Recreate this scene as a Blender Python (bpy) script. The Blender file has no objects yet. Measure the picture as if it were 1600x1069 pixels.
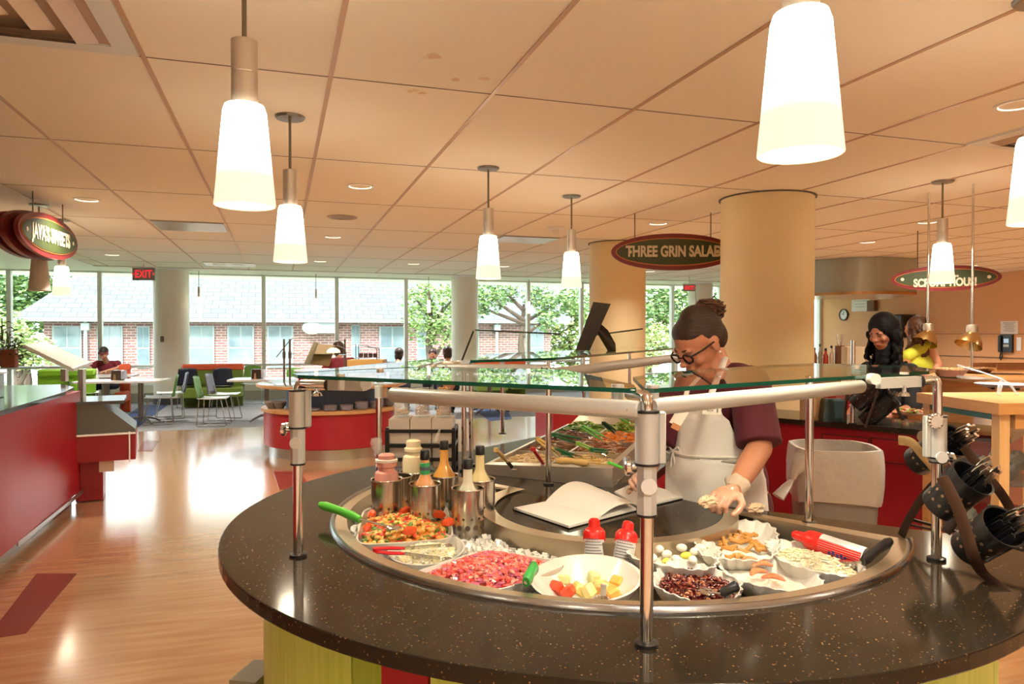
import bpy, math, random
from math import pi, sin, cos, radians, atan2, hypot, sqrt
from mathutils import Vector, Matrix
random.seed(7)
SC = bpy.context.scene
COL = SC.collection
# ---------------------------------------------------------------- camera, world, sun, exposure
TH = radians(17.94); PT = math.atan(14.5 / 1118.0); FPX = 1118.0; HC = 1.55
cam = bpy.data.objects.new('camera', bpy.data.cameras.new('camera')); COL.objects.link(cam)
cam.location = (0, 0, HC); cam.rotation_euler = (pi / 2 - PT, 0, -TH)
cam.data.sensor_width = 36; cam.data.lens = 36 * FPX / 1600; cam.data.clip_start = .05; cam.data.clip_end = 300
SC.camera = cam
SC.view_settings.view_transform = 'Standard'; SC.view_settings.look = 'None'
SC.view_settings.gamma = 1; SC.view_settings.use_curve_mapping = False
SC.view_settings.exposure = 0.2
W = bpy.data.worlds.new('world'); SC.world = W; W.use_nodes = True
W.node_tree.nodes['Background'].inputs[0].default_value = (.88, .96, 1, 1)
W.node_tree.nodes['Background'].inputs[1].default_value = 5.2
sun = bpy.data.objects.new('sun', bpy.data.lights.new('sun', 'SUN')); COL.objects.link(sun)
sun.data.energy = 7.5; sun.data.angle = radians(8); sun.data.color = (1, .96, .9)
sun.rotation_euler = (radians(42), 0, radians(-25))      # falls from behind the building onto the house opposite
SC.cycles.max_bounces = 8; SC.cycles.diffuse_bounces = 4; SC.cycles.glossy_bounces = 4
SC.cycles.transmission_bounces = 6; SC.cycles.transparent_max_bounces = 16
SC.cycles.sample_clamp_indirect = 6; SC.cycles.caustics_reflective = False; SC.cycles.caustics_refractive = False
CEIL = 2.92
DOWNLIGHT_W = 50; PENDANT_W = 10; DOWN_COL = (1, .94, .84); SHADE_COL = (1, .86, .62)

def area_light(name, loc, size, w, col, spread=180):
    l = bpy.data.lights.new(name, 'AREA'); l.shape = 'DISK'; l.size = size; l.energy = w; l.color = col; l.spread = radians(spread)
    o = bpy.data.objects.new(name, l); COL.objects.link(o); o.location = loc; return o
# real positions read off the photograph's perspective: a ray through a pixel meets a height or a depth
def ray(px, py):
    a = (px - 800) / FPX; b = (534.5 - py) / FPX
    f = cos(PT) + b * sin(PT); u = -sin(PT) + b * cos(PT)
    return Vector((a * cos(TH) + f * sin(TH), f * cos(TH) - a * sin(TH), u))
def G(px, py, z=0.0):
    r = ray(px, py); return Vector((0, 0, HC)) + r * ((z - HC) / r.z)
def P(px, py, d):
    r = ray(px, py); return Vector((0, 0, HC)) + r * (d / (r.x * sin(TH) + r.y * cos(TH)))
def PX(px, py, x):
    r = ray(px, py); return Vector((0, 0, HC)) + r * (x / r.x)
def PY(px, py, y):
    r = ray(px, py); return Vector((0, 0, HC)) + r * (y / r.y)
# ---------------------------------------------------------------- materials
_M = {}
def lin(c):
    return tuple(((v / 255) / 12.92 if v <= 10 else ((v / 255 + .055) / 1.055) ** 2.4) for v in c)
def mat(name, col, rough=.5, metal=0, noise=None, bump=None, coat=0, trans=0, emis=None, sub=0, alpha=1, spec=.5, stretch=(1, 1, 1), sheen=0):
    if name in _M: return _M[name]
    m = bpy.data.materials.new(name); m.use_nodes = True; nt = m.node_tree; n = nt.nodes; L = nt.links
    b = n['Principled BSDF']; _M[name] = m
    b.inputs['Base Color'].default_value = (*col, 1); b.inputs['Roughness'].default_value = rough
    b.inputs['Metallic'].default_value = metal; b.inputs['Coat Weight'].default_value = coat
    b.inputs['Coat Roughness'].default_value = .08
    b.inputs['Transmission Weight'].default_value = trans; b.inputs['Alpha'].default_value = alpha
    b.inputs['Specular IOR Level'].default_value = spec; b.inputs['Sheen Weight'].default_value = sheen
    if sub: b.inputs['Subsurface Weight'].default_value = sub; b.inputs['Subsurface Radius'].default_value = (.02, .01, .006)
    if emis: b.inputs['Emission Color'].default_value = (*emis[0], 1); b.inputs['Emission Strength'].default_value = emis[1]
    if noise or bump:
        tc = n.new('ShaderNodeTexCoord'); mp = n.new('ShaderNodeMapping'); L.new(tc.outputs['Object'], mp.inputs[0]); mp.inputs['Scale'].default_value = stretch
    if noise:   # (scale, second colour, contrast)
        t = n.new('ShaderNodeTexNoise'); t.inputs['Scale'].default_value = noise[0]; t.inputs['Detail'].default_value = 5
        L.new(mp.outputs[0], t.inputs['Vector'])
        r = n.new('ShaderNodeValToRGB'); k = noise[2] if len(noise) > 2 else .2
        r.color_ramp.elements[0].position = .5 - k; r.color_ramp.elements[1].position = .5 + k
        r.color_ramp.elements[0].color = (*col, 1); r.color_ramp.elements[1].color = (*noise[1], 1)
        L.new(t.outputs['Fac'], r.inputs[0]); L.new(r.outputs[0], b.inputs['Base Color'])
    if bump:
        t2 = n.new('ShaderNodeTexNoise'); t2.inputs['Scale'].default_value = bump[0]; t2.inputs['Detail'].default_value = 4
        L.new(mp.outputs[0], t2.inputs['Vector'])
        bp = n.new('ShaderNodeBump'); bp.inputs['Strength'].default_value = bump[1]; bp.inputs['Distance'].default_value = .01
        L.new(t2.outputs['Fac'], bp.inputs['Height']); L.new(bp.outputs[0], b.inputs['Normal'])
    return m
def clear_glass(name, tint=(.96, 1, .98), ior=1.5, gloss=1.0):
    m = bpy.data.materials.new(name); m.use_nodes = True; nt = m.node_tree; n = nt.nodes; L = nt.links
    n.remove(n['Principled BSDF']); out = n['Material Output']
    t = n.new('ShaderNodeBsdfTransparent'); t.inputs[0].default_value = (*tint, 1)
    g = n.new('ShaderNodeBsdfGlossy'); g.inputs[0].default_value = (gloss, gloss, gloss, 1); g.inputs['Roughness'].default_value = .01
    f = n.new('ShaderNodeFresnel'); f.inputs[0].default_value = ior
    ge = n.new('ShaderNodeNewGeometry'); iv = n.new('ShaderNodeMath'); iv.operation = 'SUBTRACT'; iv.inputs[0].default_value = 1; L.new(ge.outputs['Backfacing'], iv.inputs[1])   # the sheet reflects once, on the side one looks at
    mm = n.new('ShaderNodeMath'); mm.operation = 'MULTIPLY'; L.new(f.outputs[0], mm.inputs[0]); L.new(iv.outputs[0], mm.inputs[1])
    x = n.new('ShaderNodeMixShader'); L.new(mm.outputs[0], x.inputs[0]); L.new(t.outputs[0], x.inputs[1]); L.new(g.outputs[0], x.inputs[2])
    L.new(x.outputs[0], out.inputs[0]); _M[name] = m; return m
# ---------------------------------------------------------------- mesh builder
class B:
    def __init__(s): s.v = []; s.f = []; s.mi = []; s.m = 0
    def add(s, vs, fs):
        k = len(s.v); s.v += [Vector(v) for v in vs]
        for f in fs: s.f.append([i + k for i in f]); s.mi.append(s.m)
        return s
    def box(s, c, d, rot=None, bev=0):
        x, y, z = d[0] / 2, d[1] / 2, d[2] / 2
        if bev:
            e = min(bev, x * .9, y * .9, z * .9)
            pts = []; 
            vs = []
            for sx in (-1, 1):
                for sy in (-1, 1):
                    for sz in (-1, 1):
                        vs += [(sx * x, sy * (y - e), sz * (z - e)), (sx * (x - e), sy * y, sz * (z - e)), (sx * (x - e), sy * (y - e), sz * z)]
            def I(sx, sy, sz, k): return (((sx > 0) * 4 + (sy > 0) * 2 + (sz > 0)) * 3) + k
            fs = []
            for a in (-1, 1):
                fs.append([I(a, -1, -1, 0), I(a, 1, -1, 0), I(a, 1, 1, 0), I(a, -1, 1, 0)][::a])
                fs.append([I(-1, a, -1, 1), I(-1, a, 1, 1), I(1, a, 1, 1), I(1, a, -1, 1)][::a])
                fs.append([I(-1, -1, a, 2), I(1, -1, a, 2), I(1, 1, a, 2), I(-1, 1, a, 2)][::a])
            for a in (-1, 1):
                for b in (-1, 1):
                    fs.append([I(a, b, -1, 0), I(a, b, -1, 1), I(a, b, 1, 1), I(a, b, 1, 0)])
                    fs.append([I(a, -1, b, 0), I(a, -1, b, 2), I(a, 1, b, 2), I(a, 1, b, 0)])
                    fs.append([I(-1, a, b, 1), I(-1, a, b, 2), I(1, a, b, 2), I(1, a, b, 1)])
                    for cc in (-1, 1): fs.append([I(a, b, cc, 0), I(a, b, cc, 1), I(a, b, cc, 2)])
        else:
            vs = [(sx * x, sy * y, sz * z) for sx in (-1, 1) for sy in (-1, 1) for sz in (-1, 1)]
            fs = [[0, 1, 3, 2], [4, 6, 7, 5], [0, 4, 5, 1], [2, 3, 7, 6], [0, 2, 6, 4], [1, 5, 7, 3]]
        R = rot if isinstance(rot, Matrix) else (Matrix.Rotation(rot, 3, 'Z') if rot else Matrix.Identity(3))
        return s.add([R @ Vector(v) + Vector(c) for v in vs], fs)
    def bar(s, p, q, w, h, up=(0, 0, 1)):   # box between two points
        p, q = Vector(p), Vector(q); d = q - p; l = d.length; y = d.normalized(); x = y.cross(Vector(up))
        if x.length < 1e-4: x = Vector((1, 0, 0))
        x.normalize(); z = x.cross(y)
        return s.box((p + q) / 2, (w, l, h), Matrix((x, y, z)).transposed())
    def rings(s, rs, cap=True, closed=False):
        k = len(s.v); n = len(rs[0]); vs = [v for r in rs for v in r]; fs = []
        m = len(rs)
        for i in range(m if closed else m - 1):
            for j in range(n):
                a = i * n; b_ = ((i + 1) % m) * n
                fs.append([a + j, a + (j + 1) % n, b_ + (j + 1) % n, b_ + j])
        if cap and not closed: fs.append(list(range(n))[::-1]); fs.append([(m - 1) * n + j for j in range(n)])
        return s.add(vs, fs)
    def cyl(s, p, q, r, r2=None, n=20, cap=True):
        return s.tube([p, q], [r, r if r2 is None else r2], n, cap)
    def tube(s, pts, r, n=12, cap=True, closed=False, flat=None):
        pts = [Vector(p) for p in pts]; m = len(pts)
        rr = r if isinstance(r, (list, tuple)) else [r] * m
        t0 = (pts[1] - pts[0]).normalized(); x = t0.cross(Vector((0, 0, 1)))
        if x.length < 1e-3: x = Vector((1, 0, 0))
        x.normalize(); rs = []
        for i, p in enumerate(pts):
            if closed: t = pts[(i + 1) % m] - pts[i - 1]
            else: t = pts[min(i + 1, m - 1)] - pts[max(i - 1, 0)]
            t.normalize(); x = (x - t * x.dot(t))
            if x.length < 1e-4: x = t.orthogonal()
            x.normalize(); y = t.cross(x)
            k = flat or 1
            rs.append([p + x * (cos(a) * rr[i]) + y * (sin(a) * rr[i] * k) for a in [2 * pi * j / n for j in range(n)]])
        return s.rings(rs, cap, closed)
    def lathe(s, prof, c=(0, 0, 0), n=28, R=None, a0=0, a1=2 * pi, sx=1, sy=1):
        full = abs(a1 - a0 - 2 * pi) < 1e-6; m = n if full else n + 1; vs = []; fs = []; c = Vector(c)
        for r, z in prof:
            for j in range(m):
                a = a0 + (a1 - a0) * j / n; v = Vector((r * cos(a) * sx, r * sin(a) * sy, z)); vs.append((R @ v if R else v) + c)
        for i in range(len(prof) - 1):
            for j in range(n): fs.append([i * m + j, i * m + (j + 1) % m, (i + 1) * m + (j + 1) % m, (i + 1) * m + j])
        return s.add(vs, fs)
    def prism(s, poly, z0, z1):
        n = len(poly); A = sum(poly[i][0] * poly[(i + 1) % n][1] - poly[(i + 1) % n][0] * poly[i][1] for i in range(n))
        if A < 0: poly = poly[::-1]
        vs = [(x, y, z0) for x, y in poly] + [(x, y, z1) for x, y in poly]
        fs = [list(range(n))[::-1], [n + i for i in range(n)]] + [[i, (i + 1) % n, n + (i + 1) % n, n + i] for i in range(n)]
        return s.add(vs, fs)
    def ell(s, c, r, R=None, n=14, m=9):
        c = Vector(c); r = (r, r, r) if not hasattr(r, '__len__') else r; rs = []
        for i in range(1, m):
            t = pi * i / m; rs.append([Vector((r[0] * sin(t) * cos(2 * pi * j / n), r[1] * sin(t) * sin(2 * pi * j / n), -r[2] * cos(t))) for j in range(n)])
        vs = [v for q in rs for v in q]; k = len(vs); vs += [Vector((0, 0, -r[2])), Vector((0, 0, r[2]))]; fs = []
        for i in range(m - 2):
            for j in range(n): fs.append([i * n + j, i * n + (j + 1) % n, (i + 1) * n + (j + 1) % n, (i + 1) * n + j])
        for j in range(n): fs.append([k, (j + 1) % n, j]); fs.append([k + 1, (m - 2) * n + j, (m - 2) * n + (j + 1) % n])
        if R: vs = [R @ v for v in vs]
        return s.add([v + c for v in vs], fs)
    def cap_(s, p, q, r, r2=None):   # capsule
        r2 = r if r2 is None else r2; s.cyl(p, q, r, r2, 14); s.ell(p, r, None, 14, 8); s.ell(q, r2, None, 14, 8); return s
    def grid(s, nx, ny, fn, closed_x=False):
        vs = [fn(i / (nx if closed_x else nx - 1), j / (ny - 1)) for j in range(ny) for i in range(nx)]; fs = []
        for j in range(ny - 1):
            for i in range(nx if closed_x else nx - 1): fs.append([j * nx + i, j * nx + (i + 1) % nx, (j + 1) * nx + (i + 1) % nx, (j + 1) * nx + i])
        return s.add(vs, fs)
    def xf(s, M_):
        s.v = [M_ @ v for v in s.v]; return s
def nm(name):
    return name
def obj(name, b, m, parent=None, w=False, smooth=True, mods=None):
    """links one mesh; local to its parent, or given in room coordinates with w=True"""
    me = bpy.data.meshes.new(name); v = b.v
    o = bpy.data.objects.new(name, me)
    if parent is not None and w:
        Mi = pmat(parent).inverted(); v = [Mi @ q for q in v]
    if parent is None:
        if w:
            lo = [min(q[i] for q in v) for i in range(3)]; hi = [max(q[i] for q in v) for i in range(3)]
            c = Vector(((lo[0] + hi[0]) / 2, (lo[1] + hi[1]) / 2, lo[2])); v = [q - c for q in v]; o.location = c
    me.from_pydata([tuple(q) for q in v], [], b.f)
    ms = m if isinstance(m, (list, tuple)) else [m]
    for q in ms: me.materials.append(q)
    if len(ms) > 1: me.polygons.foreach_set('material_index', b.mi)
    me.validate(); me.update()
    if smooth:
        me.polygons.foreach_set('use_smooth', [True] * len(me.polygons)); me.set_sharp_from_angle(angle=radians(38))
    COL.objects.link(o)
    if parent is not None: o.parent = parent
    if any(q.name in ('guard_glass', 'window_glass') for q in ms): fix(o)
    return o
def pmat(o):
    Mx = Matrix.LocRotScale(o.location, o.rotation_euler, o.scale)
    return pmat(o.parent) @ Mx if o.parent else Mx
def fix(o):   # recompute normals outwards
    import bmesh
    bm = bmesh.new(); bm.from_mesh(o.data); bmesh.ops.recalc_face_normals(bm, faces=bm.faces); bm.to_mesh(o.data); bm.free(); return o
def remesh(o, vox=.006, it=6):
    d = o.modifiers.new('remesh', 'REMESH'); d.mode = 'VOXEL'; d.voxel_size = vox; d.use_smooth_shade = True
    q = o.modifiers.new('smooth', 'SMOOTH'); q.factor = .5; q.iterations = it; return o
def tag(o, label=None, cat=None, group=None, kind=None):
    if label: o['label'] = label
    if cat: o['category'] = cat
    if group: o['group'] = group
    if kind: o['kind'] = kind
    return o
def thing(name, label, cat, loc=(0, 0, 0), rz=0, group=None):
    o = bpy.data.objects.new(name, None); COL.objects.link(o); o.location = loc; o.rotation_euler = (0, 0, rz)
    o.empty_display_size = .1
    return tag(o, label, cat, group)
def struct(name, b, m, smooth=True): return tag(obj(name, b, m, None, True, smooth), kind='structure')
def dup(root, loc, rz=None, label=None, group=None):
    r = root.copy(); COL.objects.link(r); r.location = loc
    if rz is not None: r.rotation_euler = (0, 0, rz)
    if label: r['label'] = label
    if group: r['group'] = group
    for ch in list(root.children):
        c = ch.copy(); COL.objects.link(c); c.parent = r
        for g in list(ch.children):
            d = g.copy(); COL.objects.link(d); d.parent = c
    return r
def plate4(name, px, Z, m, par, th=.004):
    q = [P(x, y, z) for (x, y), z in zip(px, Z)]; n_ = (q[1] - q[0]).cross(q[3] - q[0]).normalized() * th / 2; b = B()
    b.add([v + s * n_ for s in (-1, 1) for v in q], [[0, 3, 2, 1], [4, 5, 6, 7], [0, 1, 5, 4], [1, 2, 6, 5], [2, 3, 7, 6], [3, 0, 4, 7]]); return obj(name, b, m, par, True, False)
def text(name, s, size, m, parent, Mx, ext=.002, font_bold=0, sx=1, align='CENTER'):
    cu = bpy.data.curves.new(name, 'FONT'); cu.body = s; cu.size = size; cu.extrude = ext; cu.align_x = align; cu.align_y = 'CENTER'; cu.offset = font_bold
    o = bpy.data.objects.new(name, cu); COL.objects.link(o)
    dg = bpy.context.evaluated_depsgraph_get(); me = bpy.data.meshes.new_from_object(o.evaluated_get(dg)); bpy.data.objects.remove(o)
    me.transform(Matrix.Diagonal((sx, 1, 1, 1))); me.transform(pmat(parent).inverted() @ Mx if parent else Mx); me.materials.clear(); me.materials.append(m)
    t = bpy.data.objects.new(name, me); COL.objects.link(t)
    if parent: t.parent = parent
    return t
def face_mx(c, nrm, roll=0):   # upright text plane at c looking along nrm
    z = Vector(nrm).normalized(); x = Vector((0, 0, 1)).cross(z).normalized(); y = z.cross(x)
    return Matrix.Translation(c) @ Matrix((x, y, z)).transposed().to_4x4() @ Matrix.Rotation(roll, 4, 'Z')
def camd(dx, dz, dy=0):   # a direction: right, away, up as seen on entering the room
    return Vector((dx * cos(TH) + dz * sin(TH), dz * cos(TH) - dx * sin(TH), dy))
# palette
steel = mat('brushed_steel', (.70, .67, .62), .36, .9, bump=(60, .03), stretch=(1, 1, 12))
steel_pan = mat('pan_steel', (.62, .52, .38), .34, .95, bump=(25, .04), stretch=(1, 8, 1))
chrome = mat('chrome', (.75, .75, .74), .12, 1)
alu = mat('satin_aluminium', (.58, .62, .61), .42, .35)
black_plastic = mat('black_plastic', (.012, .012, .013), .35)
black_metal = mat('black_metal', (.015, .014, .014), .3, .3)
white_plastic = mat('white_plastic', (.82, .80, .76), .3)
porcelain = mat('white_melamine', (.76, .73, .68), .18, coat=.4)
paper = mat('paper', (.85, .82, .78), .7)
red_lam = mat('red_laminate', (.29, .008, .018), .34, noise=(3, (.34, .011, .022), .3))
wood = mat('maple_wood', (.62, .34, .12), .35, noise=(5, (.50, .25, .08), .25), stretch=(1, 1, 9))
wood_edge = mat('light_wood_edge', (.55, .30, .12), .35, noise=(9, (.40, .2, .07), .25))
dark_wood = mat('dark_wood', (.10, .05, .03), .4)
white_paint = mat('white_paint', (.80, .81, .80), .5)
column_paint = mat('column_paint', (.80, .66, .38), .5, noise=(1.5, (.78, .65, .37), .3))
pale_column = mat('pale_column_paint', (.86, .83, .72), .5)
pane = clear_glass('guard_glass', ior=1.75)
winpane = clear_glass('window_glass', (.98, 1, 1), 1.35)
bottle_glass = mat('clear_plastic', (.85, .86, .84), .12, alpha=.22)
glass_edge = mat('green_glass_edge', (.005, .10, .065), .08, coat=.5)
# ================================================================ SETTING
def floor_mat():
    m = mat('wood_floor', (.46, .21, .075), .16, coat=1.0, bump=(120, .03), stretch=(6, 1, 1)); nt = m.node_tree; n = nt.nodes; L = nt.links
    b = n['Principled BSDF']; b.inputs['Coat Roughness'].default_value = .13; b.inputs['Coat IOR'].default_value = 1.7
    tc = n.new('ShaderNodeTexCoord'); mp = n.new('ShaderNodeMapping'); mp.inputs['Scale'].default_value = (1.2, 14, 1); L.new(tc.outputs['Object'], mp.inputs[0])
    t = n.new('ShaderNodeTexNoise'); t.inputs['Scale'].default_value = 1.6; t.inputs['Detail'].default_value = 8; L.new(mp.outputs[0], t.inputs[0])
    r = n.new('ShaderNodeValToRGB'); e = r.color_ramp.elements; e[0].position = .3; e[0].color = (.38, .19, .085, 1); e[1].position = .7; e[1].color = (.52, .30, .15, 1)
    L.new(t.outputs[0], r.inputs[0]); L.new(r.outputs[0], b.inputs['Base Color']); return m
def stone_mat():
    m = mat('speckled_stone', (.022, .017, .012), .11, spec=.17); nt = m.node_tree; n = nt.nodes; L = nt.links; b = n['Principled BSDF']
    tc = n.new('ShaderNodeTexCoord'); v = n.new('ShaderNodeTexVoronoi'); v.inputs['Scale'].default_value = 95; L.new(tc.outputs['Object'], v.inputs[0])
    r = n.new('ShaderNodeValToRGB'); e = r.color_ramp.elements; e[0].position = .0; e[0].color = (1, 1, 1, 1); e[1].position = .26; e[1].color = (0, 0, 0, 1)
    L.new(v.outputs['Distance'], r.inputs[0])
    v2 = n.new('ShaderNodeTexNoise'); v2.inputs['Scale'].default_value = 55; L.new(tc.outputs['Object'], v2.inputs[0])
    r2 = n.new('ShaderNodeValToRGB'); r2.color_ramp.elements[0].position = .50; r2.color_ramp.elements[1].position = .58; L.new(v2.outputs[0], r2.inputs[0])
    mu = n.new('ShaderNodeMath'); mu.operation = 'MULTIPLY'; L.new(r.outputs[0], mu.inputs[0]); L.new(r2.outputs[0], mu.inputs[1])
    mx = n.new('ShaderNodeMix'); mx.data_type = 'RGBA'; L.new(mu.outputs[0], mx.inputs[0]); mx.inputs[6].default_value = (.024, .018, .012, 1); mx.inputs[7].default_value = (.35, .20, .08, 1)
    L.new(mx.outputs[2], b.inputs['Base Color']); return m
stone = stone_mat()
X0, X1, Y0, Y1 = -9.0, 15.6, -4.0, 17.75
YC = 12.45
struct('floor', B().box(((X0 + X1) / 2, (Y0 + YC) / 2, -.05), (X1 - X0, YC - Y0, .1)), floor_mat())
struct('floor_carpet', B().box(((X0 + X1) / 2, (Y1 + YC) / 2, -.05), (X1 - X0, Y1 - YC, .1)), mat('grey_carpet', (.17, .17, .18), .95, noise=(90, (.25, .25, .26), .2)))
navy = mat('navy_carpet', (.012, .025, .09), .95, noise=(90, (.02, .04, .13), .2))
inlay = mat('dark_red_inlay', (.13, .025, .015), .2, coat=.3, noise=(6, (.22, .05, .03), .2), stretch=(1, 20, 1))
def quad(name, pts, m, t=.003):
    b = B(); b.prism([(p[0], p[1]) for p in pts], .0, t); return struct(name, b, m, False)
quad('floor_inlay', [G(57, 897), G(120, 897), G(41, 990), G(-22, 1000)], inlay)
quad('floor_inlay', [G(427, 737), G(466, 737), G(490, 765), G(436, 765)], inlay)
quad('floor_inlay', [G(225, 689), G(249, 689), G(238, 705), G(215, 705)], inlay)
quad('floor_carpet_stripe', [G(222, 633), G(262, 633), G(215, 668), G(172, 668)], navy)
quad('floor_carpet_stripe', [G(735, 636), G(790, 636), G(800, 655), G(765, 658)], navy)
ceil_m = mat('ceiling_tile', (.92, .87, .77), .85, noise=(.35, (.90, .84, .74), .3), bump=(400, .05))
# stained tiles: blotches with a shape of their own
def stain(m, spots):
    nt = m.node_tree; n = nt.nodes; L = nt.links; b = n['Principled BSDF']; src = b.inputs['Base Color'].links[0].from_socket
    geo = n.new('ShaderNodeNewGeometry'); nz = n.new('ShaderNodeTexNoise'); nz.inputs['Scale'].default_value = 14; L.new(geo.outputs['Position'], nz.inputs[0])
    for s, r in spots:
        vd = n.new('ShaderNodeVectorMath'); vd.operation = 'DISTANCE'; L.new(geo.outputs['Position'], vd.inputs[0]); vd.inputs[1].default_value = tuple(s)
        ml = n.new('ShaderNodeMath'); ml.operation = 'MULTIPLY_ADD'; L.new(nz.outputs[0], ml.inputs[0]); ml.inputs[1].default_value = -r * 2.2; L.new(vd.outputs['Value'], ml.inputs[2])
        mr = n.new('ShaderNodeMapRange'); mr.inputs['From Min'].default_value = -r * .6; mr.inputs['From Max'].default_value = -r * .15; mr.inputs['To Min'].default_value = .5; mr.inputs['To Max'].default_value = 0; L.new(ml.outputs[0], mr.inputs[0])
        mx = n.new('ShaderNodeMix'); mx.data_type = 'RGBA'; L.new(mr.outputs[0], mx.inputs[0]); L.new(src, mx.inputs[6]); mx.inputs[7].default_value = (.62, .33, .12, 1); src = mx.outputs[2]
    L.new(src, b.inputs['Base Color'])
stain(ceil_m, [(G(675, 88, CEIL), .05), (G(712, 124, CEIL), .03), (G(645, 142, CEIL), .04), (G(660, 146, CEIL), .03), (G(757, 123, CEIL), .03)])
YE = 16.45
struct('ceiling', B().box(((-3.6 + X1) / 2, (Y0 + YE) / 2, CEIL + .05), (X1 + 3.6, YE - Y0, .1)), ceil_m, False)
soff = B(); soff.box(((X0 + X1) / 2, (YE + Y1) / 2, CEIL + .045), (X1 - X0, Y1 - YE, .13)); soff.box(((X0 - 3.6) / 2, (Y0 + YE) / 2, CEIL + .045), (-3.6 - X0, YE - Y0, .13))
struct('ceiling_soffit', soff, white_paint, False)
bars = B(); bar_m = mat('ceiling_bar', (.50, .33, .22), .45, .2); joint_m = mat('ceiling_joint', (.16, .11, .09), .7)
k = -4
while .262 + .902 * k < X1:
    x = .262 + .902 * k; k += 1
    if x > -3.6: bars.box((x, (Y0 + YE) / 2, CEIL - .002), (.024, YE - Y0, .006))
bars.m = 1
for k in range(-4, 7):
    y = 3.96 + 1.885 * k
    if Y0 < y < YE: bars.box(((X1 - 3.6) / 2, y, CEIL), (X1 + 3.6, .009, .004))
struct('ceiling_trim', bars, [bar_m, joint_m], False)
# outer walls
tan_wall = mat('tan_wall', (.74, .38, .16), .6, noise=(1, (.70, .36, .16), .3))
b = B(); b.box((X1 + .1, (Y0 + Y1) / 2, 1.5), (.2, Y1 - Y0, 3.2)); struct('wall_right', b, tan_wall, False)
tr = B(); tr.box((X1 - .004, 9.5, .98), (.012, 12, .03)); tr.box((X1 - .004, 9.5, 1.52), (.008, 12, .012)); struct('trim_1', tr, mat('wall_reveal', (.25, .12, .05), .6), False)
struct('wall_left', B().box((X0 - .1, (Y0 + Y1) / 2, 1.5), (.2, Y1 - Y0, 3.2)), mat('cream_wall', (.86, .82, .74), .7), False)
struct('wall_front', B().box(((X0 + X1) / 2, Y0 - .1, 1.5), (X1 - X0 + .4, .2, 3.2)), mat('cream_wall', (.86, .82, .74), .7), False)
low = B(); low.box(((X0 + X1) / 2, Y1 + .06, .19), (X1 - X0, .12, .38)); low.m = 1; low.box(((X0 + X1) / 2, Y1 - .02, .10), (X1 - X0, .12, .2))
struct('wall_back', low, [mat('pale_low_wall', (.62, .60, .50), .6), mat('grey_green_base', (.30, .30, .24), .6)], False)
b = B(); b.box(((X0 + X1) / 2, Y1 + .0, .80), (X1 - X0, .16, .05)); struct('trim_2', b, white_paint, False)
frame_m = mat('window_frame_paint', (.84, .88, .86), .4)
mull = [-8.95, -7.2, -5.48, -3.77, -2.07, -.37, 1.30, 2.98, 4.62, 6.20, 7.72, 9.15, 10.49, 12.04, 13.8, 15.55]
for i in range(len(mull) - 1):
    xa, xb = mull[i], mull[i + 1]
    g = B(); g.box(((xa + xb) / 2, Y1 + .05, 1.87), (xb - xa - .1, .012, 2.09)); g.box(((xa + xb) / 2, Y1 + .05, .58), (xb - xa - .1, .012, .40))
    wo = struct('window_%d' % (i + 1), g, winpane, False)
    f = B(); f.box((xa, Y1 + .04, 1.65), (.085, .14, 2.54)); f.box(((xa + xb) / 2, Y1 + .04, 2.895), (xb - xa, .12, .05)); f.box(((xa + xb) / 2, Y1 + .04, .40), (xb - xa, .10, .05))
    if i == len(mull) - 2: f.box((xb, Y1 + .04, 1.65), (.085, .14, 2.54))
    obj('window_frame', f, frame_m, wo, True, False)
# columns
def column(x, y, r, m, label, ring=True):
    b = B(); b.lathe([(r, 0), (r, CEIL)], (x, y, 0), 56); o = struct('column', b, m); o['label'] = label
    if ring:
        q = B(); q.lathe([(r, CEIL - .001), (r + .02, CEIL - .001), (r + .02, CEIL - .012), (r, CEIL - .012)], (x, y, 0), 56); struct('trim_3', q, mat('column_reveal', (.10, .08, .06), .6))
    return o
column(4.735, 6.17, .455, column_paint, 'near round tan column'); column(4.93, 9.97, .43, column_paint, 'second round tan column')
for x, y in ((-2.27, 17.22), (4.36, 17.28), (11.1, 17.3)):
    column(x, y, .36 if x < 0 else .335, pale_column, 'pale round column standing at the windows', False)
    q = B(); q.lathe([(.37, 0), (.37, .14)], (x, y, 0), 40); struct('baseboard_column', q, mat('dark_base', (.06, .06, .06), .6))
# ================================================================ LAMPS
shade_m = mat('glowing_glass_shade', (.9, .85, .75), .4, emis=(SHADE_COL, 1.9))
def grade(m, hi, lo):   # the bulb sits high in the shade: brighter glass there
    nt = m.node_tree; n = nt.nodes; L = nt.links; b = n['Principled BSDF']
    tc = n.new('ShaderNodeTexCoord'); sp = n.new('ShaderNodeSeparateXYZ'); L.new(tc.outputs['Object'], sp.inputs[0])
    mr = n.new('ShaderNodeMapRange'); mr.inputs['From Min'].default_value = .09; mr.inputs['From Max'].default_value = .34; mr.interpolation_type = 'SMOOTHSTEP'; mr.inputs['To Min'].default_value = lo; mr.inputs['To Max'].default_value = hi
    L.new(sp.outputs['Z'], mr.inputs[0]); L.new(mr.outputs[0], b.inputs['Emission Strength'])
grade(shade_m, 22, .86)
bulb_m = mat('bulb_glow', (1, .9, .7), .4, emis=((1, .88, .66), 9))
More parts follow.
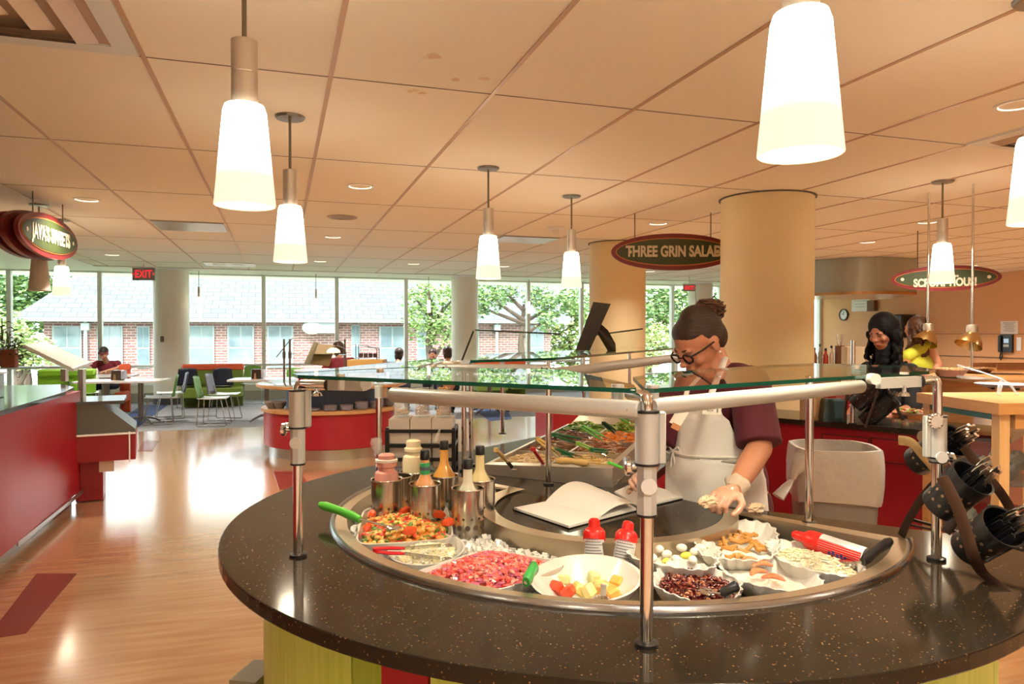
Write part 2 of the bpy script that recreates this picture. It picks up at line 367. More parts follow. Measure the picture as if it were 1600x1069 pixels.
def make_pendant(lit=True, name='pendant_lamp'):
    t = thing(name, '', 'lamp', (0, 0, 0))        # origin at the shade's open bottom, ceiling .92 above
    b = B(); b.lathe([(.1045, 0), (.101, -.002), (.0975, .002), (.066, .345), (.0, .352)], n=40)
    b.lathe([(.1045, 0), (.0735, .330), (.066, .352), (.0, .356)], n=40)
    sh_ = obj('lamp_shade', b, shade_m if lit else mat('unlit_shade', (.62, .57, .48), .5), t)
    b = B(); b.lathe([(.0, .35), (.045, .35), (.045, .461), (.0435, .462), (.0435, .466), (.045, .467), (.045, .58), (.0, .582)], n=32); obj('socket_cylinder', b, steel, t)
    obj('rod', B().cyl((0, 0, .58), (0, 0, .915), .0085, n=12), mat('rod_bronze', (.22, .20, .15), .35, .9), t)
    obj('canopy', B().lathe([(0, .900), (.085, .903), (.092, .912), (.092, .92), (0, .92)], n=32), mat('canopy_nickel', (.28, .27, .24), .35, .9), t)
    if lit: obj('bulb', B().ell((0, 0, .2), (.03, .03, .045)), bulb_m, sh_)
    return t
pend = make_pendant()
PL = [((-.117, 2.71), 'large lit pendant lamp nearest on the left, above the left guard post'),
      ((.063, 4.762), 'lit pendant lamp just right of and behind the large left one'),
      ((1.647, 5.726), 'lit pendant lamp left of the smoke detector, hanging over the middle of the room'),
      ((2.777, 6.644), 'lit pendant lamp directly left of the tan columns, beside the smoke detector'),
      ((1.25, 1.50), 'largest lit pendant lamp, hanging close overhead above the front of the salad counter'),
      ((2.96, 2.14), 'lit pendant lamp cut off by the right edge of the photo'),
      ((5.698, 4.968), 'lit pendant lamp in front of the green SCRUMPTIOUS sign'),
      ((-2.52, 9.95), 'small lit pendant lamp behind the oval sign at the far left')]
for i, ((x, y), lab) in enumerate(PL):
    o = pend if i == 0 else dup(pend, (x, y, 2.0))
    o.location = (x, y, 2.0); o['label'] = lab; o['group'] = 'cone pendant lamps'
    area_light('pendant_glow', (x, y, 1.997), .16, PENDANT_W, SHADE_COL, 150)
for x, y in ((-2.2, .4), (.9, -1.3), (3.9, -.4), (4.6, .9), (-.9, -.6)):
    dup(pend, (x, y, 2.0), label='lit cone pendant lamp of the same kind hanging outside the view', group='cone pendant lamps outside the view'); area_light('pendant_glow', (x, y, 1.997), .16, PENDANT_W, SHADE_COL, 150)
off = make_pendant(False); off.location = (-2.45, 8.85, 2.0); off['label'] = 'unlit greyish pendant lamp under the oval sign at the far left'; off['group'] = 'cone pendant lamps'
# slim window pendants
sl = thing('slim_pendant_lamp', '', 'lamp')
obj('lamp_shade', B().lathe([(0, 0), (.045, .005), (.038, .30), (0, .31)], n=20), mat('slim_shade_glow', (.9, .8, .6), .4, emis=((1, .78, .5), 2.2)), sl)
obj('socket_cylinder', B().lathe([(0, .30), (.026, .30), (.026, .52), (0, .52)], n=16), steel, sl); obj('rod', B().cyl((0, 0, .52), (0, 0, .90), .006, n=8), mat('rod_bronze', (0, 0, 0)), sl)
SL = [(-1.69, 'over the red orange booth by the windows'), (.78, 'above the tan folder on the round red station'), (3.4, 'just left of the pale middle window column'),
      (5.95, 'right of the pale middle window column'), (10.75, 'beneath the right exit sign')]
for i, (x, lab) in enumerate(SL):
    zz = 2.03 if i < 4 else 1.95
    o = sl if i == 0 else dup(sl, (x, 17.0, zz)); o.location = (x, 17.0, zz); o['label'] = 'slim lit tube pendant ' + lab; o['group'] = 'slim pendants by the windows'
# recessed downlights
dl = thing('ceiling_downlight', '', 'ceiling light')
obj('trim_ring', B().lathe([(.105, -.001), (.125, -.002), (.128, -.009), (.105, -.006)], n=36), white_plastic, dl)
obj('reflector', B().lathe([(.104, -.006), (.07, .03), (0, .03)], n=36), mat('downlight_glow', (.9, .85, .7), .3, emis=((1, .80, .55), 2.6)), dl)
DL = [((.717, 6.82), 'bright round downlight between the left pendant lamps and the ceiling speaker'), ((-1.89, 8.37), 'round downlight above and right of the left oval sign'),
      ((.72, 10.52), 'round downlight just behind the ceiling speaker'), ((-2.8, 14.12), 'small downlight near the left exit sign'), ((4.51, 7.98), 'downlight above the THREE GRIN SALAD sign'),
      ((4.22, 3.17), 'large downlight at the right edge, above the ceiling vent'), ((.73, 14.16), 'small downlight near the windows above the round red station'), ((7.63, 6.86), 'downlight left of the right pendant lamp'),
      ((8.43, 8.63), 'downlight between the tan column and the steel hood'), ((11.0, 10.45), 'small downlight over the steel hood'), ((2.52, 14.11), 'small downlight near the windows, left of the middle window column'),
      ((4.38, 14.08), 'small downlight directly in front of the middle window column'), ((7.84, 14.25), 'small downlight under the THREE GRIN SALAD sign')]
for i, ((x, y), lab) in enumerate(DL):
    o = dl if i == 0 else dup(dl, (x, y, CEIL)); o.location = (x, y, CEIL); o['label'] = lab; o['group'] = 'recessed ceiling downlights'
    area_light('downlight_beam', (x, y, CEIL - .012), .19, DOWNLIGHT_W, DOWN_COL, 126)
for x, y in ((.72, 3.17), (.72, -.6), (4.4, -.6), (.72, -2.8), (-2.8, -2.8), (4.4, -2.8), (8, -.6), (-2.8, -.6), (8, 3.17), (11.6, 3.2), (11.6, 6.8), (-2.8, 11), (13, 13), (13.4, 8.5), (13.4, 11)):   # fittings go on unseen; those by the right and front walls added for brightness
    if (x, y) != (.72, 3.17):
        area_light('downlight_beam', (x, y, CEIL - .012), .19, DOWNLIGHT_W, DOWN_COL, 126)
        d = dup(dl, (x, y, CEIL), label='round recessed downlight of the same kind outside the view', group='ceiling downlights outside the view')
# ================================================================ SALAD COUNTER
CX, CY, CR, CZ = 1.15, 2.41, 1.335, .90
def arc(cx, cy, r, a0, a1, n): return [(cx + r * cos(radians(a0 + (a1 - a0) * i / n)), cy + r * sin(radians(a0 + (a1 - a0) * i / n))) for i in range(n + 1)]
outline = arc(CX, CY, CR, 123, 322, 72) + [(1.967, 1.867), (1.69, 2.19), (1.58, 2.31), (1.51, 2.42), (1.50, 2.60), (1.56, 2.84), (1.856, 3.16), (2.55, 3.88), (3.25, 4.62), (2.95, 5.45), (2.235, 4.885), (1.59, 4.251), (1.024, 3.857), (.70, 3.665)]
counter = thing('salad_counter', 'large rounded salad counter with a speckled black stone top and lime green bamboo panels', 'counter', (CX, CY, 0))
NT = 72
def pan_pt(t, s):
    ao = radians(120 + (316 - 120) * t); ai = radians(118 + (340 - 118) * t)
    return Vector((CX + cos(ao) * .995 * s + cos(ai) * .415 * (1 - s), CY + sin(ao) * .995 * s + sin(ai) * .415 * (1 - s), 0))
top = obj('stone_top', B().prism(outline, .862, CZ), stone, counter, True, False)
cut_poly = [pan_pt(i / 60, 1 - .015)[:2] for i in range(1, 60)] + [pan_pt(1 - i / 40, .03)[:2] for i in range(1, 40)]
cut = obj('cutter', B().prism(cut_poly, .8, 1.0), stone, counter, True, False)
md = top.modifiers.new('pan_opening', 'BOOLEAN'); md.object = cut; md.operation = 'DIFFERENCE'; md.solver = 'EXACT'
bpy.context.view_layer.update()
dgx = bpy.context.evaluated_depsgraph_get(); me = bpy.data.meshes.new_from_object(top.evaluated_get(dgx)); top.modifiers.clear(); top.data = me; bpy.data.objects.remove(cut)
bv = top.modifiers.new('edge', 'BEVEL'); bv.width = .004; bv.segments = 2; bv.limit_method = 'ANGLE'; bv.angle_limit = radians(50)
bamboo = mat('green_bamboo', (.40, .54, .075), .38, noise=(7, (.54, .66, .15), .22), stretch=(9, 9, .5))
bamboo2 = mat('dark_green_bamboo', (.24, .36, .03), .38, noise=(7, (.33, .46, .06), .22), stretch=(9, 9, .5))
def panel(a0, a1, m, name='side_panel', r=1.205, z0=.1, z1=.862):
    b = B(); n = max(2, int(abs(a1 - a0) / 3)); o = arc(CX, CY, r, a0, a1, n); i = arc(CX, CY, r - .02, a0, a1, n)
    b.prism(o + i[::-1], z0, z1); return obj(name, b, m, counter, True)
for a0, a1, m in ((123, 180, bamboo), (180.3, 214.5, bamboo), (214.8, 219.3, bamboo2), (219.3, 225.6, red_lam), (225.9, 262, bamboo), (262.3, 300, bamboo), (300.3, 322, bamboo)): panel(a0, a1, m)
b = B(); b.prism(arc(CX, CY, 1.12, 123, 322, 50) + [(1.9, 2.0), (1.66, 2.3), (1.58, 2.5), (1.68, 2.87), (2.5, 3.7), (3.2, 4.55), (2.85, 5.3), (2.2, 4.75), (1.4, 4.0)], 0, .1); obj('toe_kick', b, mat('dark_base', (.06, .06, .06)), counter, True)
inner = [(1.967, 1.867), (1.69, 2.19), (1.58, 2.31), (1.51, 2.42), (1.50, 2.60), (1.56, 2.84), (1.856, 3.16), (2.55, 3.88), (3.25, 4.62)]
b = B()
for p, q in zip(inner[:-1], inner[1:]):
    p, q = Vector((*p, .48)), Vector((*q, .48)); d = (q - p).normalized(); nn = Vector((-d.y, d.x, 0)) * .02; b.bar(p + nn, q + nn, .018, .77)
obj('inner_panel', b, red_lam, counter, True, False)
b = B(); bo = [(3.23, 4.62), (2.93, 5.40), (2.235, 4.86), (1.59, 4.22), (1.0, 3.82)]
for p, q in zip(bo[:-1], bo[1:]): b.bar(Vector((*p, .48)), Vector((*q, .48)), .018, .77)
obj('rear_panel', b, bamboo, counter, True, False)
b = B(); b.box(G(388, 1060, .32) + Vector((.02, .02, 0)), (.10, .16, .03), -.5); obj('foot_ledge', b, mat('grey_ledge', (.25, .24, .18), .5), counter, True, False)
# --- the sunk steel ice pan
ice_pan = thing('ice_pan', 'curved brushed steel pan sunk into the front of the salad counter', 'food pan', (CX, CY, .9))
ss = [0, .10, .105, .2, .3, .4, .5, .6, .7, .8, .9, .905, .93, .975]; S_IN = (.105, .905); PB = .80
ts = [0, .022, .024] + [i / 60 for i in range(2, 59)] + [.976, .978, 1]
def pz(t, s): return .9065 if (t < .023 or t > .977 or s < .1025 or s > .902) else PB
b = B(); b.grid(len(ss), len(ts), lambda u, v: pan_pt(ts[round(v * (len(ts) - 1))], ss[round(u * (len(ss) - 1))]) + Vector((0, 0, pz(ts[round(v * (len(ts) - 1))], ss[round(u * (len(ss) - 1))]))))
obj('basin', b, steel_pan, ice_pan, True)
b = B(); rim = [(.972, .9068), (.978, .912), (.985, .914), (.993, .914), (1.0, .910), (1.004, .9005), (.99, .9005)]
b.grid(len(rim), 91, lambda u, v: pan_pt(v, rim[round(u * 6)][0]) + Vector((0, 0, rim[round(u * 6)][1]))); obj('rolled_rim', b, mat('rim_steel', (.42, .45, .48), .22, 1, bump=(50, .05)), ice_pan, True)
# --- crushed ice
ice_m = mat('crushed_ice', (.93, .91, .86), .15, trans=.15, bump=(40, .5), spec=.7)
b = B(); rnd = random.Random(3)
def shard(b, c, s, rnd):
    R = Matrix.Rotation(rnd.uniform(0, 6.28), 3, 'Z') @ Matrix.Rotation(rnd.uniform(-1, 1), 3, 'X'); d = [s * rnd.uniform(.5, 1.2) for _ in range(3)]
    b.box(c, d, R)
for _ in range(2600):
    t = rnd.uniform(.03, .56); s = rnd.uniform(.13, .88)
    h = .022 + .035 * max(0, 1 - abs(t - .32) / .3) * rnd.random()
    shard(b, pan_pt(t, s) + Vector((0, 0, PB + .012 + h)), .019, rnd)
b.grid(20, 40, lambda u, v: pan_pt(.03 + .53 * v, .11 + .79 * u) + Vector((0, 0, PB + .034 + .008 * sin(17 * u + 9 * v) * sin(23 * v))))
tag(obj('crushed_ice', b, ice_m, None, True, False), 'crushed ice filling the left part of the steel pan', 'ice', kind='stuff')
# ---------------------------------------------------------------- dishes
def lerp(a, b, t): return a + (b - a) * t
def dish(name, label, px, rz, h, shape=2, base=.62, ruf=0, nr=14, m=porcelain, group=None, wall=.006, far_up=0):
    """a dish from where its rim's left, right, near and far points stand"""
    L_, R_, N_, F_ = [G(*p, rz) for p in px]; c = (L_ + R_ + N_ + F_) / 4; u = (R_ - L_) / 2; v = (F_ - N_) / 2
    c.z = 0; u.z = v.z = 0; n = 72
    def pt(k, z, a):
        ca, sa = cos(a), sin(a); f = (abs(ca) ** shape + abs(sa) ** shape) ** (-1 / shape) if shape != 2 else 1
        w = 1 + ruf * cos(nr * a) * max(0, (k - .7) / .3)
        p = c + u * (ca * f * k * w) + v * (sa * f * k * w); return Vector((p.x, p.y, z + (ruf * .06 * cos(nr * a + 1) if ruf and z > rz - .012 else 0) + far_up * sa * k))
    prof = [(0, rz - h), (base * .9, rz - h), (base, rz - h + .004), (lerp(base, 1, .45), rz - h * .6), (lerp(base, 1, .8), rz - h * .25), (1, rz), (1.015, rz + .001), (1.0, rz - .004)]
    e = wall / max(u.length, .05); prof2 = [(k + e * (1 if k > .01 else 0), z - .005) for k, z in prof[:6]][::-1]
    allp = prof[:6] + [(1 + e, rz)] + prof2[1:]
    b = B(); vs = [pt(k, z, 2 * pi * j / n) for k, z in allp for j in range(n)]
    fs = [[i * n + j, i * n + (j + 1) % n, (i + 1) * n + (j + 1) % n, (i + 1) * n + j] for i in range(len(allp) - 1) for j in range(n)]
    b.add(vs, fs); o = obj(name, b, m, None, True); tag(o, label, 'dish' if 'bowl' not in name else 'bowl', group)
    def inside(k, a, z):
        return pt(k, z, a)
    return o, inside
def mound(b, ins, kmax, z0, hh, bumpy, seed=0, nk=16, na=40):
    r = random.Random(seed); ph = [r.uniform(0, 6) for _ in range(6)]
    b.grid(na, nk, lambda u, v: (lambda k, a: ins(k, a, z0 + hh * (1 - (k / kmax) ** 2) + bumpy * (sin(9 * a + ph[0] + 11 * k) * sin(17 * k + ph[1]) + .6 * sin(23 * k + 13 * a)) * (1 if k < kmax * .95 else .2)))(kmax * (1 - v), 2 * pi * u), closed_x=True)
def scatter(b, ins, n, kmax, z0, hh, fn, mats, seed):
    r = random.Random(seed)
    for _ in range(n):
        k = kmax * sqrt(r.random()); a = r.uniform(0, 2 * pi); c = ins(k, a, z0 + hh * (1 - (k / kmax) ** 2)); b.m = r.randrange(mats); fn(b, c, r)
def rr3(r): return Matrix.Rotation(r.uniform(0, 6.28), 3, 'Z') @ Matrix.Rotation(r.uniform(-1.2, 1.2), 3, 'X')
RZ = .885
food = lambda n, c, rough=.45, **k: mat(n, c, rough, coat=.25, **k)
# pasta salad
d, ins = dish('serving_dish', 'white rectangular dish of orange pasta salad at the left end of the pan', [(563, 820), (701, 812), (634, 846), (634, 790)], RZ + .012, .06, 7, .82)
b = B(); mound(b, ins, .9, RZ - .012, .03, .004, 1); 
def bit(s, el=1.6):
    return lambda b, c, r: b.ell(c, (s * r.uniform(.6, el), s * r.uniform(.5, 1), s * r.uniform(.4, .9)), rr3(r), 7, 5)
scatter(b, ins, 700, .9, RZ - .006, .034, bit(.0105), 4, 2)
tag(obj('pasta_salad', b, [food('pasta_orange', (.80, .33, .06)), food('pasta_yellow', (.85, .55, .15)), food('tomato_dice', (.72, .06, .02)), food('herb_green', (.13, .25, .03))], None, True), 'orange pasta salad with diced tomato heaped in the white rectangular dish', 'pasta salad', kind='stuff')
tom = food('tomato_red', (.80, .09, .02), .25)
for i, (px, py, rz_, lab) in enumerate([(633, 800, .4, 'upright tomato wedge at the far middle edge of the pasta salad'), (686, 806, -.5, 'tomato wedge at the far right corner of the pasta salad'), (700, 818, .2, 'tomato wedge hanging at the right edge of the pasta salad'), (573, 827, 1.2, 'tomato wedge at the near left corner of the pasta salad'), (580, 806, 1.8, 'tomato slice at the far left corner of the pasta salad'), (640, 832, .1, 'tomato wedge at the near edge of the pasta salad')]):
    b = B(); n = 10; R = Matrix.Rotation(rz_, 3, 'Z') @ Matrix.Rotation(.5, 3, 'X'); c = G(px, py, .918)
    b.rings([[R @ Vector((.024 * cos(pi * j / n) * w, y, .022 * sin(pi * j / n) * w)) + c for j in range(n + 1)] for y, w in ((-.012, .5), (-.005, .95), (.004, 1), (.012, .55))]); tag(obj('tomato_wedge', b, tom, None, True), lab, 'tomato wedge', 'tomato wedges on the pasta salad')
# potato bowl
d, ins = dish('serving_bowl', 'white oval bowl of pale yellow cheese cubes with red tongs', [(608, 862), (724, 853), (668, 880), (665, 833)], RZ, .06, 2, .6)
b = B(); mound(b, ins, .74, RZ - .024, .022, .003, 4); scatter(b, ins, 330, .74, RZ - .020, .026, lambda b, c, r: b.box(c, (.014 * r.uniform(.7, 1.4), .012, .009), rr3(r), .002), 2, 5)
tag(obj('cheese_cubes', b, [food('cheese_pale', (.86, .80, .48)), food('cheese_white', (.88, .85, .66))], None, True), 'pale yellow cheese cubes in the oval bowl', 'cheese', kind='stuff')
# pink salad
d, ins = dish('serving_dish', 'long white rectangular dish of chopped pink beet and ham salad, nearest the rim', [(690, 876), (826, 899), (716, 912), (832, 870)], RZ + .006, .06, 6, .85)
b = B(); mound(b, ins, .9, RZ - .02, .05, .006, 7); scatter(b, ins, 1100, .92, RZ - .010, .052, lambda b, c, r: b.box(c, (.020 * r.uniform(.4, 1), .008, .006), rr3(r)), 4, 8)
tag(obj('pink_salad', b, [food('pink_ham', (.84, .20, .14)), food('pink_light', (.86, .38, .30)), food('pink_red', (.74, .08, .06)), food('pink_purple', (.55, .12, .22))], None, True), 'finely chopped pink and red salad heaped in the long white dish', 'chopped salad', kind='stuff')
# fruit bowl
d, ins = dish('serving_bowl', 'large white oval bowl with a little cut fruit left in the bottom', [(834, 902), (1000, 903), (912, 938), (918, 866)], RZ + .02, .085, 2, .5, wall=.008)
FR = [((870, 919), 'apple chunk with red skin at the left of the fruit bowl', (.80, .10, .04)), ((888, 925), 'red apple chunk near the front of the fruit bowl', (.80, .09, .03)), ((880, 908), 'pale green melon chunk at the left of the fruit bowl', (.75, .80, .38)), ((928, 907), 'tall pale melon chunk in the middle of the fruit bowl', (.72, .78, .35)),
      ((905, 921), 'yellow pineapple chunk left of the spoon in the fruit bowl', (.86, .72, .22)), ((920, 924), 'flat yellow pineapple chunk in front of the melon', (.88, .76, .30)), ((950, 921), 'orange melon chunk right of the spoon in the fruit bowl', (.90, .40, .08)), ((967, 912), 'tall orange melon chunk at the right of the fruit bowl', (.92, .42, .07)), ((958, 927), 'orange melon chunk at the front right of the fruit bowl', (.92, .45, .10)), ((938, 918), 'peach coloured melon chunk behind the spoon', (.90, .52, .18))]
for i, ((px, py), lab, c) in enumerate(FR):
    r = random.Random(i); b = B(); z = .845; b.box(G(px, py, z + .008), (.038, .030, .036 + (.012 if 'tall' in lab else 0)), rr3(r), .006); tag(obj('fruit_chunk', b, food('fruit_%d' % i, c, .25), None, True), lab, 'fruit', 'cut fruit in the large bowl')
# ruffled dishes
def ruffled(label, px, rz=RZ, h=.055, base=.7, group='ruffled white dishes'): return dish('ruffled_dish', label, px, rz, h, 3.2, base, .035, 22, group=group)
d, i5 = ruffled('ruffled white dish of white garlic cloves and yellow peppers, beside the front post', [(990, 848), (1124, 870), (1040, 884), (1062, 838)], RZ + .01)
d, i6 = ruffled('ruffled white dish of orange brown cinnamon stick pretzels', [(1090, 838), (1214, 845), (1150, 872), (1155, 812)], RZ + .01)
d, i7 = ruffled('ruffled white dish of dark red berry jam', [(1030, 890), (1152, 928), (1070, 934), (1105, 885)])
d, i8 = ruffled('ruffled white dish with salmon coloured fruit slices on cream', [(1125, 878), (1282, 905), (1218, 922), (1185, 868)])
d, i9 = ruffled('ruffled white dish of pale grated cheese under a spray can', [(1203, 858), (1345, 882), (1300, 898), (1255, 850)], RZ + .008)
b = B(); mound(b, i5, .85, RZ - .035, .015, .002, 3); tag(obj('cream_dressing', b, food('cream', (.86, .82, .70), .4), None, True), 'creamy base under the garlic cloves', 'cream', kind='stuff')
gl = food('garlic_white', (.90, .86, .76), .3); ye = food('pepper_yellow', (.78, .68, .08), .3); r = random.Random(5); gi = 0
POS5 = [(1012, 862), (1030, 858), (1020, 872), (1042, 866), (1052, 851), (1065, 856), (1077, 852), (1085, 862), (1072, 868), (1056, 874), (1035, 850), (1094, 856), (1040, 877), (1062, 846), (1082, 875)]
for i, (px, py) in enumerate(POS5):
    y_ = i in (4, 8, 10, 12); b = B(); b.ell((0, 0, 0), (.017, .013, .012) if not y_ else (.019, .009, .011), rr3(r), 12, 8)
    o = obj('pepper_ring' if y_ else 'garlic_clove', b, ye if y_ else gl); o.location = G(px, py, RZ - .004 + .006 * (i % 3))
    tag(o, 'yellow pepper among the white garlic cloves in the ruffled dish' if y_ else 'white garlic clove in the ruffled dish beside the front post', 'pepper' if y_ else 'garlic clove', 'yellow peppers in the ruffled dish' if y_ else 'garlic cloves in the ruffled dish')
st = food('pretzel_brown', (.52, .22, .045), .4, noise=(60, (.66, .32, .07), .2)); stick = None
b = B(); b.box((0, 0, 0), (.042, .013, .011), None, .003); stick = obj('pretzel_stick', b, st)
for i in range(46):
    a = r.uniform(0, 2 * pi); k = .62 * sqrt(r.random()); c = i6(k, a, RZ - .022 + .026 * (1 - k)) ; o = stick if i == 0 else stick.copy()
    if i: COL.objects.link(o)
    o.location = c; o.rotation_euler = (r.uniform(-.3, .3), r.uniform(-.35, .35), r.uniform(0, 3.14)); tag(o, 'short orange brown stick heaped in the ruffled dish by the crumpled foil', 'pretzel stick', 'brown sticks in the ruffled dish')
b = B(); mound(b, i7, .88, RZ - .018, .006, .0015, 3); scatter(b, i7, 420, .86, RZ - .014, .005, bit(.005), 3, 4)
tag(obj('berry_jam', b, [food('jam_dark', (.06, .004, .006), .12), food('jam_red', (.14, .012, .010), .12), food('jam_seed', (.36, .12, .05), .3)], None, True), 'glossy dark red berry jam in the front ruffled dish', 'jam', kind='stuff')
b = B(); mound(b, i8, .84, RZ - .04, .015, .003, 9); tag(obj('whipped_cream', b, food('cream', (0, 0, 0)), None, True), 'cream left in the bottom of the ruffled dish with salmon slices', 'cream', kind='stuff')
sal = food('salmon', (.82, .26, .10), .3, noise=(60, (.72, .16, .07), .2))
for px, py, rz_, lab in ((1174, 880, .3, 'thick salmon coloured slice lying at the left of the cream dish'), (1192, 887, -.3, 'darker salmon slice lying across the middle of the cream dish'), (1187, 899, .1, 'salmon slice at the front of the cream dish'), (1208, 908, -.7, 'long thin salmon strip at the front right of the cream dish')):
    b = B(); R = Matrix.Rotation(rz_, 3, 'Z'); b.tube([R @ Vector((x, .012 * cos(x * 50), .010 * cos(x * 38))) + G(px, py, RZ - .008) for x in [-.03 + .01 * j for j in range(7)]], [.004, .009, .011, .012, .011, .009, .004], 10, flat=.6); tag(obj('salmon_slice', b, sal, None, True), lab, 'fruit slice', 'salmon coloured slices in the ruffled dish')
b = B(); mound(b, i9, .9, RZ - .022, .03, .004, 11); scatter(b, i9, 380, .88, RZ - .016, .03, lambda b, c, r: b.box(c, (.018 * r.uniform(.5, 1.3), .004, .003), rr3(r)), 2, 6)
tag(obj('grated_cheese', b, [food('grated_pale', (.88, .82, .62)), food('grated_cream', (.86, .74, .46))], None, True), 'pale grated cheese in the right ruffled dish', 'grated cheese', kind='stuff')
# ---------------------------------------------------------------- utensils
green_h = mat('green_handle', (.10, .52, .06), .3); dgreen = mat('dark_green_handle', (.015, .15, .05), .3); red_h = mat('red_handle', (.65, .02, .03), .3)
wood_h = mat('yellow_wood_handle', (.72, .48, .16), .4)
def spoon(name, label, p0, p1, p2, hm, bowl=True, r=.008, cat='spoon'):
    p0, p1, p2 = Vector(p0), Vector(p1), Vector(p2); t = thing(name, label, cat, p1)
    m_ = p0.lerp(p1, .5) + Vector((0, 0, .004)); b = B(); b.tube([p0, p0.lerp(m_, .3), m_, p1.lerp(m_, .3), p1], [r * .75, r * 1.15, r * .95, r * 1.1, r * .8], 14, flat=1.4); obj('handle', b, hm, t, True)
    b = B(); b.tube([p1, p1.lerp(p2, .4), p2], [r * .45, r * .35, r * .4], 10)
    if bowl: b.ell(p2, (.028, .020, .007), Matrix.Rotation(atan2((p2 - p1).y, (p2 - p1).x), 3, 'Z'))
    obj('steel_end', b, chrome, t, True); return t
spoon('serving_spoon', 'green handled serving spoon resting on the rim at the far left of the pan', G(500, 789, .955), G(563, 812, .945), G(615, 825, .925), green_h, r=.0105)
def tongs(name, label, hinge, dirv, length, spread, hm, up=.0, frac=.45, w=.016):
    t = thing(name, label, 'tongs', hinge); d = Vector(dirv).normalized(); s = Vector((0, 0, 1)).cross(d).normalized(); hinge = Vector(hinge)
    if abs(up) > 0: s = (s * cos(up) + Vector((0, 0, 1)) * sin(up)).normalized()
    for k in (-1, 1):
        e = hinge + d * length + s * (k * spread); m1 = hinge.lerp(e, frac)
        a = B(); a.tube([hinge + s * k * .006, hinge.lerp(m1, .5) + s * k * .004, m1], [w * .5, w * .62, w * .45], 10, flat=.55); obj('grip', a, hm, t, True)
        a = B(); a.bar(m1, e - d * .02, w * .9, .003, up=s); a.ell(e, (.016, .012, .004), Matrix.Rotation(atan2(d.y, d.x), 3, 'Z'), 10, 6); obj('steel_arm', a, chrome, t, True)
    b = B(); b.cyl(hinge - Vector((0, 0, .008)), hinge + Vector((0, 0, .008)), .011, n=14); obj('hinge', b, hm, t, True); return t
tongs('serving_tongs', 'red handled steel tongs lying in the bowl of cheese cubes', G(588, 860, .905), G(665, 862, .90) - G(588, 860, .905), .21, .022, red_h, .7, .4)
spoon('serving_spoon', 'green handled spoon stuck in the pink salad at its right end', G(836, 885, .935), G(822, 910, .925), G(805, 912, .90), mat('translucent_green', (.04, .35, .07), .2), False, .012)
spoon('serving_spoon', 'short steel handled spoon standing up in the fruit bowl', G(943, 913, .925), G(943, 930, .90), G(940, 936, .87), steel, True, .007)
spoon('serving_spoon', 'black handled spoon lying at the end of the berry jam dish', G(1154, 916, .925), G(1128, 929, .905), G(1105, 925, .88), black_plastic, True, .0095)
spoon('serving_spoon', 'long black handled spoon leaning out at the right end of the pan', G(1392, 846, .945), G(1348, 878, .91), G(1325, 880, .89), black_plastic, True, .011)
# ---------------------------------------------------------------- spray cans
def spray(label, base, axis, L=.17, r=.030, roll=0):
    t = thing('whipped_cream_can', label, 'spray can', base, group='red and white cream cans')
    ax = Vector(axis).normalized(); R = Vector((0, 0, 1)).rotation_difference(ax).to_matrix() @ Matrix.Rotation(roll, 3, 'Z'); k = L / .17
    cb_ = obj('can_body', B().lathe([(0, 0), (r * .96, 0), (r, .003), (r, .10 * k)], base, 28, R), mat('can_white', (.80, .78, .76), .25, .3), t, True)
    obj('red_shoulder', B().lathe([(r * 1.003, .10 * k), (r * 1.003, .128 * k), (r * .75, .14 * k), (r * .55, .143 * k), (r * .5, .165 * k), (r * .3, .172 * k), (0, .173 * k)], base, 28, R), mat('can_red', (.75, .02, .015), .25), t, True)
    obj('red_side', B().lathe([(r * 1.004, .002), (r * 1.004, .11 * k)], base, 8, R, .4, 2.1), mat('can_red', (0, 0, 0)), t, True)
    b = B(); b.lathe([(r * 1.006, .02), (r * 1.006, .105 * k)], base, 10, R, -1.9, .25); nl_ = obj('nutrition_label', b, mat('label_grey', (.62, .60, .58), .4), cb_, True)
    b = B()
    for i in range(9): b.lathe([(r * 1.01, .03 + i * .0085), (r * 1.01, .0325 + i * .0085)], base, 8, R, -1.7, .05 - .2 * (i % 3))
    obj('printed_lines', b, mat('print_dark', (.12, .12, .16), .5), cb_, True)
    b = B()
    for i, (a, z) in enumerate(((.62, .04), (.75, .052), (.62, .064), (.80, .076), (.65, .088))): b.lathe([(r * 1.012, z), (r * 1.012, z + .008)], base, 6, R, a, a + .5)
    obj('blue_lettering', b, mat('print_blue', (.02, .03, .25), .4), cb_, True)
    return t
spray('left of two upright cream cans with red tops leaning on the inner pan wall', G(929, 893, .815), Vector((.012, .03, .17)), .158, .0345, -1.25)
spray('right of two upright cream cans with red tops leaning on the inner pan wall', G(970, 897, .815), Vector((.045, .03, .17)), .158, .0345, -1.2)
spray('cream can lying on its side behind the grated cheese', G(1352, 872, .90), G(1270, 845, .915) - G(1352, 872, .90), .22, .030, 2.2)
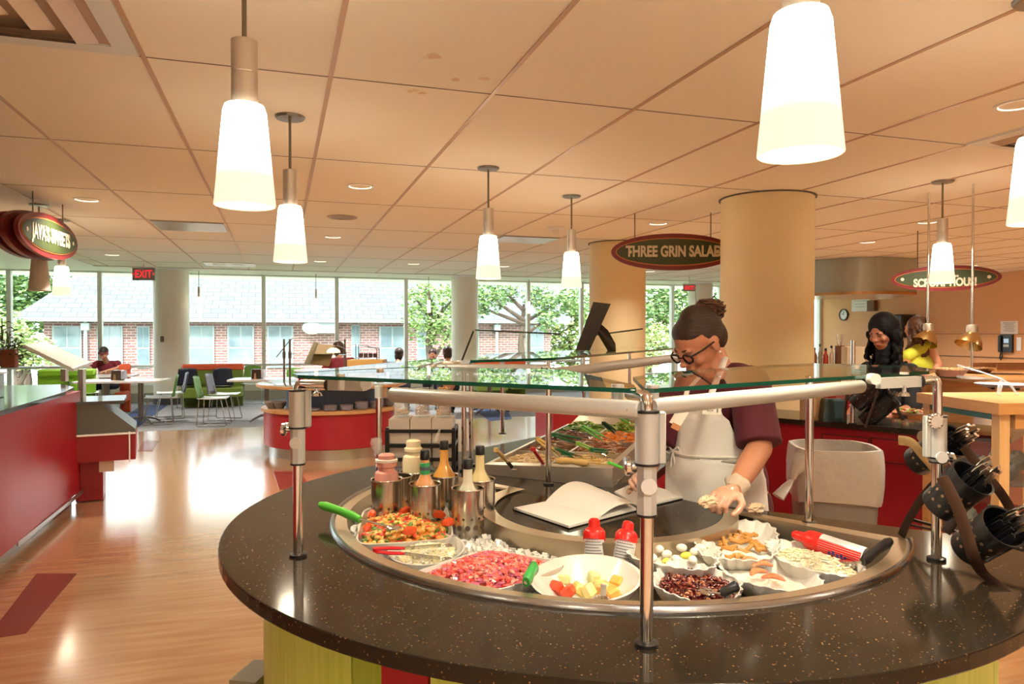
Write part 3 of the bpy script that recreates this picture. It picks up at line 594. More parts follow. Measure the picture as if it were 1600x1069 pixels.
# ---------------------------------------------------------------- bain cans with dressing bottles
def can(label, c, r=.0545, h=.2):
    t = thing('dressing_canister', label, 'steel canister', c, group='steel canisters for dressings')
    cw_ = obj('cylinder_wall', B().lathe([(r, 0), (r, h), (r + .003, h + .003), (r + .002, h + .006), (r - .003, h + .003), (r - .003, .01), (0, .01)], (0, 0, 0), 36), mat('canister_steel', (.60, .55, .48), .2, 1, bump=(20, .03), stretch=(1, 1, 10)), t)
    b = B()
    for j in range(12):
        for i in range(2):
            a = 2 * pi * (j + .5 * i) / 12; p = Vector((cos(a), sin(a), 0)); z = h * (.42 if i else .56); rr = .009 if i else .0045
            b.cyl(p * (r - .001) + Vector((0, 0, z)), p * (r + .0008) + Vector((0, 0, z)), rr, n=12)
    obj('drain_holes', b, mat('hole_dark', (.12, .09, .07), .5, .5), cw_); return t
CN = [((604, 750), 2.56, 'front left steel canister, holding the fat pink dressing bottle'), ((664, 757), 2.50, 'front middle steel canister, holding the bottle with the green label'), ((731, 764), 2.42, 'front right steel canister, holding the white dressing bottle'),
      ((694, 744), 2.72, 'back steel canister holding the orange dressing bottle'), ((750, 750), 2.60, 'back right steel canister behind the white dressing bottle'), ((646, 738), 2.83, 'back steel canister holding the fat cream bottle'), ((621, 745), 2.70, 'empty looking steel canister squeezed behind the front left one')]
CC = []
for (px, py), Z, lab in CN:
    p = P(px, py, Z); c = Vector((p.x, p.y, .812)); CC.append(c); can(lab, c, .0545, p.z - .812)
def bottle(label, c, prof, body, cap=None, zc=0, name='dressing_bottle', group='dressing bottles in the canisters'):
    t = thing(name, label, 'bottle', c, group=group)
    dr = obj('dressing', B().lathe(prof, n=28), body, t)
    if cap: obj('cap', B().lathe([(0, zc), (.0165, zc), (.0175, zc + .003), (.0165, zc + .03), (.014, zc + .033), (0, zc + .034)], n=22), cap, dr)
    return t
dp = lambda n, c: mat(n, c, .22, coat=.5, sub=.1)
flask = lambda h: [(.0, 0), (.043, 0), (.045, .02), (.045, .085), (.041, .102), (.022, .135), (.0165, .15), (.0155, h - .062), (0, h - .062)]
C1, C2, C3, C4, C5, C6, C7 = CC
bc = lambda c: c + Vector((0, 0, .094))
fat = [(0, 0), (.040, 0), (.043, .02), (.043, .175), (.040, .19), (.030, .197), (.030, .205), (.036, .211), (.036, .222), (.029, .228), (.029, .25), (.020, .256), (0, .257)]
t = bottle('fat pink dressing bottle with a clear flip spout', bc(C1) + Vector((0, 0, -.045)), fat, dp('pink_dressing', (.74, .33, .28)))
obj('flip_spout', B().lathe([(.015, .255), (.013, .27), (.022, .30), (.016, .315), (.013, .30), (.004, .26)], (0, 0, 0), 18, Matrix.Rotation(-.12, 3, 'Y')), bottle_glass, t)
obj('grip_ring', B().lathe([(.034, .226), (.040, .228), (.040, .236), (.034, .238)], n=20), mat('frosted', (.80, .68, .62), .3), t)
t = bottle('slim orange dressing bottle with black cap and green label', bc(C2), flask(.262), dp('orange_dressing', (.82, .38, .16)), black_plastic, .200)
gl_ = obj('green_label', B().lathe([(.0163, .148), (.0180, .152), (.0178, .188), (.0158, .190)], n=24), mat('label_green', (.05, .45, .16), .4), t)
obj('label_print', B().lathe([(.0184, .164), (.0184, .176)], n=24), mat('print_dark', (0, 0, 0)), gl_)
t = bottle('slim white dressing bottle with black cap, nearest of the bottles', bc(C3) + Vector((0, 0, -.01)), flask(.255), dp('white_dressing', (.84, .78, .60)), black_plastic, .193)
t = bottle('slim bright orange dressing bottle with black cap behind the green labelled one', bc(C4), flask(.262), dp('bright_orange_dressing', (.86, .42, .10)), black_plastic, .200)
t = bottle('slim cream dressing bottle with black cap behind the white one', bc(C5), flask(.262), dp('cream_dressing_c', (.86, .72, .38)), black_plastic, .200)
t = bottle('fat cream dressing bottle with a clear spout behind the green labelled one', bc(C6) + Vector((0, 0, -.035)), fat, dp('pale_cream_dressing', (.84, .74, .50)))
obj('flip_spout', B().lathe([(.008, .255), (.007, .29), (.003, .315)], (0, 0, 0), 14, Matrix.Rotation(.35, 3, 'Y')), bottle_glass, t)
# ---------------------------------------------------------------- topping rack with three carafes
rc = G(657, 738, .9); rk = thing('topping_rack', 'black framed rack of steel boxes standing behind the dressing bottles', 'rack', rc, -TH)
Zr = rc.x * sin(TH) + rc.y * cos(TH); sc = Zr / FPX       # metres per pixel there
w2 = 52 * sc; zt = lambda py: HC - (py - 520) * sc - .9
b = B()
for x in (-w2, w2):
    for y, h in ((0, zt(672)), (.16, zt(672))): b.box((x, y, h / 2), (.018, .018, h))
    for z in (.02, zt(695), zt(672)): b.box((x, .08, z), (.016, .16, .016))
for z in (zt(674), zt(697), .06): b.box((0, 0, z), (2 * w2, .016, .016)); b.box((0, .16, z), (2 * w2, .016, .016))
obj('black_frame', b, black_metal, rk, smooth=False)
box_m = mat('box_steel', (.70, .62, .54), .35, .6)
for i, x in enumerate((-34, 0, 34)):
    b = B(); b.box((x * sc, .08, (zt(655) + zt(695)) / 2), (33 * sc, .15, zt(655) - zt(695)), None, .004); obj('steel_box', b, box_m, rk)
    b = B(); b.box((x * sc, .085, (zt(700) + zt(732)) / 2), (32 * sc, .14, zt(700) - zt(732)), None, .004); obj('lower_box', b, box_m, rk)
nutm = [mat('nut_tan', (.62, .42, .20), .5), mat('nut_brown', (.45, .18, .06), .5), mat('nut_orange', (.74, .38, .10), .5)]
for i, (x, full, lab) in enumerate(((-33, .035, 'nearly empty clear carafe of nuts, left of three on the rack'), (0, .11, 'clear carafe full of red brown seeds, middle of three on the rack'), (34, .14, 'clear carafe filled high with pale croutons, right of three on the rack'))):
    c = rc + Matrix.Rotation(-TH, 3, 'Z') @ Vector((x * sc, .08, zt(655) + .0))
    t = thing('glass_carafe', lab, 'carafe', c, group='clear carafes on the topping rack')
    obj('glass_wall', B().lathe([(0, .002), (.036, .002), (.038, .01), (.036, .04), (.026, .085), (.027, .12), (.032, .14), (.030, .14), (.025, .12), (.024, .085), (.034, .04), (.035, .006), (0, .006)], n=28), bottle_glass, t)
    b = B(); r = random.Random(i + 20)
    for _ in range(int(1500 * full)):
        z = r.uniform(.012, full); rr = (.031 if z < .04 else .022) * sqrt(r.random()); a = r.uniform(0, 6.28); b.m = (0, 1, 2)[i] if r.random() < .6 else 2; b.ell((rr * cos(a), rr * sin(a), z), (.0055, .004, .003) if i == 1 else (.008, .006, .005), rr3(r), 6, 4)
    tag(obj('contents', b, nutm, t), kind='stuff')
# ================================================================ SNEEZE GUARDS
GZ = 1.43
def zat(py, Z): return HC - (py - 520) * Z / FPX
def dep(p): return p.x * sin(TH) + p.y * cos(TH)
def plain_post(name, label, x, y, z1, r=.0135, group=None):
    t = thing(name, label, 'guard post', (x, y, CZ), group=group)
    obj('pole', B().cyl((0, 0, 0), (0, 0, z1 - CZ), r, n=20), chrome, t); obj('base_collar', B().lathe([(r, 0), (r + .011, 0), (r + .011, .007), (r, .009)], n=24), black_plastic, t)
    return t
def disc(b, c, d, r, h): c = Vector(c); d = Vector(d).normalized(); b.cyl(c, c + d * h, r, n=26)
cam_d = -camd(0, 1)      # towards the room's entrance side, where the customers stand
def knob(b, c, d, r=.014):
    c = Vector(c); d = Vector(d).normalized(); b.cyl(c, c + d * .012, r * .35, n=10); b.tube([c + d * .010, c + d * .014, c + d * .022, c + d * .026], [r * .6, r, r, r * .6], 14)
def head_post(label, base, zs, rod_to, side, scall=False):
    """pole, clamp block, sleeve, elbow and arm; zs = heights of block bottom, sleeve bottom, sleeve top"""
    t = plain_post('guard_post', label, base.x, base.y, zs[0] + .01, .0140); z0, z1, z2 = [z - CZ for z in zs[:3]]; rt = camd(1, 0)
    b = B(); b.lathe([(0, z0), (.021, z0), (.021, z1), (0, z1)], n=8); obj('clamp_block', b, alu, t)
    b = B(); b.lathe([(0, z1), (.0245, z1), (.0245, z2), (0, z2)], n=30); b.box(rt * (.030 * side) + Vector((0, 0, (z1 + z2) / 2)), (.016, .022, z2 - z1), -TH, .003); obj('sleeve', b, alu, t)
    for z in (z0, z1, z2): obj('gasket', B().lathe([(0, z - .003), (.026 if z != z0 else .0215, z - .003), (.026 if z != z0 else .0215, z + .002), (0, z + .002)], n=26), black_plastic, t)
    e = Vector((0, 0, zs[3] - CZ)); q = Vector(rod_to) - t.location
    b = B(); b.tube([Vector((0, 0, z2)), e - Vector((0, 0, .012)), e - Vector((0, 0, .003)) + (q - e).normalized() * .004, e + (q - e).normalized() * .014, q], .0128, 18); obj('elbow_rod', b, chrome, t)
    b = B(); disc(b, Vector((0, 0, (z0 + z1) / 2 + .01)) + cam_d * .018, cam_d, .0165, .008); obj('round_knob', b, mat('pale_knob', (.72, .74, .72), .35), t)
    b = B(); knob(b, Vector((0, 0, z1 - .006)) - rt * side * .022, -rt * side, .019); knob(b, Vector((0, 0, z1 - .003)) - rt * side * .02 + camd(0, .02), -rt * side, .015); obj('clamp_knob', b, chrome, t)
    return t, e + t.location
PA = G(466, 869, CZ); PB_ = G(1010, 1008, CZ); PC = G(1463, 875, CZ); dA, dB, dC = dep(PA), dep(PB_), dep(PC)
qa = P(512, 601, dA - .01); qb = P(984, 616, dB + .14); qc = P(1440, 596, dC + .02)
head_post('left front guard post, standing at the left end of the pan', PA, [zat(725, dA), zat(668, dA), zat(610, dA), zat(600, dA)], qa, 1)
head_post('middle front guard post, nearest of all, standing in front of the pan', PB_, [zat(805, dB), zat(725, dB), zat(643, dB), zat(620, dB)], qb, 1)
head_post('right front guard post, standing beside the black cutlery baskets', PC, [zat(722, dC), zat(715, dC), zat(650, dC), zat(592, dC)], qc, -1)
b = B(); c = Vector((PC.x, PC.y, zat(657, dC))) - camd(1, 0) * .02 + cam_d * .02
b.cyl(c, c + cam_d * .012, .016, n=24)
for k in range(12): a = 2 * pi * k / 12; b.ell(c + cam_d * .006 + camd(cos(a) * .018, 0, sin(a) * .018), (.006, .006, .006), None, 8, 6)
tag(obj('rosette_knob', b, chrome, None, True), 'steel rosette knob clamped high on the right front guard post', 'knob')
PE = G(1264, 818, CZ); PD = G(857, 757, CZ)
plain_post('guard_post', 'guard post behind the right end of the pan, in front of the tan column', PE.x, PE.y, 1.405, .0135)
plain_post('guard_post', 'guard post in front of the tong tray', PD.x, PD.y, 1.40, .0125)
p = P(592, 747, 3.10); hp = plain_post('guard_post', 'guard post with a grey cap, left of the topping rack', p.x, p.y, 1.32, .013)
b = B(); b.lathe([(0, 0), (.017, 0), (.017, .05), (.013, .055), (0, .056)], (0, 0, zat(622, 3.1) - CZ), 24); obj('grey_cap', b, alu, hp)
for px, Z, lab in ((725, 3.35, 'left of two close guard posts right of the topping rack'), (736, 3.5, 'right of two close guard posts right of the topping rack')):
    p = P(px, 700, Z); plain_post('guard_post', lab, p.x, p.y, 1.405, .0115)
p = G(785, 678, CZ); plain_post('guard_post', 'guard post at the back edge of the counter behind the tong tray', p.x, p.y, 1.39, .013)
# big guard tubes
def tube_rail(label, a, c, r=.0195, w=0):
    t = thing('guard_tube', label, 'guard lamp', a); a, c = Vector(a), Vector(c); d = (c - a).normalized()
    tb2 = obj('tube', B().tube([a, a + d * .004, c - d * .004, c], [r * .85, r, r, r * .85], 26), alu, t, True)
    b = B(); s = d.cross(Vector((0, 0, 1))).normalized(); b.cyl(a + d * .03 + cam_d * r * .9, a + d * .03 + cam_d * (r + .002), .0035, n=10); b.cyl(c - d * .03 + cam_d * r * .9, c - d * .03 + cam_d * (r + .002), .0035, n=10); obj('screw', b, black_metal, tb2, True)
    if w:  # strip and area light added beneath the tube to brighten the food
        b = B(); un = (Vector((0, 0, -.906)) - cam_d * .42) * (r - .001); m0 = a + d * .05 + un; m1 = c - d * .05 + un; b.bar(m0, m1, .010, .004); obj('added_strip', b, mat('added_strip_glow', (1, .9, .7), .5, emis=((1, .84, .6), 3)), t, True)
        l = bpy.data.lights.new('food_fill_light', 'AREA'); l.shape = 'RECTANGLE'; l.size = .008; l.size_y = (m1 - m0).length; l.energy = w; l.color = (1, .90, .74)
        lo = bpy.data.objects.new('food_fill_light', l); COL.objects.link(lo); lo.location = (m0 + m1) / 2 + un.normalized() * .0035; lo.rotation_euler = (-un.normalized()).to_track_quat('Z', 'X').to_euler(); lo.rotation_euler = Matrix((un.normalized().cross(d), d, -un.normalized())).transposed().to_euler()
    return t
T1a, T1b = G(612, 617, 1.39), G(1000, 641, 1.39); T2a, T2b = G(1018, 636, 1.39), G(1345, 604, 1.39)
tube_rail('big grey guard tube running from the topping rack to the middle front post', T1a, T1b, w=.9); tube_rail('big grey guard tube running right from the middle front post', T2a, T2b, w=.9)
T3a, T3b = P(858, 584, 3.1), P(1068, 558, 4.3); tube_rail('big brownish guard tube at the back, behind the tong tray', T3a, T3b, .024)
tube_rail('thin brown guard rail behind the bottles, left of the back tube', P(683, 573.5, 3.15), P(857, 575, 3.1), .015)
# side rails with knobs
def rail(label, a, c, hz, kc):
    t = thing('guard_rail', label, 'guard rail', a); b = B(); a, c = Vector(a), Vector(c); b.bar(a, c, .022, hz); obj('rail_bar', b, alu, t, True, False)
    d = (c - a).normalized(); obj('gasket', B().cyl(a - d * .006, a, hz * .62, n=22), black_plastic, t, True)
    b = B(); disc(b, Vector(kc) - cam_d * .01, cam_d, .0155, .03); obj('round_knob', b, mat('pale_knob', (0, 0, 0)), t, True); return t
rail('grey side rail from the left front post to the post with a cap', P(515, 601, dA - .01), P(570, 602, 2.02), .032, P(574, 600, 1.98))
r2_ = rail('grey side rail left of the right front post', P(1436, 596, dC + .02), P(1372, 599, dC), .030, P(1363, 592, dC - .02))
for par_, px_, dd_ in ((bpy.data.objects['guard_rail.001'] if 'guard_rail.001' in bpy.data.objects else r2_, 495, dA), (r2_, 1413, dC)):
    c = P(px_, 609, dd_); obj('clamp_foot', B().lathe([(.016, -.018), (.013, -.010), (.006, -.006), (.005, .012), (0, .012)], c, 20), chrome, par_, True)
# glass panes with green edges
def glass_pane(label, px, th=.010, z=GZ):
    pts = [G(a, c, z) for a, c in px]; poly = [(p.x, p.y) for p in pts]
    A = sum(poly[i][0] * poly[(i + 1) % len(poly)][1] - poly[(i + 1) % len(poly)][0] * poly[i][1] for i in range(len(poly)))
    if A < 0: poly = poly[::-1]
    b = B(); b.prism(poly, z - th, z); b.mi = [0, 0] + [1] * len(poly); o = obj('glass_shelf', b, [pane, glass_edge], None, True, False); return tag(o, label, 'glass guard')
def roundc(pts, r=4):
    return pts
glass_pane('clear glass guard shelf with a green edge above the left half of the pan', [(457, 583.5), (465, 586), (985, 607), (994, 606), (990, 601), (880, 577), (653, 574.5), (517, 580)])
glass_pane('clear glass guard shelf with a green edge above the right half of the pan', [(1008, 607), (1022, 607), (1452, 580), (1462, 577), (1421, 571.5), (1270, 568), (1200, 570.5), (1060, 580), (989, 589)])
glass_pane('clear glass guard shelf behind the left one, over the bottles', [(460, 582.5), (517, 579), (651, 573.5), (694, 561.5), (680, 560.5), (560, 571)], .008)
glass_pane('clear glass guard shelf at the back that carries the black display board', [(735, 563), (868, 559), (1055, 543.5), (1040, 541), (900, 547), (760, 553)], .012)
def standoff(label, px, py, Z, r=.0135):
    t = thing('glass_clamp', label, 'clamp', P(px, py, Z)); c = t.location
    obj('clamp_cylinder', B().cyl((c.x, c.y, 1.392), (c.x, c.y, GZ - .0102), r, n=22), alu, t, True)
    obj('clamp_cap', B().cyl((c.x, c.y, GZ), (c.x, c.y, GZ + .006), r * 1.02, n=22), mat('cap_silver', (.8, .8, .78), .25, .4), t, True)
standoff('glass clamp left of the middle front post', 965, 600, 1.58); standoff('glass clamp right of the middle front post', 1020, 600, 1.55); standoff('glass clamp above the left side rail', 532, 590, 1.98, .012); standoff('glass clamp above the right side rail', 1413, 590, 2.06, .012)
standoff('glass clamp on the left shelf above the post with a cap', 594, 577, 2.26, .012); standoff('glass clamp on the right shelf in front of the tan column', 1338, 570, 2.5, .012)
# black display board on the back shelf
db = thing('display_board', 'tilted black display board with a prop leg, standing on the back glass shelf', 'display board', P(915, 549, 4.75)); Zd = 4.75
def PD_(px, py, dz=0): return P(px, py, Zd + dz)
b = B(); q = [PD_(899, 548), PD_(921, 548), PD_(954, 475), PD_(927, 472)]; nrm = (q[1] - q[0]).cross(q[3] - q[0]).normalized() * .012
b.add([v + s * nrm for s in (-1, 1) for v in q], [[0, 3, 2, 1], [4, 5, 6, 7], [0, 1, 5, 4], [1, 2, 6, 5], [2, 3, 7, 6], [3, 0, 4, 7]]); obj('board', b, mat('board_black', (.022, .018, .010), .4), db, True, False)
plate4('prop_leg', [(922, 502), (950, 549), (962, 549), (961, 536)], [Zd + .02, Zd + .1, Zd + .1, Zd + .1], mat('board_black', (0, 0, 0)), db, .012); plate4('prop_leg', [(922, 502), (961, 536), (950, 516), (931, 499)], [Zd + .02, Zd + .1, Zd + .06, Zd + .02], mat('board_black', (0, 0, 0)), db, .012)
# upright guard glass at the back edge
def upright(label, px, d0, d1, foot):
    t = thing('tilted_guard_glass', label, 'glass guard', G(foot[0], foot[1], CZ) if foot[2] else P(foot[0], foot[1], d0))
    q = plate4('glass_sheet', px, [d0, d1, d1 + .1, d0 + .1], pane, t, .008)
    a_, c_ = P(*px[3], d0 + .1), P(*px[2], d1 + .1); obj('top_edge', B().bar(a_, c_, .008, .012), mat('dark_glass_edge', (.02, .06, .05), .2), t, True, False)
    for k in (.08, .92):
        p_ = P(*px[0], d0).lerp(P(*px[1], d1), k); obj('support_post', B().cyl((p_.x, p_.y, CZ if k < .5 and foot[2] else 0), (p_.x, p_.y, p_.z), .012, n=12), chrome, t, True)
    return t
tl = upright('tilted guard glass left of the black display board', [(725, 562), (868, 560), (876, 522), (742, 516)], 5.2, 5.2, (725, 640, 0))
upright('tilted guard glass behind the black display board, in front of the second column', [(905, 552), (990, 548), (1004, 514), (912, 526)], 5.6, 6.0, (905, 640, 0))
b = B(); b.bar(P(722, 563, 5.15), P(740, 517, 5.15), .012, .03, up=camd(0, 1)); obj('black_edge_strip', b, black_plastic, tl, True, False)
# ================================================================ TONG TRAY
O = Vector((.885, 3.16, 0)); U = Vector((.43, -.46, 0)); V = Vector((.6, .8, 0)) * 1.55
def tp(u, v, z=0): return O + U * u + V * v + Vector((0, 0, z))
rimz = lambda u: .945 + .04 * u
tray = thing('topping_tray', 'long stainless steel topping tray full of salad ingredients and coloured tongs', 'food tray', tp(.5, .5, .9))
b = B(); cs = [(0, 0), (1, 0), (1, 1), (0, 1)]; w = .045; ins_ = [(w, .03), (1 - w, .03), (1 - w, .97), (w, .97)]
vs = [tp(u, v, .901) for u, v in cs] + [tp(u, v, rimz(u) + .0) for u, v in cs] + [tp(u, v, rimz(u) + .004) for u, v in ins_] + [tp(u, v, .905) for u, v in ins_]
fs = [[3, 2, 1, 0]] + [[i, (i + 1) % 4, 4 + (i + 1) % 4, 4 + i] for i in range(4)] + [[4 + i, 4 + (i + 1) % 4, 8 + (i + 1) % 4, 8 + i] for i in range(4)] + [[8 + i, 8 + (i + 1) % 4, 12 + (i + 1) % 4, 12 + i] for i in range(4)] + [[12, 13, 14, 15]]
b.add(vs, fs); obj('tray_body', b, steel, tray, True, False)
b = B()
for v in (.27, .5, .74): b.bar(tp(w, v, .93), tp(1 - w, v, .965), .012, .03)
b.bar(tp(.5, .03, .945), tp(.5, .97, .945), .012, .03); obj('divider', b, steel, tray, True, False)
INGR = [('cream_strips', 'pale cream strips at the front left of the tong tray', (.80, .62, .36), (.70, .45, .22), 0, 0), ('shredded_cheese', 'yellow shreds at the front right of the tong tray', (.84, .58, .22), (.82, .70, .42), 1, 0),
        ('brown_mushrooms', 'brown slices in the second row of the tong tray', (.22, .10, .04), (.40, .22, .10), 0, 1), ('shredded_meat', 'reddish brown shreds in the second row of the tong tray', (.40, .14, .06), (.55, .28, .14), 1, 1),
        ('red_onion', 'dark purple pieces in the third row of the tong tray', (.12, .05, .04), (.30, .12, .08), 0, 2), ('shredded_carrot', 'orange carrot shreds in the third row of the tong tray', (.85, .25, .03), (.80, .35, .08), 1, 2),
        ('salad_leaves', 'green salad leaves at the back left of the tong tray', (.12, .25, .02), (.25, .38, .05), 0, 3), ('salad_greens', 'yellow green leaves at the back right of the tong tray', (.20, .30, .03), (.45, .48, .08), 1, 3)]
vr = [(.035, .26), (.28, .49), (.51, .73), (.75, .965)]
for nme, lab, c1, c2, col, row in INGR:
    r = random.Random(row * 2 + col); u0, u1 = ((w + .01, .49), (.51, 1 - w - .01))[col]; v0, v1 = vr[row]; hh = .035 + .01 * row; b = B()
    b.grid(12, 12, lambda s, t_: tp(lerp(u0, u1, s), lerp(v0, v1, t_), .925 + .03 * col * .5 + hh * sin(pi * min(max(s, .04), .96)) * sin(pi * min(max(t_, .04), .96))))
    for _ in range(150):
        s, t_ = r.random(), r.random(); b.m = r.randrange(2); c = tp(lerp(u0, u1, s), lerp(v0, v1, t_), .93 + .015 * col + hh * sin(pi * s) * sin(pi * t_))
        if 'lea' in nme or 'green' in nme: b.ell(c, (.028, .014, .004), rr3(r), 7, 4)
        else: b.box(c, (.035 * r.uniform(.4, 1.2), .008, .005), rr3(r))
    tag(obj(nme, b, [food(nme + '_a', c1), food(nme + '_b', c2)], None, True), lab, 'salad ingredient', kind='stuff')
TG = [('yellow wooden tongs standing at the front left corner of the tong tray', (775, 703), (800, 728), wood_h, 1.05, .96, .02), ('red handled tongs standing beside the yellow wooden ones', (833, 702), (850, 727), red_h, 1.04, .96, .012),
      ('pale yellow handled tongs behind the front guard post of the tray', (840, 686), (876, 713), wood_h, 1.05, .98, .012), ('dark green tongs lying across the middle of the tray', (864, 679), (938, 697), dgreen, 1.04, 1.0, .022),
      ('lime green handled tongs on the right part of the tray', (903, 693), (950, 713), mat('lime_handle', (.25, .50, .06), .3), 1.05, .98, .01), ('dark green handled tongs low in the middle of the tray', (868, 703), (908, 717), dgreen, 1.0, .97, .01),
      ('bright green handled tongs right of the brown lid', (911, 667), (965, 698), green_h, 1.05, 1.0, .016), ('black handled tongs stuck in the green leaves', (943, 661), (972, 683), mat('black_green_handle', (.01, .05, .02), .3), 1.07, 1.01, .012),
      ('bright green handled tongs at the back of the salad leaves', (962, 648), (1000, 668), green_h, 1.08, 1.02, .016), ('dark green handled tongs lying on the carrots', (925, 703), (962, 706), dgreen, 1.02, .99, .01)]
for lab, h, tip, m, z0, z1, sp in TG:
    a, c = G(*h, z0), G(*tip, z1); tongs('serving_tongs', lab, a, c - a, max((c - a).length * 1.0, .16), sp, m, .9, .6, .018)
spoon('serving_spoon', 'tan wooden handled spoon lying at the front of the tong tray', G(868, 720, 1.0), G(918, 724, .99), G(930, 724, .98), wood_h, False, .010)
b = B(); q = [tp(.0, 1.02, .93), tp(1.0, 1.02, .96), tp(1.02, 1.3, 1.02), tp(.02, 1.3, 1.0)]; b.add(q + [v - Vector((0, 0, .02)) for v in q], [[0, 1, 2, 3], [7, 6, 5, 4], [0, 4, 5, 1], [1, 5, 6, 2], [2, 6, 7, 3], [3, 7, 4, 0]])
tag(obj('tray_lid', b, mat('lid_bronze', (.30, .22, .14), .35, .5), None, True, False), 'brownish metal lid at the far end of the tong tray', 'lid')
# ================================================================ BINDER
bd = thing('ring_binder', 'open ring binder of white pages lying on the counter inside the pan', 'binder', G(950, 790, .902))
def sheet(name, px, z0, z1, m, curl=None):
    pts = [G(*p, z1) for p in px]; b = B(); b.prism([(p.x, p.y) for p in pts], z0, z1); return obj(name, b, m, bd, True, False)
sheet('cover', [(801, 795), (889, 824), (1078, 776), (985, 752), (915, 768)], .901, .904, black_plastic)
sheet('left_page_block', [(803, 793), (889, 821.5), (994, 794), (950, 768), (898, 775)], .904, .912, paper); sheet('right_page_block', [(960, 768), (1000, 791), (1074, 774), (1008, 756), (985, 757)], .904, .911, mat('paper_right', (.82, .78, .74), .7))
b = B(); e0, e1 = G(853, 783, .912), G(938, 808, .912); f0, f1 = G(918, 756, .93), G(994, 788, .93)
b.grid(14, 8, lambda u, v: e0.lerp(e1, v).lerp(f0.lerp(f1, v), u) + Vector((0, 0, .035 * sin(pi * u) * (1 - .5 * v) + .0008))); obj('curled_page', b, paper, bd, True)
b = B()
for px, py in ((966, 757), (990, 772), (983, 765)):
    c = G(px, py, .912); b.tube([c + camd(.018 * cos(a), 0, .018 * sin(a)) for a in [pi * k / 8 for k in range(9)]], .0012, 6)
obj('ring', b, chrome, bd, True)
# crumpled foil
def crumple(name, label, c, s, cat, seed=0, parent=None):
    r = random.Random(seed); b = B(); b.ell((0, 0, 0), s, None, 18, 12)
    b.v = [v * r.uniform(.72, 1.18) for v in b.v]; b.xf(Matrix.Translation(c)); o = obj(name, b, mat('brown_paper', (.70, .48, .30), .55, noise=(30, (.80, .62, .44), .2)), parent, True, False)
    return tag(o, label, cat) if not parent else o
crumple('crumpled_paper', 'crumpled tan paper napkin lying on the counter edge behind the pretzel dish', G(1181, 805, CZ) + Vector((0, 0, .022)), (.036, .022, .020), 'paper napkin', 4)
# ================================================================ CUTLERY BASKET RACK
strap = mat('bronze_strap', (.095, .052, .034), .35, .5)
rack = thing('cutlery_rack', 'dark bronze strap rack holding tilted black cutlery baskets beside the right front post', 'cutlery rack', G(1500, 880, CZ))
def strapline(pts, wd=.030): 
    b = B(); pts = [Vector(p) for p in pts]
    sub_ = []
    for i in range(len(pts) - 1):
        p0 = pts[max(i - 1, 0)]; p1 = pts[i]; p2 = pts[i + 1]; p3 = pts[min(i + 2, len(pts) - 1)]
        for k in range(6):
            t = k / 6; sub_.append(.5 * ((2 * p1) + (p2 - p0) * t + (2 * p0 - 5 * p1 + 4 * p2 - p3) * t * t + (3 * p1 - p0 - 3 * p2 + p3) * t ** 3))
    sub_.append(pts[-1]); b.tube(sub_, wd / 2 * .13, 8, flat=7.5); return b
obj('front_strap', strapline([P(1472, 745, 1.86), P(1495, 790, 1.84), P(1512, 840, 1.83), P(1522, 872, 1.83), P(1536, 896, 1.86), P(1560, 915, 1.83), P(1598, 950, 1.75)]), strap, rack, True)
obj('rear_strap', strapline([P(1505, 698, 2.1), P(1535, 735, 2.05), P(1570, 780, 2.0), P(1600, 840, 1.95), P(1625, 900, 1.95)]), strap, rack, True)
obj('back_leg', strapline([P(1462, 755, 2.15), P(1440, 780, 2.2), P(1420, 812, 2.24), G(1408, 838, CZ + .004)]), mat('dark_strap', (.04, .025, .018), .35, .5), rack, True)
obj('back_leg', strapline([P(1507, 790, 2.1), P(1492, 812, 2.12), P(1477, 832, 2.13)]), mat('dark_strap', (0, 0, 0)), rack, True)
obj('top_hook', strapline([P(1404, 688, 2.2), P(1424, 692, 2.16), P(1442, 712, 2.12), P(1462, 735, 2.1)]), mat('gold_strap', (.55, .38, .18), .35, .7), rack, True)
b = B(); b.bar(P(1420, 820, 2.25), P(1455, 827, 2.1), .01, .006); b.bar(P(1425, 812, 2.24), P(1600, 860, 1.95), .008, .008); obj('cross_bar', b, mat('dark_strap', (0, 0, 0)), rack, True)
b = B(); disc(b, P(1443, 682, 2.1), cam_d + camd(-.6, 0), .017, .01); obj('end_button', b, mat('brass_button', (.50, .42, .30), .3, .8), rack, True)
silver = mat('cutlery_silver', (.75, .72, .68), .18, 1)
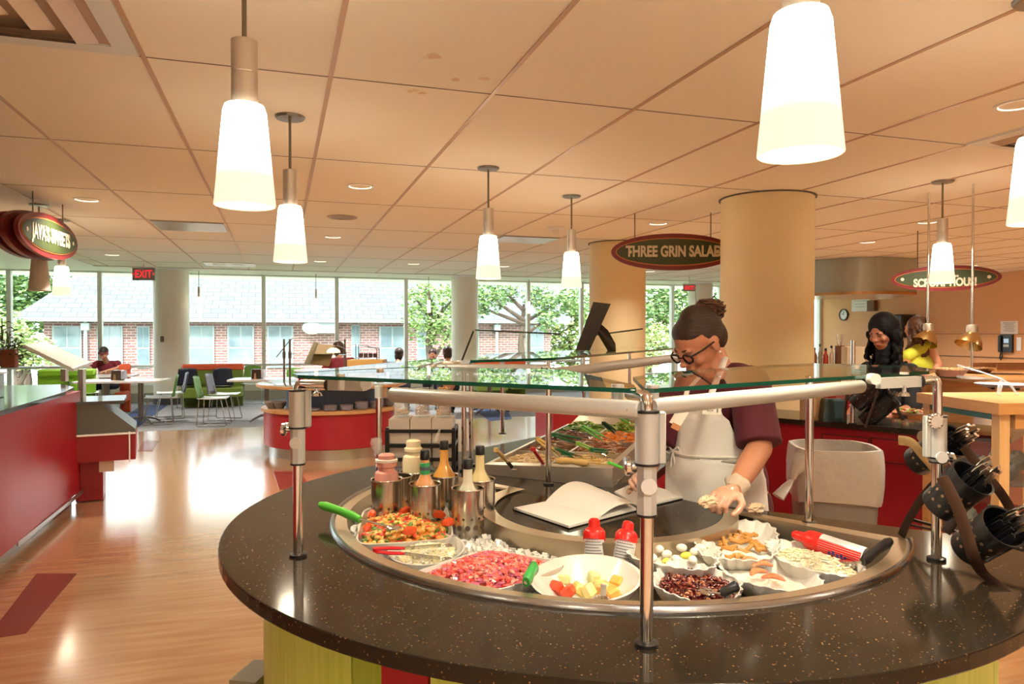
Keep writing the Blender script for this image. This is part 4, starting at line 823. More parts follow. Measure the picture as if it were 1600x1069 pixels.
def basket(label, o_, b_, r=.056, seed=0, n=16):
    o_, b_ = Vector(o_), Vector(b_); L = (o_ - b_).length; ax = (o_ - b_).normalized(); R = Vector((0, 0, 1)).rotation_difference(ax).to_matrix()
    t = thing('cutlery_basket', label, 'basket', b_, group='black cutlery baskets')
    bw_ = obj('basket_wall', B().lathe([(0, 0), (r * .86, 0), (r * .9, .006), (r * .98, L), (r * 1.05, L + .002), (r * 1.05, L + .008), (r * .96, L + .006), (r * .86, .01), (0, .01)], b_, 30, R), black_plastic, t, True)
    hb = B(); 
    for k in range(14):
        for j in range(3):
            a = 2 * pi * k / 14 + .2 * j; z = L * (.25 + .22 * j); rr = r * lerp(.9, .98, z / L); p = R @ Vector((cos(a) * rr, sin(a) * rr, z)) + b_; d = R @ Vector((cos(a), sin(a), 0)); hb.cyl(p - d * .0006, p + d * .0006, .0045, n=8)
    obj('drain_holes', hb, mat('hole_brown', (.20, .12, .07), .6), bw_, True)
    rn = random.Random(seed)
    cb_, ce = B(), B()
    for k in range(n):
        a = rn.uniform(0, 6.28); q = .75 * r * sqrt(rn.random()); p0 = b_ + R @ Vector((q * cos(a), q * sin(a), .02)); tip = o_ + R @ Vector((q * cos(a) * .7 , q * sin(a) * .7 , rn.uniform(.035, .06))) + camd(.02, 0, .008)
        m_ = p0.lerp(tip, .72); cb_.bar(p0, m_, .010, .004, up=(rn.random(), rn.random(), .3)); ce.tube([m_, m_.lerp(tip, .5) + Vector((0, 0, .002)), tip], [.003, .008, .007], 7, flat=.5)
    obj('cutlery_handles', cb_, black_plastic, t, True, False); obj('cutlery_ends', ce, silver, t, True); return t
basket('upper black cutlery basket, mostly behind the right front post', P(1488, 690, 2.16), P(1432, 722, 2.28), .052, 1)
basket('middle black cutlery basket with silver cutlery poking out', P(1518, 748, 1.98), P(1466, 792, 2.06), .058, 2)
basket('lower black cutlery basket at the right edge of the photo', P(1566, 824, 1.82), P(1512, 858, 1.92), .055, 3)
# ================================================================ CEILING FITTINGS
def vent(label, x0, x1, y0, y1):
    t = thing('ceiling_vent', label, 'air vent', ((x0 + x1) / 2, (y0 + y1) / 2, CEIL)); w, d = x1 - x0, y1 - y0
    b = B(); 
    for sx, sy, ww, dd in ((0, d / 2 - .05, w, .1), (0, -d / 2 + .05, w, .1), (w / 2 - .05, 0, .1, d - .2), (-w / 2 + .05, 0, .1, d - .2)): b.box((sx, sy, -.008), (ww, dd, .014), None)
    obj('vent_frame', b, mat('vent_white', (.72, .74, .74), .4), t, smooth=False)
    for k, s in enumerate((.78, .56, .34)):
        b = B(); q = []
        for e, z in ((s, -.012), (s - .12, -.045)): q.append([Vector((sx * w / 2 * e, sy * d / 2 * e, z)) for sx, sy in ((-1, -1), (1, -1), (1, 1), (-1, 1))])
        b.add(q[0] + q[1] + [v + Vector((0, 0, .004)) for v in q[0] + q[1]], [[i, (i + 1) % 4, 4 + (i + 1) % 4, 4 + i] for i in range(4)] + [[8 + i, 12 + i, 12 + (i + 1) % 4, 8 + (i + 1) % 4] for i in range(4)]); obj('louvre', b, mat('louvre_warm', (.62, .52, .44), .25, .5), t, smooth=False)
    obj('dark_duct', B().box((0, 0, -.004), (w - .21, d - .21, .004)), mat('duct_warm', (.46, .34, .26), .6), t, smooth=False)
vent('large white louvred air vent at the top left corner of the photo', -2.0, -.655, 2.9, 3.93)
vent('white louvred air vent at the right edge of the photo', 4.72, 5.62, 3.05, 3.93)
for lab, x0, x1, y0, y1 in (('grey steel ceiling panel left of the second pendant lamp', -1.50, -.67, 9.64, 10.45), ('grey steel ceiling panel between the two small pendant lamps', 3.0, 3.84, 9.64, 10.3)):
    b = B(); b.box(((x0 + x1) / 2, (y0 + y1) / 2, CEIL - .0075), (x1 - x0, y1 - y0, .010)); tag(obj('access_panel', b, mat('panel_grey', (.42, .38, .34), .3, .7), None, True, False), lab, 'ceiling panel')
t = thing('ceiling_speaker', 'round grey ceiling speaker left of the middle pendant lamps', 'speaker', (.704, 8.687, CEIL)); obj('speaker_ring', B().lathe([(.15, -.001), (.175, -.002), (.175, -.012), (.15, -.008)], n=32), mat('speaker_rim', (.5, .42, .34), .5), t); obj('speaker_grille', B().lathe([(.15, -.004), (.08, -.010), (0, -.011)], n=32), mat('speaker_grille', (.30, .24, .19), .6), t)
t = thing('smoke_detector', 'cream smoke detector on the ceiling between the pendant lamps', 'smoke detector', G(868, 355, CEIL)); obj('detector_plate', B().lathe([(0, 0), (.115, 0), (.115, -.02), (.07, -.03), (0, -.03)], n=30), white_plastic, t); obj('sensor_dome', B().lathe([(.045, -.03), (.045, -.06), (.025, -.085), (0, -.09)], n=24), white_plastic, t)
t = thing('ceiling_vent', 'small ceiling vent near the windows, right of the exit sign', 'air vent', (-.95, 15.4, CEIL)); obj('vent_frame', B().box((0, 0, -.006), (.95, .8, .012)), mat('panel_grey', (0, 0, 0)), t, smooth=False)
for x in (-.2, .15):
    obj('vent_slot', B().box((x, 0, -.014), (.22, .3, .006)), mat('vent_white', (0, 0, 0)), t, smooth=False)
# exit signs
def exit_sign(label, px, py, Z, wpx):
    c = P(px, py, Z); w = wpx * Z / FPX; h = w * .55; t = thing('exit_sign', label, 'exit sign', c, -TH + .0)
    obj('sign_housing', B().box((0, 0, 0), (w, .05, h), None, .006), mat('exit_housing', (.30, .28, .26), .4, .3), t, smooth=False)
    obj('mounting_bar', B().box((0, 0, h / 2 + .012), (w * 1.15, .07, .024)), white_plastic, t, smooth=False); obj('stem', B().cyl((0, 0, h / 2), (0, 0, CEIL - c.z), .012), white_plastic, t)
    rl = mat('exit_glow', (.8, .02, .02), .4, emis=((1, .03, .05), .75))
    text('exit_letters', 'EXIT', h * .86, rl, t, Matrix.Translation(c) @ Matrix.Rotation(-TH, 4, 'Z') @ Matrix.Translation((0, -.028, -h * .02)) @ Matrix.Rotation(pi / 2, 4, 'X'), .002, .004, .80)
    for s in (-1, 1): text('arrow', '<' if s < 0 else '>', h * .3, rl, t, Matrix.Translation(c) @ Matrix.Rotation(-TH, 4, 'Z') @ Matrix.Translation((s * w * .46, -.028, 0)) @ Matrix.Rotation(pi / 2, 4, 'X'), .002, .004)
exit_sign('red lit EXIT sign in front of the left pale window column', 225, 428.5, 14.3, 35)
exit_sign('red lit EXIT sign at the right, near the tan column', 1077, 450, 17.5, 19)
# oval signs
sg = mat('sign_green', (.032, .042, .008), .45); sr = mat('sign_red', (.16, .012, .012), .35); so = mat('sign_line', (.55, .16, .03), .4); sc_ = mat('sign_cream', (.60, .50, .34), .5)
def oval_sign(label, c, w, h, rz, lines, rods=(-.55, .55), layers=((1, .03),), size=.15, ysh=0, dots=.78):
    t = thing('oval_sign', label, 'hanging sign', c, rz)
    def ov(k, y0, y1, m, name):
        n = 56; b = B(); b.rings([[Vector((w / 2 * k * cos(2 * pi * j / n), y, (h / 2 - w / 2 * (1 - k)) * sin(2 * pi * j / n))) for j in range(n)] for y in (y1, y0)]); return obj(name, b, m, t)
    ov(1, -.02, .02, sr, 'red_border'); ov(.93, -.026, -.02, so, 'orange_line'); ov(.915, -.030, -.026, sg, 'green_face')
    if len(layers) > 1:
        for i, (k, y) in enumerate(layers): ov(k, y, y + .05, sr, 'back_layer')
    for s in (-1, 1): obj('screw', B().lathe([(0, 0), (.02, 0), (.022, .004), (0, .01)], (s * w / 2 * dots, -.030, 0), 16, Matrix.Rotation(pi / 2, 3, 'X')), sc_, t)
    for x in rods: obj('hanging_rod', B().cyl((x * w / 2, 0, h / 2 * .8), (x * w / 2, 0, CEIL - c[2]), .007, n=8), mat('rod_bronze', (0, 0, 0)), t)
    for s_, z in lines: text('lettering', s_, size, sc_, t, Matrix.Translation(c) @ Matrix.Rotation(rz, 4, 'Z') @ Matrix.Translation((0, -.033, z)) @ Matrix.Rotation(pi / 2, 4, 'X'), .003, .006, .72)
    return t
c1 = P(1052, 394, 8.2); oval_sign('oval green sign with dark red border reading THREE GRIN SALAD', c1, 1.42, .42, -TH - .02, [('THREE GRIN SALAD', 0)], (-.62, .60), size=.17, dots=.70)
c2 = P(1476, 435, 9.5); oval_sign('oval green sign at the right reading SCRUMPTIOUS!, partly behind a lamp', c2, 1.26, .34, -TH - .50, [('MMM...', .06), ('SCRUMPTIOUS!', -.06)], (-.5, .5), size=.145)
c3 = P(76, 370, 7.3); oval_sign('thick layered oval green sign hanging at the far left', c3, 1.5, .44, -TH + 1.80, [("JAVA'S SWEETS", 0)], (-.5, .5), layers=((1.02, .09), (1.0, .20)), size=.20)
# ================================================================ LEFT RED COUNTER
lc = thing('red_counter', 'long red fronted serving counter with dark top at the left edge', 'counter', (-2.2, 5, 0))
steel_k = mat('kick_steel', (.55, .54, .52), .3, .9); grey_top = mat('dark_grey_top', (.035, .035, .035), .12, coat=.4)
b = B(); b.prism([(-1.73, .5), (-1.715, 5.5), (-1.74, 7.42), (-2.75, 7.42), (-2.75, .5)], .11, 1.02); obj('red_front', b, red_lam, lc, True, False)
b = B(); b.prism([(-1.80, .5), (-1.80, 7.36), (-2.7, 7.36), (-2.7, .5)], 0, .10); obj('toe_kick', b, steel_k, lc, True, False)
b = B(); b.prism([(-1.715, .5), (-1.70, 5.5), (-1.73, 6.9), (-1.80, 7.46), (-2.0, 7.9), (-2.85, 7.9), (-2.85, .5)], 1.02, 1.052); obj('dark_top', b, grey_top, lc, True, False)
b = B(); b.box((-1.722, 6.6, .10), (.012, 1.8, .03)); obj('steel_edge', b, steel_k, lc, True, False)
t = thing('steel_well', 'low stainless steel box on top of the red counter at the left edge', 'steel box', P(20, 600, 6.6)); c = t.location
b = B(); b.box((-2.35, 5.9, 1.052 + .09), (.62, 1.2, .18), None, .006); obj('box_body', b, mat('blue_steel', (.42, .48, .47), .25, .9), t, True, False); b = B(); b.box((-2.35, 5.9, 1.24), (.66, 1.24, .012)); obj('rim_flange', b, steel, t, True, False)
# tilted guard on the left counter
t = thing('tilted_glass_guard', 'tilted glass guard on two white posts at the end of the red counter', 'glass guard', P(110, 600, 7.3))
q = [P(36, 541, 6.6), P(112, 578, 6.9), P(142, 567, 7.6), P(68, 534, 7.6)]; nn = (q[1] - q[0]).cross(q[3] - q[0]).normalized() * .008
b = B(); b.add([v + s * nn for s in (-1, 1) for v in q], [[0, 3, 2, 1], [4, 5, 6, 7], [0, 1, 5, 4], [1, 2, 6, 5], [2, 3, 7, 6], [3, 0, 4, 7]]); obj('glass_sheet', b, mat('frosty_glass', (.42, .42, .36), .15, alpha=.75), t, True, False)
b = B(); b.bar(q[0], q[1], .03, .03); b.bar(q[1], q[2], .03, .03); obj('white_edge', b, mat('pale_rail', (.68, .72, .72), .35, .3), t, True, False)
for px, Z in ((101, 7.35), (128, 6.85)):
    p0 = P(px, 590, Z); b = B(); b.box((p0.x, p0.y, (1.05 + zat(577, Z)) / 2 if Z > 7 else (.88 + zat(577, Z)) / 2), (.05, .05, (zat(577, Z) - 1.05) if Z > 7 else zat(577, Z) - .88), -TH); obj('post', b, mat('pale_rail', (0, 0, 0)), t, True, False)
# tray box at the counter's end
t = thing('cutlery_stand', 'red and steel stand with a sloping metal front at the end of the red counter', 'stand', (-1.55, 7.5, 0))
R0 = Matrix.Rotation(.15, 3, 'Z'); base = Vector((-1.62, 7.62, 0))
def lb(c, d): return base + R0 @ Vector(c)
b = B(); b.box(lb((.05, 0, .50), 0), (.50, .62, .24), .15); obj('red_box', b, red_lam, t, True, False)
b = B(); pr = [(-.31, .62), (.31, .62), (.31, .66), (-.02, .90), (-.31, .90)]
pts0 = [base + R0 @ Vector((x * .8 + .05, -.31, z)) for x, z in pr]; pts1 = [base + R0 @ Vector((x * .8 + .05, .31, z)) for x, z in pr]
b.rings([pts0, pts1]); obj('sloping_front', b, mat('slope_steel', (.13, .15, .14), .35, .5), t, True, False); fix(bpy.data.objects['sloping_front'])
b = B(); b.box(lb((-.02, 0, .915), 0), (.46, .66, .03), .15); obj('shelf_top', b, grey_top, t, True, False); b = B(); b.box(lb((.25, -.31, .50), 0), (.012, .012, .28), .15); b.box(lb((.05, -.315, .625), 0), (.5, .01, .018), .15); obj('steel_trim', b, chrome, t, True, False)
b = B(); b.box(lb((-.08, .0, .2), 0), (.22, .4, .38), .15); obj('pedestal', b, red_lam, t, True, False); b = B(); b.box(lb((.06, -.22, .33), 0), (.12, .02, .12), .15); obj('outlet_plate', b, white_plastic, t, True, False)
# potted bamboo
def plant(label, px, py, Z, potm, hpx):
    c = P(px, py, Z); c.z = 1.245; t = thing('potted_bamboo', label, 'plant', c); h = hpx * Z / FPX
    obj('pot', B().box((0, 0, .08), (.11, .11, .16), None, .008), potm, t); r = random.Random(px)
    b = B(); lf = B()
    for k in range(5):
        x, y = r.uniform(-.03, .03), r.uniform(-.03, .03); hh = h * r.uniform(.6, 1); b.tube([Vector((x, y, .15)), Vector((x * 1.6, y * 1.6, hh * .6)), Vector((x * 2.5, y * 2.5, hh))], [.008, .007, .004], 7)
        for j in range(7):
            z = hh * (.35 + .65 * j / 6); a = r.uniform(0, 6.28); p0 = Vector((x * 2, y * 2, z)); d = Vector((cos(a), sin(a), .25)); l = r.uniform(.10, .19); s = Vector((-sin(a), cos(a), 0)) * .013
            lf.add([p0, p0 + d * l * .5 + s, p0 + d * l * .5 - s + Vector((0, 0, .01)), p0 + d * l + Vector((0, 0, -.05))], [[0, 1, 3, 2]])
    obj('stem', b, mat('bamboo_stem', (.12, .22, .05), .5), t); obj('leaves', lf, mat('dark_leaf', (.03, .06, .02), .5), t, smooth=False)
plant('bamboo plant in a black pot at the left edge, on the steel box', 4, 556, 6.5, black_plastic, 78); plant('small bamboo plant in a brown pot beside the black pot', 15, 556, 6.25, mat('terracotta', (.28, .09, .04), .6), 52)
# ================================================================ ROUND RED STATION
DX, DY = .66, 9.72
st_ = thing('round_station', 'round red drum station with a plate shelf and dark top, behind the salad counter', 'serving station', (DX, DY, 0))
obj('metal_base', B().lathe([(.80, 0), (.80, .13)], n=64), steel_k, st_); obj('red_drum', B().lathe([(.86, .13), (.87, .14), (.87, .555), (.6, .555)], n=64), red_lam, st_)
obj('plate_shelf', B().lathe([(0, .555), (.89, .555), (.90, .56), (.90, .592), (.89, .597), (0, .597)], n=64), wood_edge, st_); obj('blue_core', B().lathe([(.60, .597), (.60, .862)], n=64), mat('blue_panel', (.05, .10, .22), .5, noise=(8, (.07, .13, .27), .2), stretch=(6, 6, .5)), st_)
obj('upper_top', B().lathe([(0, .862), (.95, .862), (.965, .87), (.965, .895), (.955, .9), (0, .9)], n=64), [wood_edge], st_); obj('top_surface', B().lathe([(.94, .901), (.93, .904), (0, .904)], n=64), mat('shelf_grey', (.28, .28, .27), .15, coat=.4), st_)
pl = None; k_ = 0
plate_b = B(); plate_b.lathe([(0, 0), (.05, 0), (.075, .012), (.083, .016), (.083, .019), (.07, .014), (.048, .005), (0, .004)], n=24)
lav = mat('lavender_plate', (.50, .48, .56), .3)
for px, n, lab in ((470, 3, 'leftmost low stack'), (488, 2, 'very low stack second from left'), (515, 5, 'third stack from left'), (540, 5, 'fourth stack from left'), (564, 7, 'tall stack left of the guard post'), (588, 6, 'stack behind the guard post'), (606, 8, 'tallest stack right of the guard post')):
    a = None
    for s in range(400):      # where the sight line meets the ring of plates
        an = radians(180 + s * .5); q_ = Vector((DX + .765 * cos(an), DY + .765 * sin(an), .6)); v = q_ - Vector((0, 0, HC)); X = v.x * cos(TH) - v.y * sin(TH); Zz = v.x * sin(TH) + v.y * cos(TH)
        if 800 + FPX * X / Zz >= px: a = q_; break
    if a is None: continue
    for j in range(n):
        o = obj('dinner_plate', plate_b, lav) if pl is None else pl.copy()
        if pl is not None: COL.objects.link(o)
        pl = o; o.location = (a.x, a.y, .598 + j * .0125); tag(o, 'pale lavender plate in the %s on the round station' % lab, 'plate', 'plates in the ' + lab)
for px, z in ((425, .6), (437, .6)):
    c = P(px, 640, 9.0); c.z = .598; t = thing('stacked_bowl', 'clear and blue bowls at the %s end of the plate shelf' % ('far left' if px == 425 else 'left'), 'bowl', c); obj('bowl_wall', B().lathe([(0, 0), (.05, 0), (.09, .07), (.093, .075), (.085, .07), (.045, .008), (0, .006)], n=24), mat('blue_grey_bowl', (.20, .24, .30), .15, coat=.4), t)
    obj('inner_bowl', B().lathe([(0, .03), (.05, .032), (.088, .09), (.084, .09), (.046, .04), (0, .036)], n=24), mat('pale_bowl', (.6, .62, .65), .2), t)
# things on the station
topz = .904
ts_ = thing('wire_guard_frame', 'thin dark metal stands carrying a small glass shelf on the round station', 'guard frame', (DX - .5, DY, topz))
for px, py0, Z in ((444, 605, 9.3), (453, 610, 9.1), (539, 575, 9.6)):
    p0 = P(px, 600, Z); b = B(); b.cyl((p0.x, p0.y, topz), (p0.x, p0.y, zat(530, Z)), .013, n=10); b.tube([Vector((p0.x, p0.y, zat(556, Z) - .03)), Vector((p0.x, p0.y, zat(550, Z)))], [.02, .02], 10); obj('stand_pole', b, mat('stand_bronze', (.20, .16, .12), .4, .7), ts_, True)
b = B(); b.tube([P(432, 558, 9.2), P(452, 533, 9.2), P(458, 528, 9.3), P(498, 528, 9.5)], .006, 8); obj('bent_wire', b, mat('stand_bronze', (0, 0, 0)), ts_, True)
b = B(); b.bar(P(455, 553, 9.1), P(535, 554, 9.5), .25, .008); b.mi = [0, 0, 1, 1, 1, 1]; obj('small_glass_shelf', b, [pane, glass_edge], ts_, True, False)
fd = thing('tan_folder', 'large tan folded cardboard menu standing on the round station', 'folder', P(505, 575, 9.4))
q = [P(486, 569, 9.3), P(514, 572, 9.3), P(524, 540, 9.5), P(497, 538, 9.5)]; nn = (q[1] - q[0]).cross(q[3] - q[0]).normalized() * .008; b = B(); b.add([v + s * nn for s in (-1, 1) for v in q], [[0, 3, 2, 1], [4, 5, 6, 7], [0, 1, 5, 4], [1, 2, 6, 5], [2, 3, 7, 6], [3, 0, 4, 7]]); obj('front_sheet', b, mat('tan_card', (.52, .38, .20), .7), fd, True, False)
q = [P(476, 568, 9.5), P(487, 569, 9.3), P(497, 536, 9.5), P(491, 534, 9.7)]; nn = (q[1] - q[0]).cross(q[3] - q[0]).normalized() * .008; b = B(); b.add([v + s * nn for s in (-1, 1) for v in q], [[0, 3, 2, 1], [4, 5, 6, 7], [0, 1, 5, 4], [1, 2, 6, 5], [2, 3, 7, 6], [3, 0, 4, 7]]); obj('side_sheet', b, mat('olive_card', (.25, .20, .09), .7), fd, True, False)
c = P(493, 590, 9.0); c.z = topz; t = thing('red_sign_box', 'red box with yellow lettering on the round station', 'sign box', c, -TH); obj('box_body', B().box((0, 0, .055), (.40, .12, .11), None, .004), red_lam, t); text('lettering', 'El Baja', .09, mat('yellow_print', (.85, .50, .04), .4), t, Matrix.Translation(c) @ Matrix.Rotation(-TH, 4, 'Z') @ Matrix.Translation((-.02, -.063, .06)) @ Matrix.Rotation(pi / 2, 4, 'X'), .001, .002)
c = P(500, 574, 9.6); t = thing('cake_stand', 'white and dark red round platter under the tan menu', 'platter', Vector((c.x, c.y, topz))); obj('platter', B().lathe([(0, .12), (.30, .12), (.34, .14), (.33, .15), (.28, .13), (0, .13)], n=30), porcelain, t); obj('stand_foot', B().lathe([(.10, 0), (.03, .02), (.03, .12), (0, .12)], n=20), red_lam, t)
c = P(521, 551, 9.0); t = thing('heat_lamp', 'small glowing dome lamp over the round station', 'lamp', c); obj('dome', B().lathe([(.085, 0), (.075, .03), (.04, .055), (0, .06)], n=24), mat('dome_glow', (.9, .9, .6), .4, emis=((1, .95, .6), 1.6)), t); obj('lamp_arm', B().tube([Vector((0, 0, .06)), Vector((.04, 0, .09)), P(539, 545, 9.6) - c], .008, 8), mat('stand_bronze', (0, 0, 0)), t)
# basket rack behind the station
c = P(574, 570, 11.3); c.z = 0; t = thing('wire_basket_stand', 'black wire stand with small dark jars on a cloth topped table', 'wire stand', c, -TH); b = B(); 
zz0, zz1, zz2 = zat(562, 11.3), zat(538, 11.3), zat(545, 11.3)
for x, z in ((-.16, zz1), (.17, zz2)):
    for y in (-.1, .1): b.cyl((x, y, zz0), (x, y, z), .006, n=6)
for y in (-.1, .1): b.cyl((-.16, y, zz1), (.17, y, zz2), .006, n=6); b.cyl((-.16, y, zz0 + .03), (.17, y, zz0 + .03), .006, n=6)
obj('wire_frame', b, black_metal, t)
for k in range(4): obj('dark_jar', B().lathe([(0, zz0 + .02), (.034, zz0 + .02), (.034, zz0 + .10), (0, zz0 + .10)], (-.10 + .075 * k, 0, 0), 14), mat('jar_dark', (.06, .03, .03), .3), t)
obj('table_block', B().box((0, 0, (zz0 + .005) / 2), (.55, .4, zz0 - .005)), mat('orange_cloth', (.55, .30, .08), .6), t, smooth=False)
# ================================================================ DINING FURNITURE
wht_top = mat('white_table_top', (.72, .72, .72), .25, coat=.3); legm = mat('table_leg_grey', (.22, .21, .20), .35, .7)
def table(label, c, rz, L=1.25, Wd=.75, cols=2):
    t = thing('dining_table', label, 'table', (c[0], c[1], 0), rz, 'white dining tables')
    b = B(); b.prism([(x, y) for x, y in [(-L / 2 + .05, -Wd / 2), (L / 2 - .05, -Wd / 2), (L / 2, -Wd / 2 + .05), (L / 2, Wd / 2 - .05), (L / 2 - .05, Wd / 2), (-L / 2 + .05, Wd / 2), (-L / 2, Wd / 2 - .05), (-L / 2, -Wd / 2 + .05)]], .715, .745); obj('table_top', b, wht_top, t, smooth=False)
    for s in ((-1, 1) if cols == 2 else (0,)):
        obj('leg_column', B().cyl((s * L * .2, 0, .05), (s * L * .2, 0, .715), .045, n=20), legm, t)
        for a in range(4):
            an = a * pi / 2 + pi / 4; d = Vector((cos(an), sin(an), 0)); o0 = Vector((s * L * .2, 0, .0)); obj('foot', B().tube([o0 + Vector((0, 0, .11)), o0 + d * .14 + Vector((0, 0, .10)), o0 + d * .26 + Vector((0, 0, .06)), o0 + d * .34 + Vector((0, 0, .018))], [.022, .022, .018, .016], 8), legm, t)
    return t
TZ = .745
ta = G(193, 594, TZ); tb = G(417, 591.5, TZ)
table('white dining table with two leg columns, left, in front of the left window column', ta, -.12, 1.35, .8); table('white dining table left of the round red station, with a napkin holder', tb, -.15, 1.2, .75, 1)
tc_ = P(163, 574, 13.6); table('white dining table where the man in the maroon shirt sits', tc_, 0, 1.1, .7, 1)
def napkin(label, px, py, c0):
    t = thing('napkin_holder', label, 'napkin holder', Vector((c0.x, c0.y, TZ)), -TH); obj('caddy', B().box((-.02, 0, .085), (.17, .15, .17), None, .01), mat('caddy_brown', (.06, .035, .02), .3), t); obj('napkins', B().box((.085, 0, .09), (.04, .13, .15), None, .006), mat('napkin_blue_white', (.55, .58, .68), .7), t)
    obj('shaker', B().cyl((-.03, -.085, 0), (-.03, -.085, .10), .02, .014), mat('shaker_tan', (.45, .25, .12), .3), t)
napkin('dark napkin holder on the left dining table', 0, 0, G(186, 594, TZ)); napkin('dark napkin holder on the dining table by the round station', 0, 0, G(404, 592, TZ))
seat_pale = mat('pale_seat', (.55, .62, .60), .4); wire_ch = mat('chair_wire', (.45, .46, .46), .25, .9)
cgreen = mat('green_shell', (.10, .26, .03), .4); cpurple = mat('purple_grey_shell', (.10, .09, .13), .4); cnavy = mat('navy_shell', (.012, .014, .03), .45); clime = mat('lime_bench', (.20, .42, .02), .5)
CH = {}
def chair(kind, label, x, y, rz, bm):
    if kind in CH: o = dup(CH[kind], (x, y, 0), rz, label); 
    else:
        o = CH[kind] = thing('dining_chair', label, 'chair', (x, y, 0), rz)
        b = B(); b.grid(8, 8, lambda u, v: Vector(((u - .5) * .44, (v - .5) * .42, .455 + .02 * (2 * u - 1) ** 2 - .01 * sin(pi * v)))); q = obj('seat', b, seat_pale, o); s = q.modifiers.new('t', 'SOLIDIFY'); s.thickness = .012
        b = B(); b.grid(8, 8, lambda u, v: Vector(((u - .5) * (.42 - .08 * v), .21 + .06 * v + .03 * (1 - (2 * u - 1) ** 2), .47 + .36 * v - .02 * v * (2 * u - 1) ** 2))); q = bk_ = obj('backrest', b, bm, o); s = q.modifiers.new('t', 'SOLIDIFY'); s.thickness = .012
        for sx in (-1, 1): obj('sled_leg', B().tube([Vector((sx * .17, .19, .45)), Vector((sx * .21, .22, .02)), Vector((sx * .21, .20, .008)), Vector((sx * .21, -.22, .008)), Vector((sx * .20, -.24, .02)), Vector((sx * .17, -.15, .45))], .008, 8), wire_ch, o)
        obj('cross_bar', B().cyl((-.21, .1, .008), (.21, .1, .008), .006, n=8), wire_ch, o)
        for sx in (-1, 1): obj('back_support', B().cyl((sx * .15, .19, .44), (sx * .15, .25, .62), .007, n=8), wire_ch, bk_)
    o['group'] = 'dining chairs'; return o
g = lambda px, py: G(px, py, 0)
p = g(243, 664); chair('green', 'green backed chair with pale seat at the right end of the left dining table', p.x + .03, p.y + .15, -pi / 2 + .1, cgreen)
p = g(258, 656); chair('navy', 'dark backed chair just behind the green one at the left dining table', p.x + .05, p.y + .25, -pi / 2 + .2, cnavy)
p = g(333, 666); chair('green', 'green backed chair left of the right dining table, facing it', p.x, p.y + .12, pi / 2 - .15, cgreen)
p = g(350, 658); chair('purple', 'purple grey backed chair beside the green one at the right dining table', p.x, p.y + .2, pi / 2 - .25, cpurple)
p = g(130, 655); chair('purple', 'purple backed chair at the left end of the left dining table', p.x, p.y + .2, pi / 2 + .2, cpurple)
p = g(95, 650); chair('green', 'pale green chair left of the left dining table, partly behind the guard posts', p.x, p.y - .15, 2.6, cgreen)
p = g(300, 633); chair('navy', 'navy backed chair in front of the left half of the orange topped booth', p.x, p.y - .45, pi, cnavy)
p = g(350, 633); chair('navy', 'navy backed chair in front of the right half of the orange topped booth', p.x, p.y - .45, pi + .1, cnavy)
p = g(470, 640); chair('green', 'pale chair right of the dining table, behind the round station', p.x, p.y, .4, cgreen)
p = g(395, 632); chair('green', 'green chair behind the right dining table', p.x, p.y, 0, cgreen)
def booth(label, px0, px1, pyt, Y, topm, bodym, seat=True):
    a, c = PY(px0, 600, Y), PY(px1, 600, Y); z = PY((px0 + px1) / 2, pyt, Y).z; t = thing('booth_bench', label, 'bench', ((a.x + c.x) / 2, Y, 0)); w = c.x - a.x
    obj('bench_back', B().box((0, .1, z / 2 - .06), (w, .12, z - .12), None, .01), bodym, t, smooth=False); obj('top_cushion', B().box((0, .1, z - .07), (w + .02, .16, .14), None, .03), topm, t); obj('bench_seat', B().box((0, -.2, .32), (w, .5, .2), None, .02), bodym, t)
orange = mat('orange_vinyl', (.65, .10, .03), .5); olive = mat('olive_vinyl', (.13, .19, .02), .6)
booth('booth bench with a red orange top rail in front of the windows', 284, 380, 569, 16.2, orange, olive); booth('lime green bench behind the tilted glass guard at the left', 58, 147, 577, 14.6, clime, clime); booth('short orange bench beside the man in maroon', 186, 202, 569, 15.6, orange, orange)
booth('red orange bench top seen under the left end of the back tube', 738, 785, 562, 16.0, orange, olive); booth('short red orange bench right of the second tube', 790, 822, 562, 16.3, orange, olive)
b = B(); c = G(765, 645, 0); t = thing('wire_chair_row', 'wire framed table base on the navy carpet behind the topping rack', 'table', (c.x, c.y, 0)); obj('table_top', B().box((0, 0, .73), (1.5, .8, .03)), wht_top, t, smooth=False)
for a in range(5): an = a * 2 * pi / 5; d = Vector((cos(an), sin(an), 0)); obj('foot', B().tube([Vector((0, 0, .12)), d * .2 + Vector((0, 0, .1)), d * .4 + Vector((0, 0, .02))], .02, 8), legm, t)
obj('leg_column', B().cyl((0, 0, .1), (0, 0, .72), .04), legm, t)
# far red station right of the topping rack
t = thing('far_red_counter', 'far red counter seen behind the tong tray', 'counter', (2.6, 8.9, 0)); c0 = P(850, 690, 8.6); c1 = P(910, 690, 8.8)
b = B(); b.bar(Vector((c0.x, c0.y, .33)), Vector((c1.x, c1.y, .33)), .5, .66); obj('red_front', b, red_lam, t, True, False)
b = B(); b.bar(Vector((c0.x, c0.y, .675)), Vector((c1.x, c1.y, .675)), .56, .03); obj('wood_top', b, wood_edge, t, True, False)
c = G(253, 633, 0); p_ = P(253, 530, 15.31); t = thing('light_switch', 'small dark switch plate on the left pale window column', 'switch', p_, -TH); obj('switch_plate', B().box((0, .02, 0), (.07, .05, .12), None, .004), mat('switch_brown', (.12, .10, .08), .4), t, smooth=False)
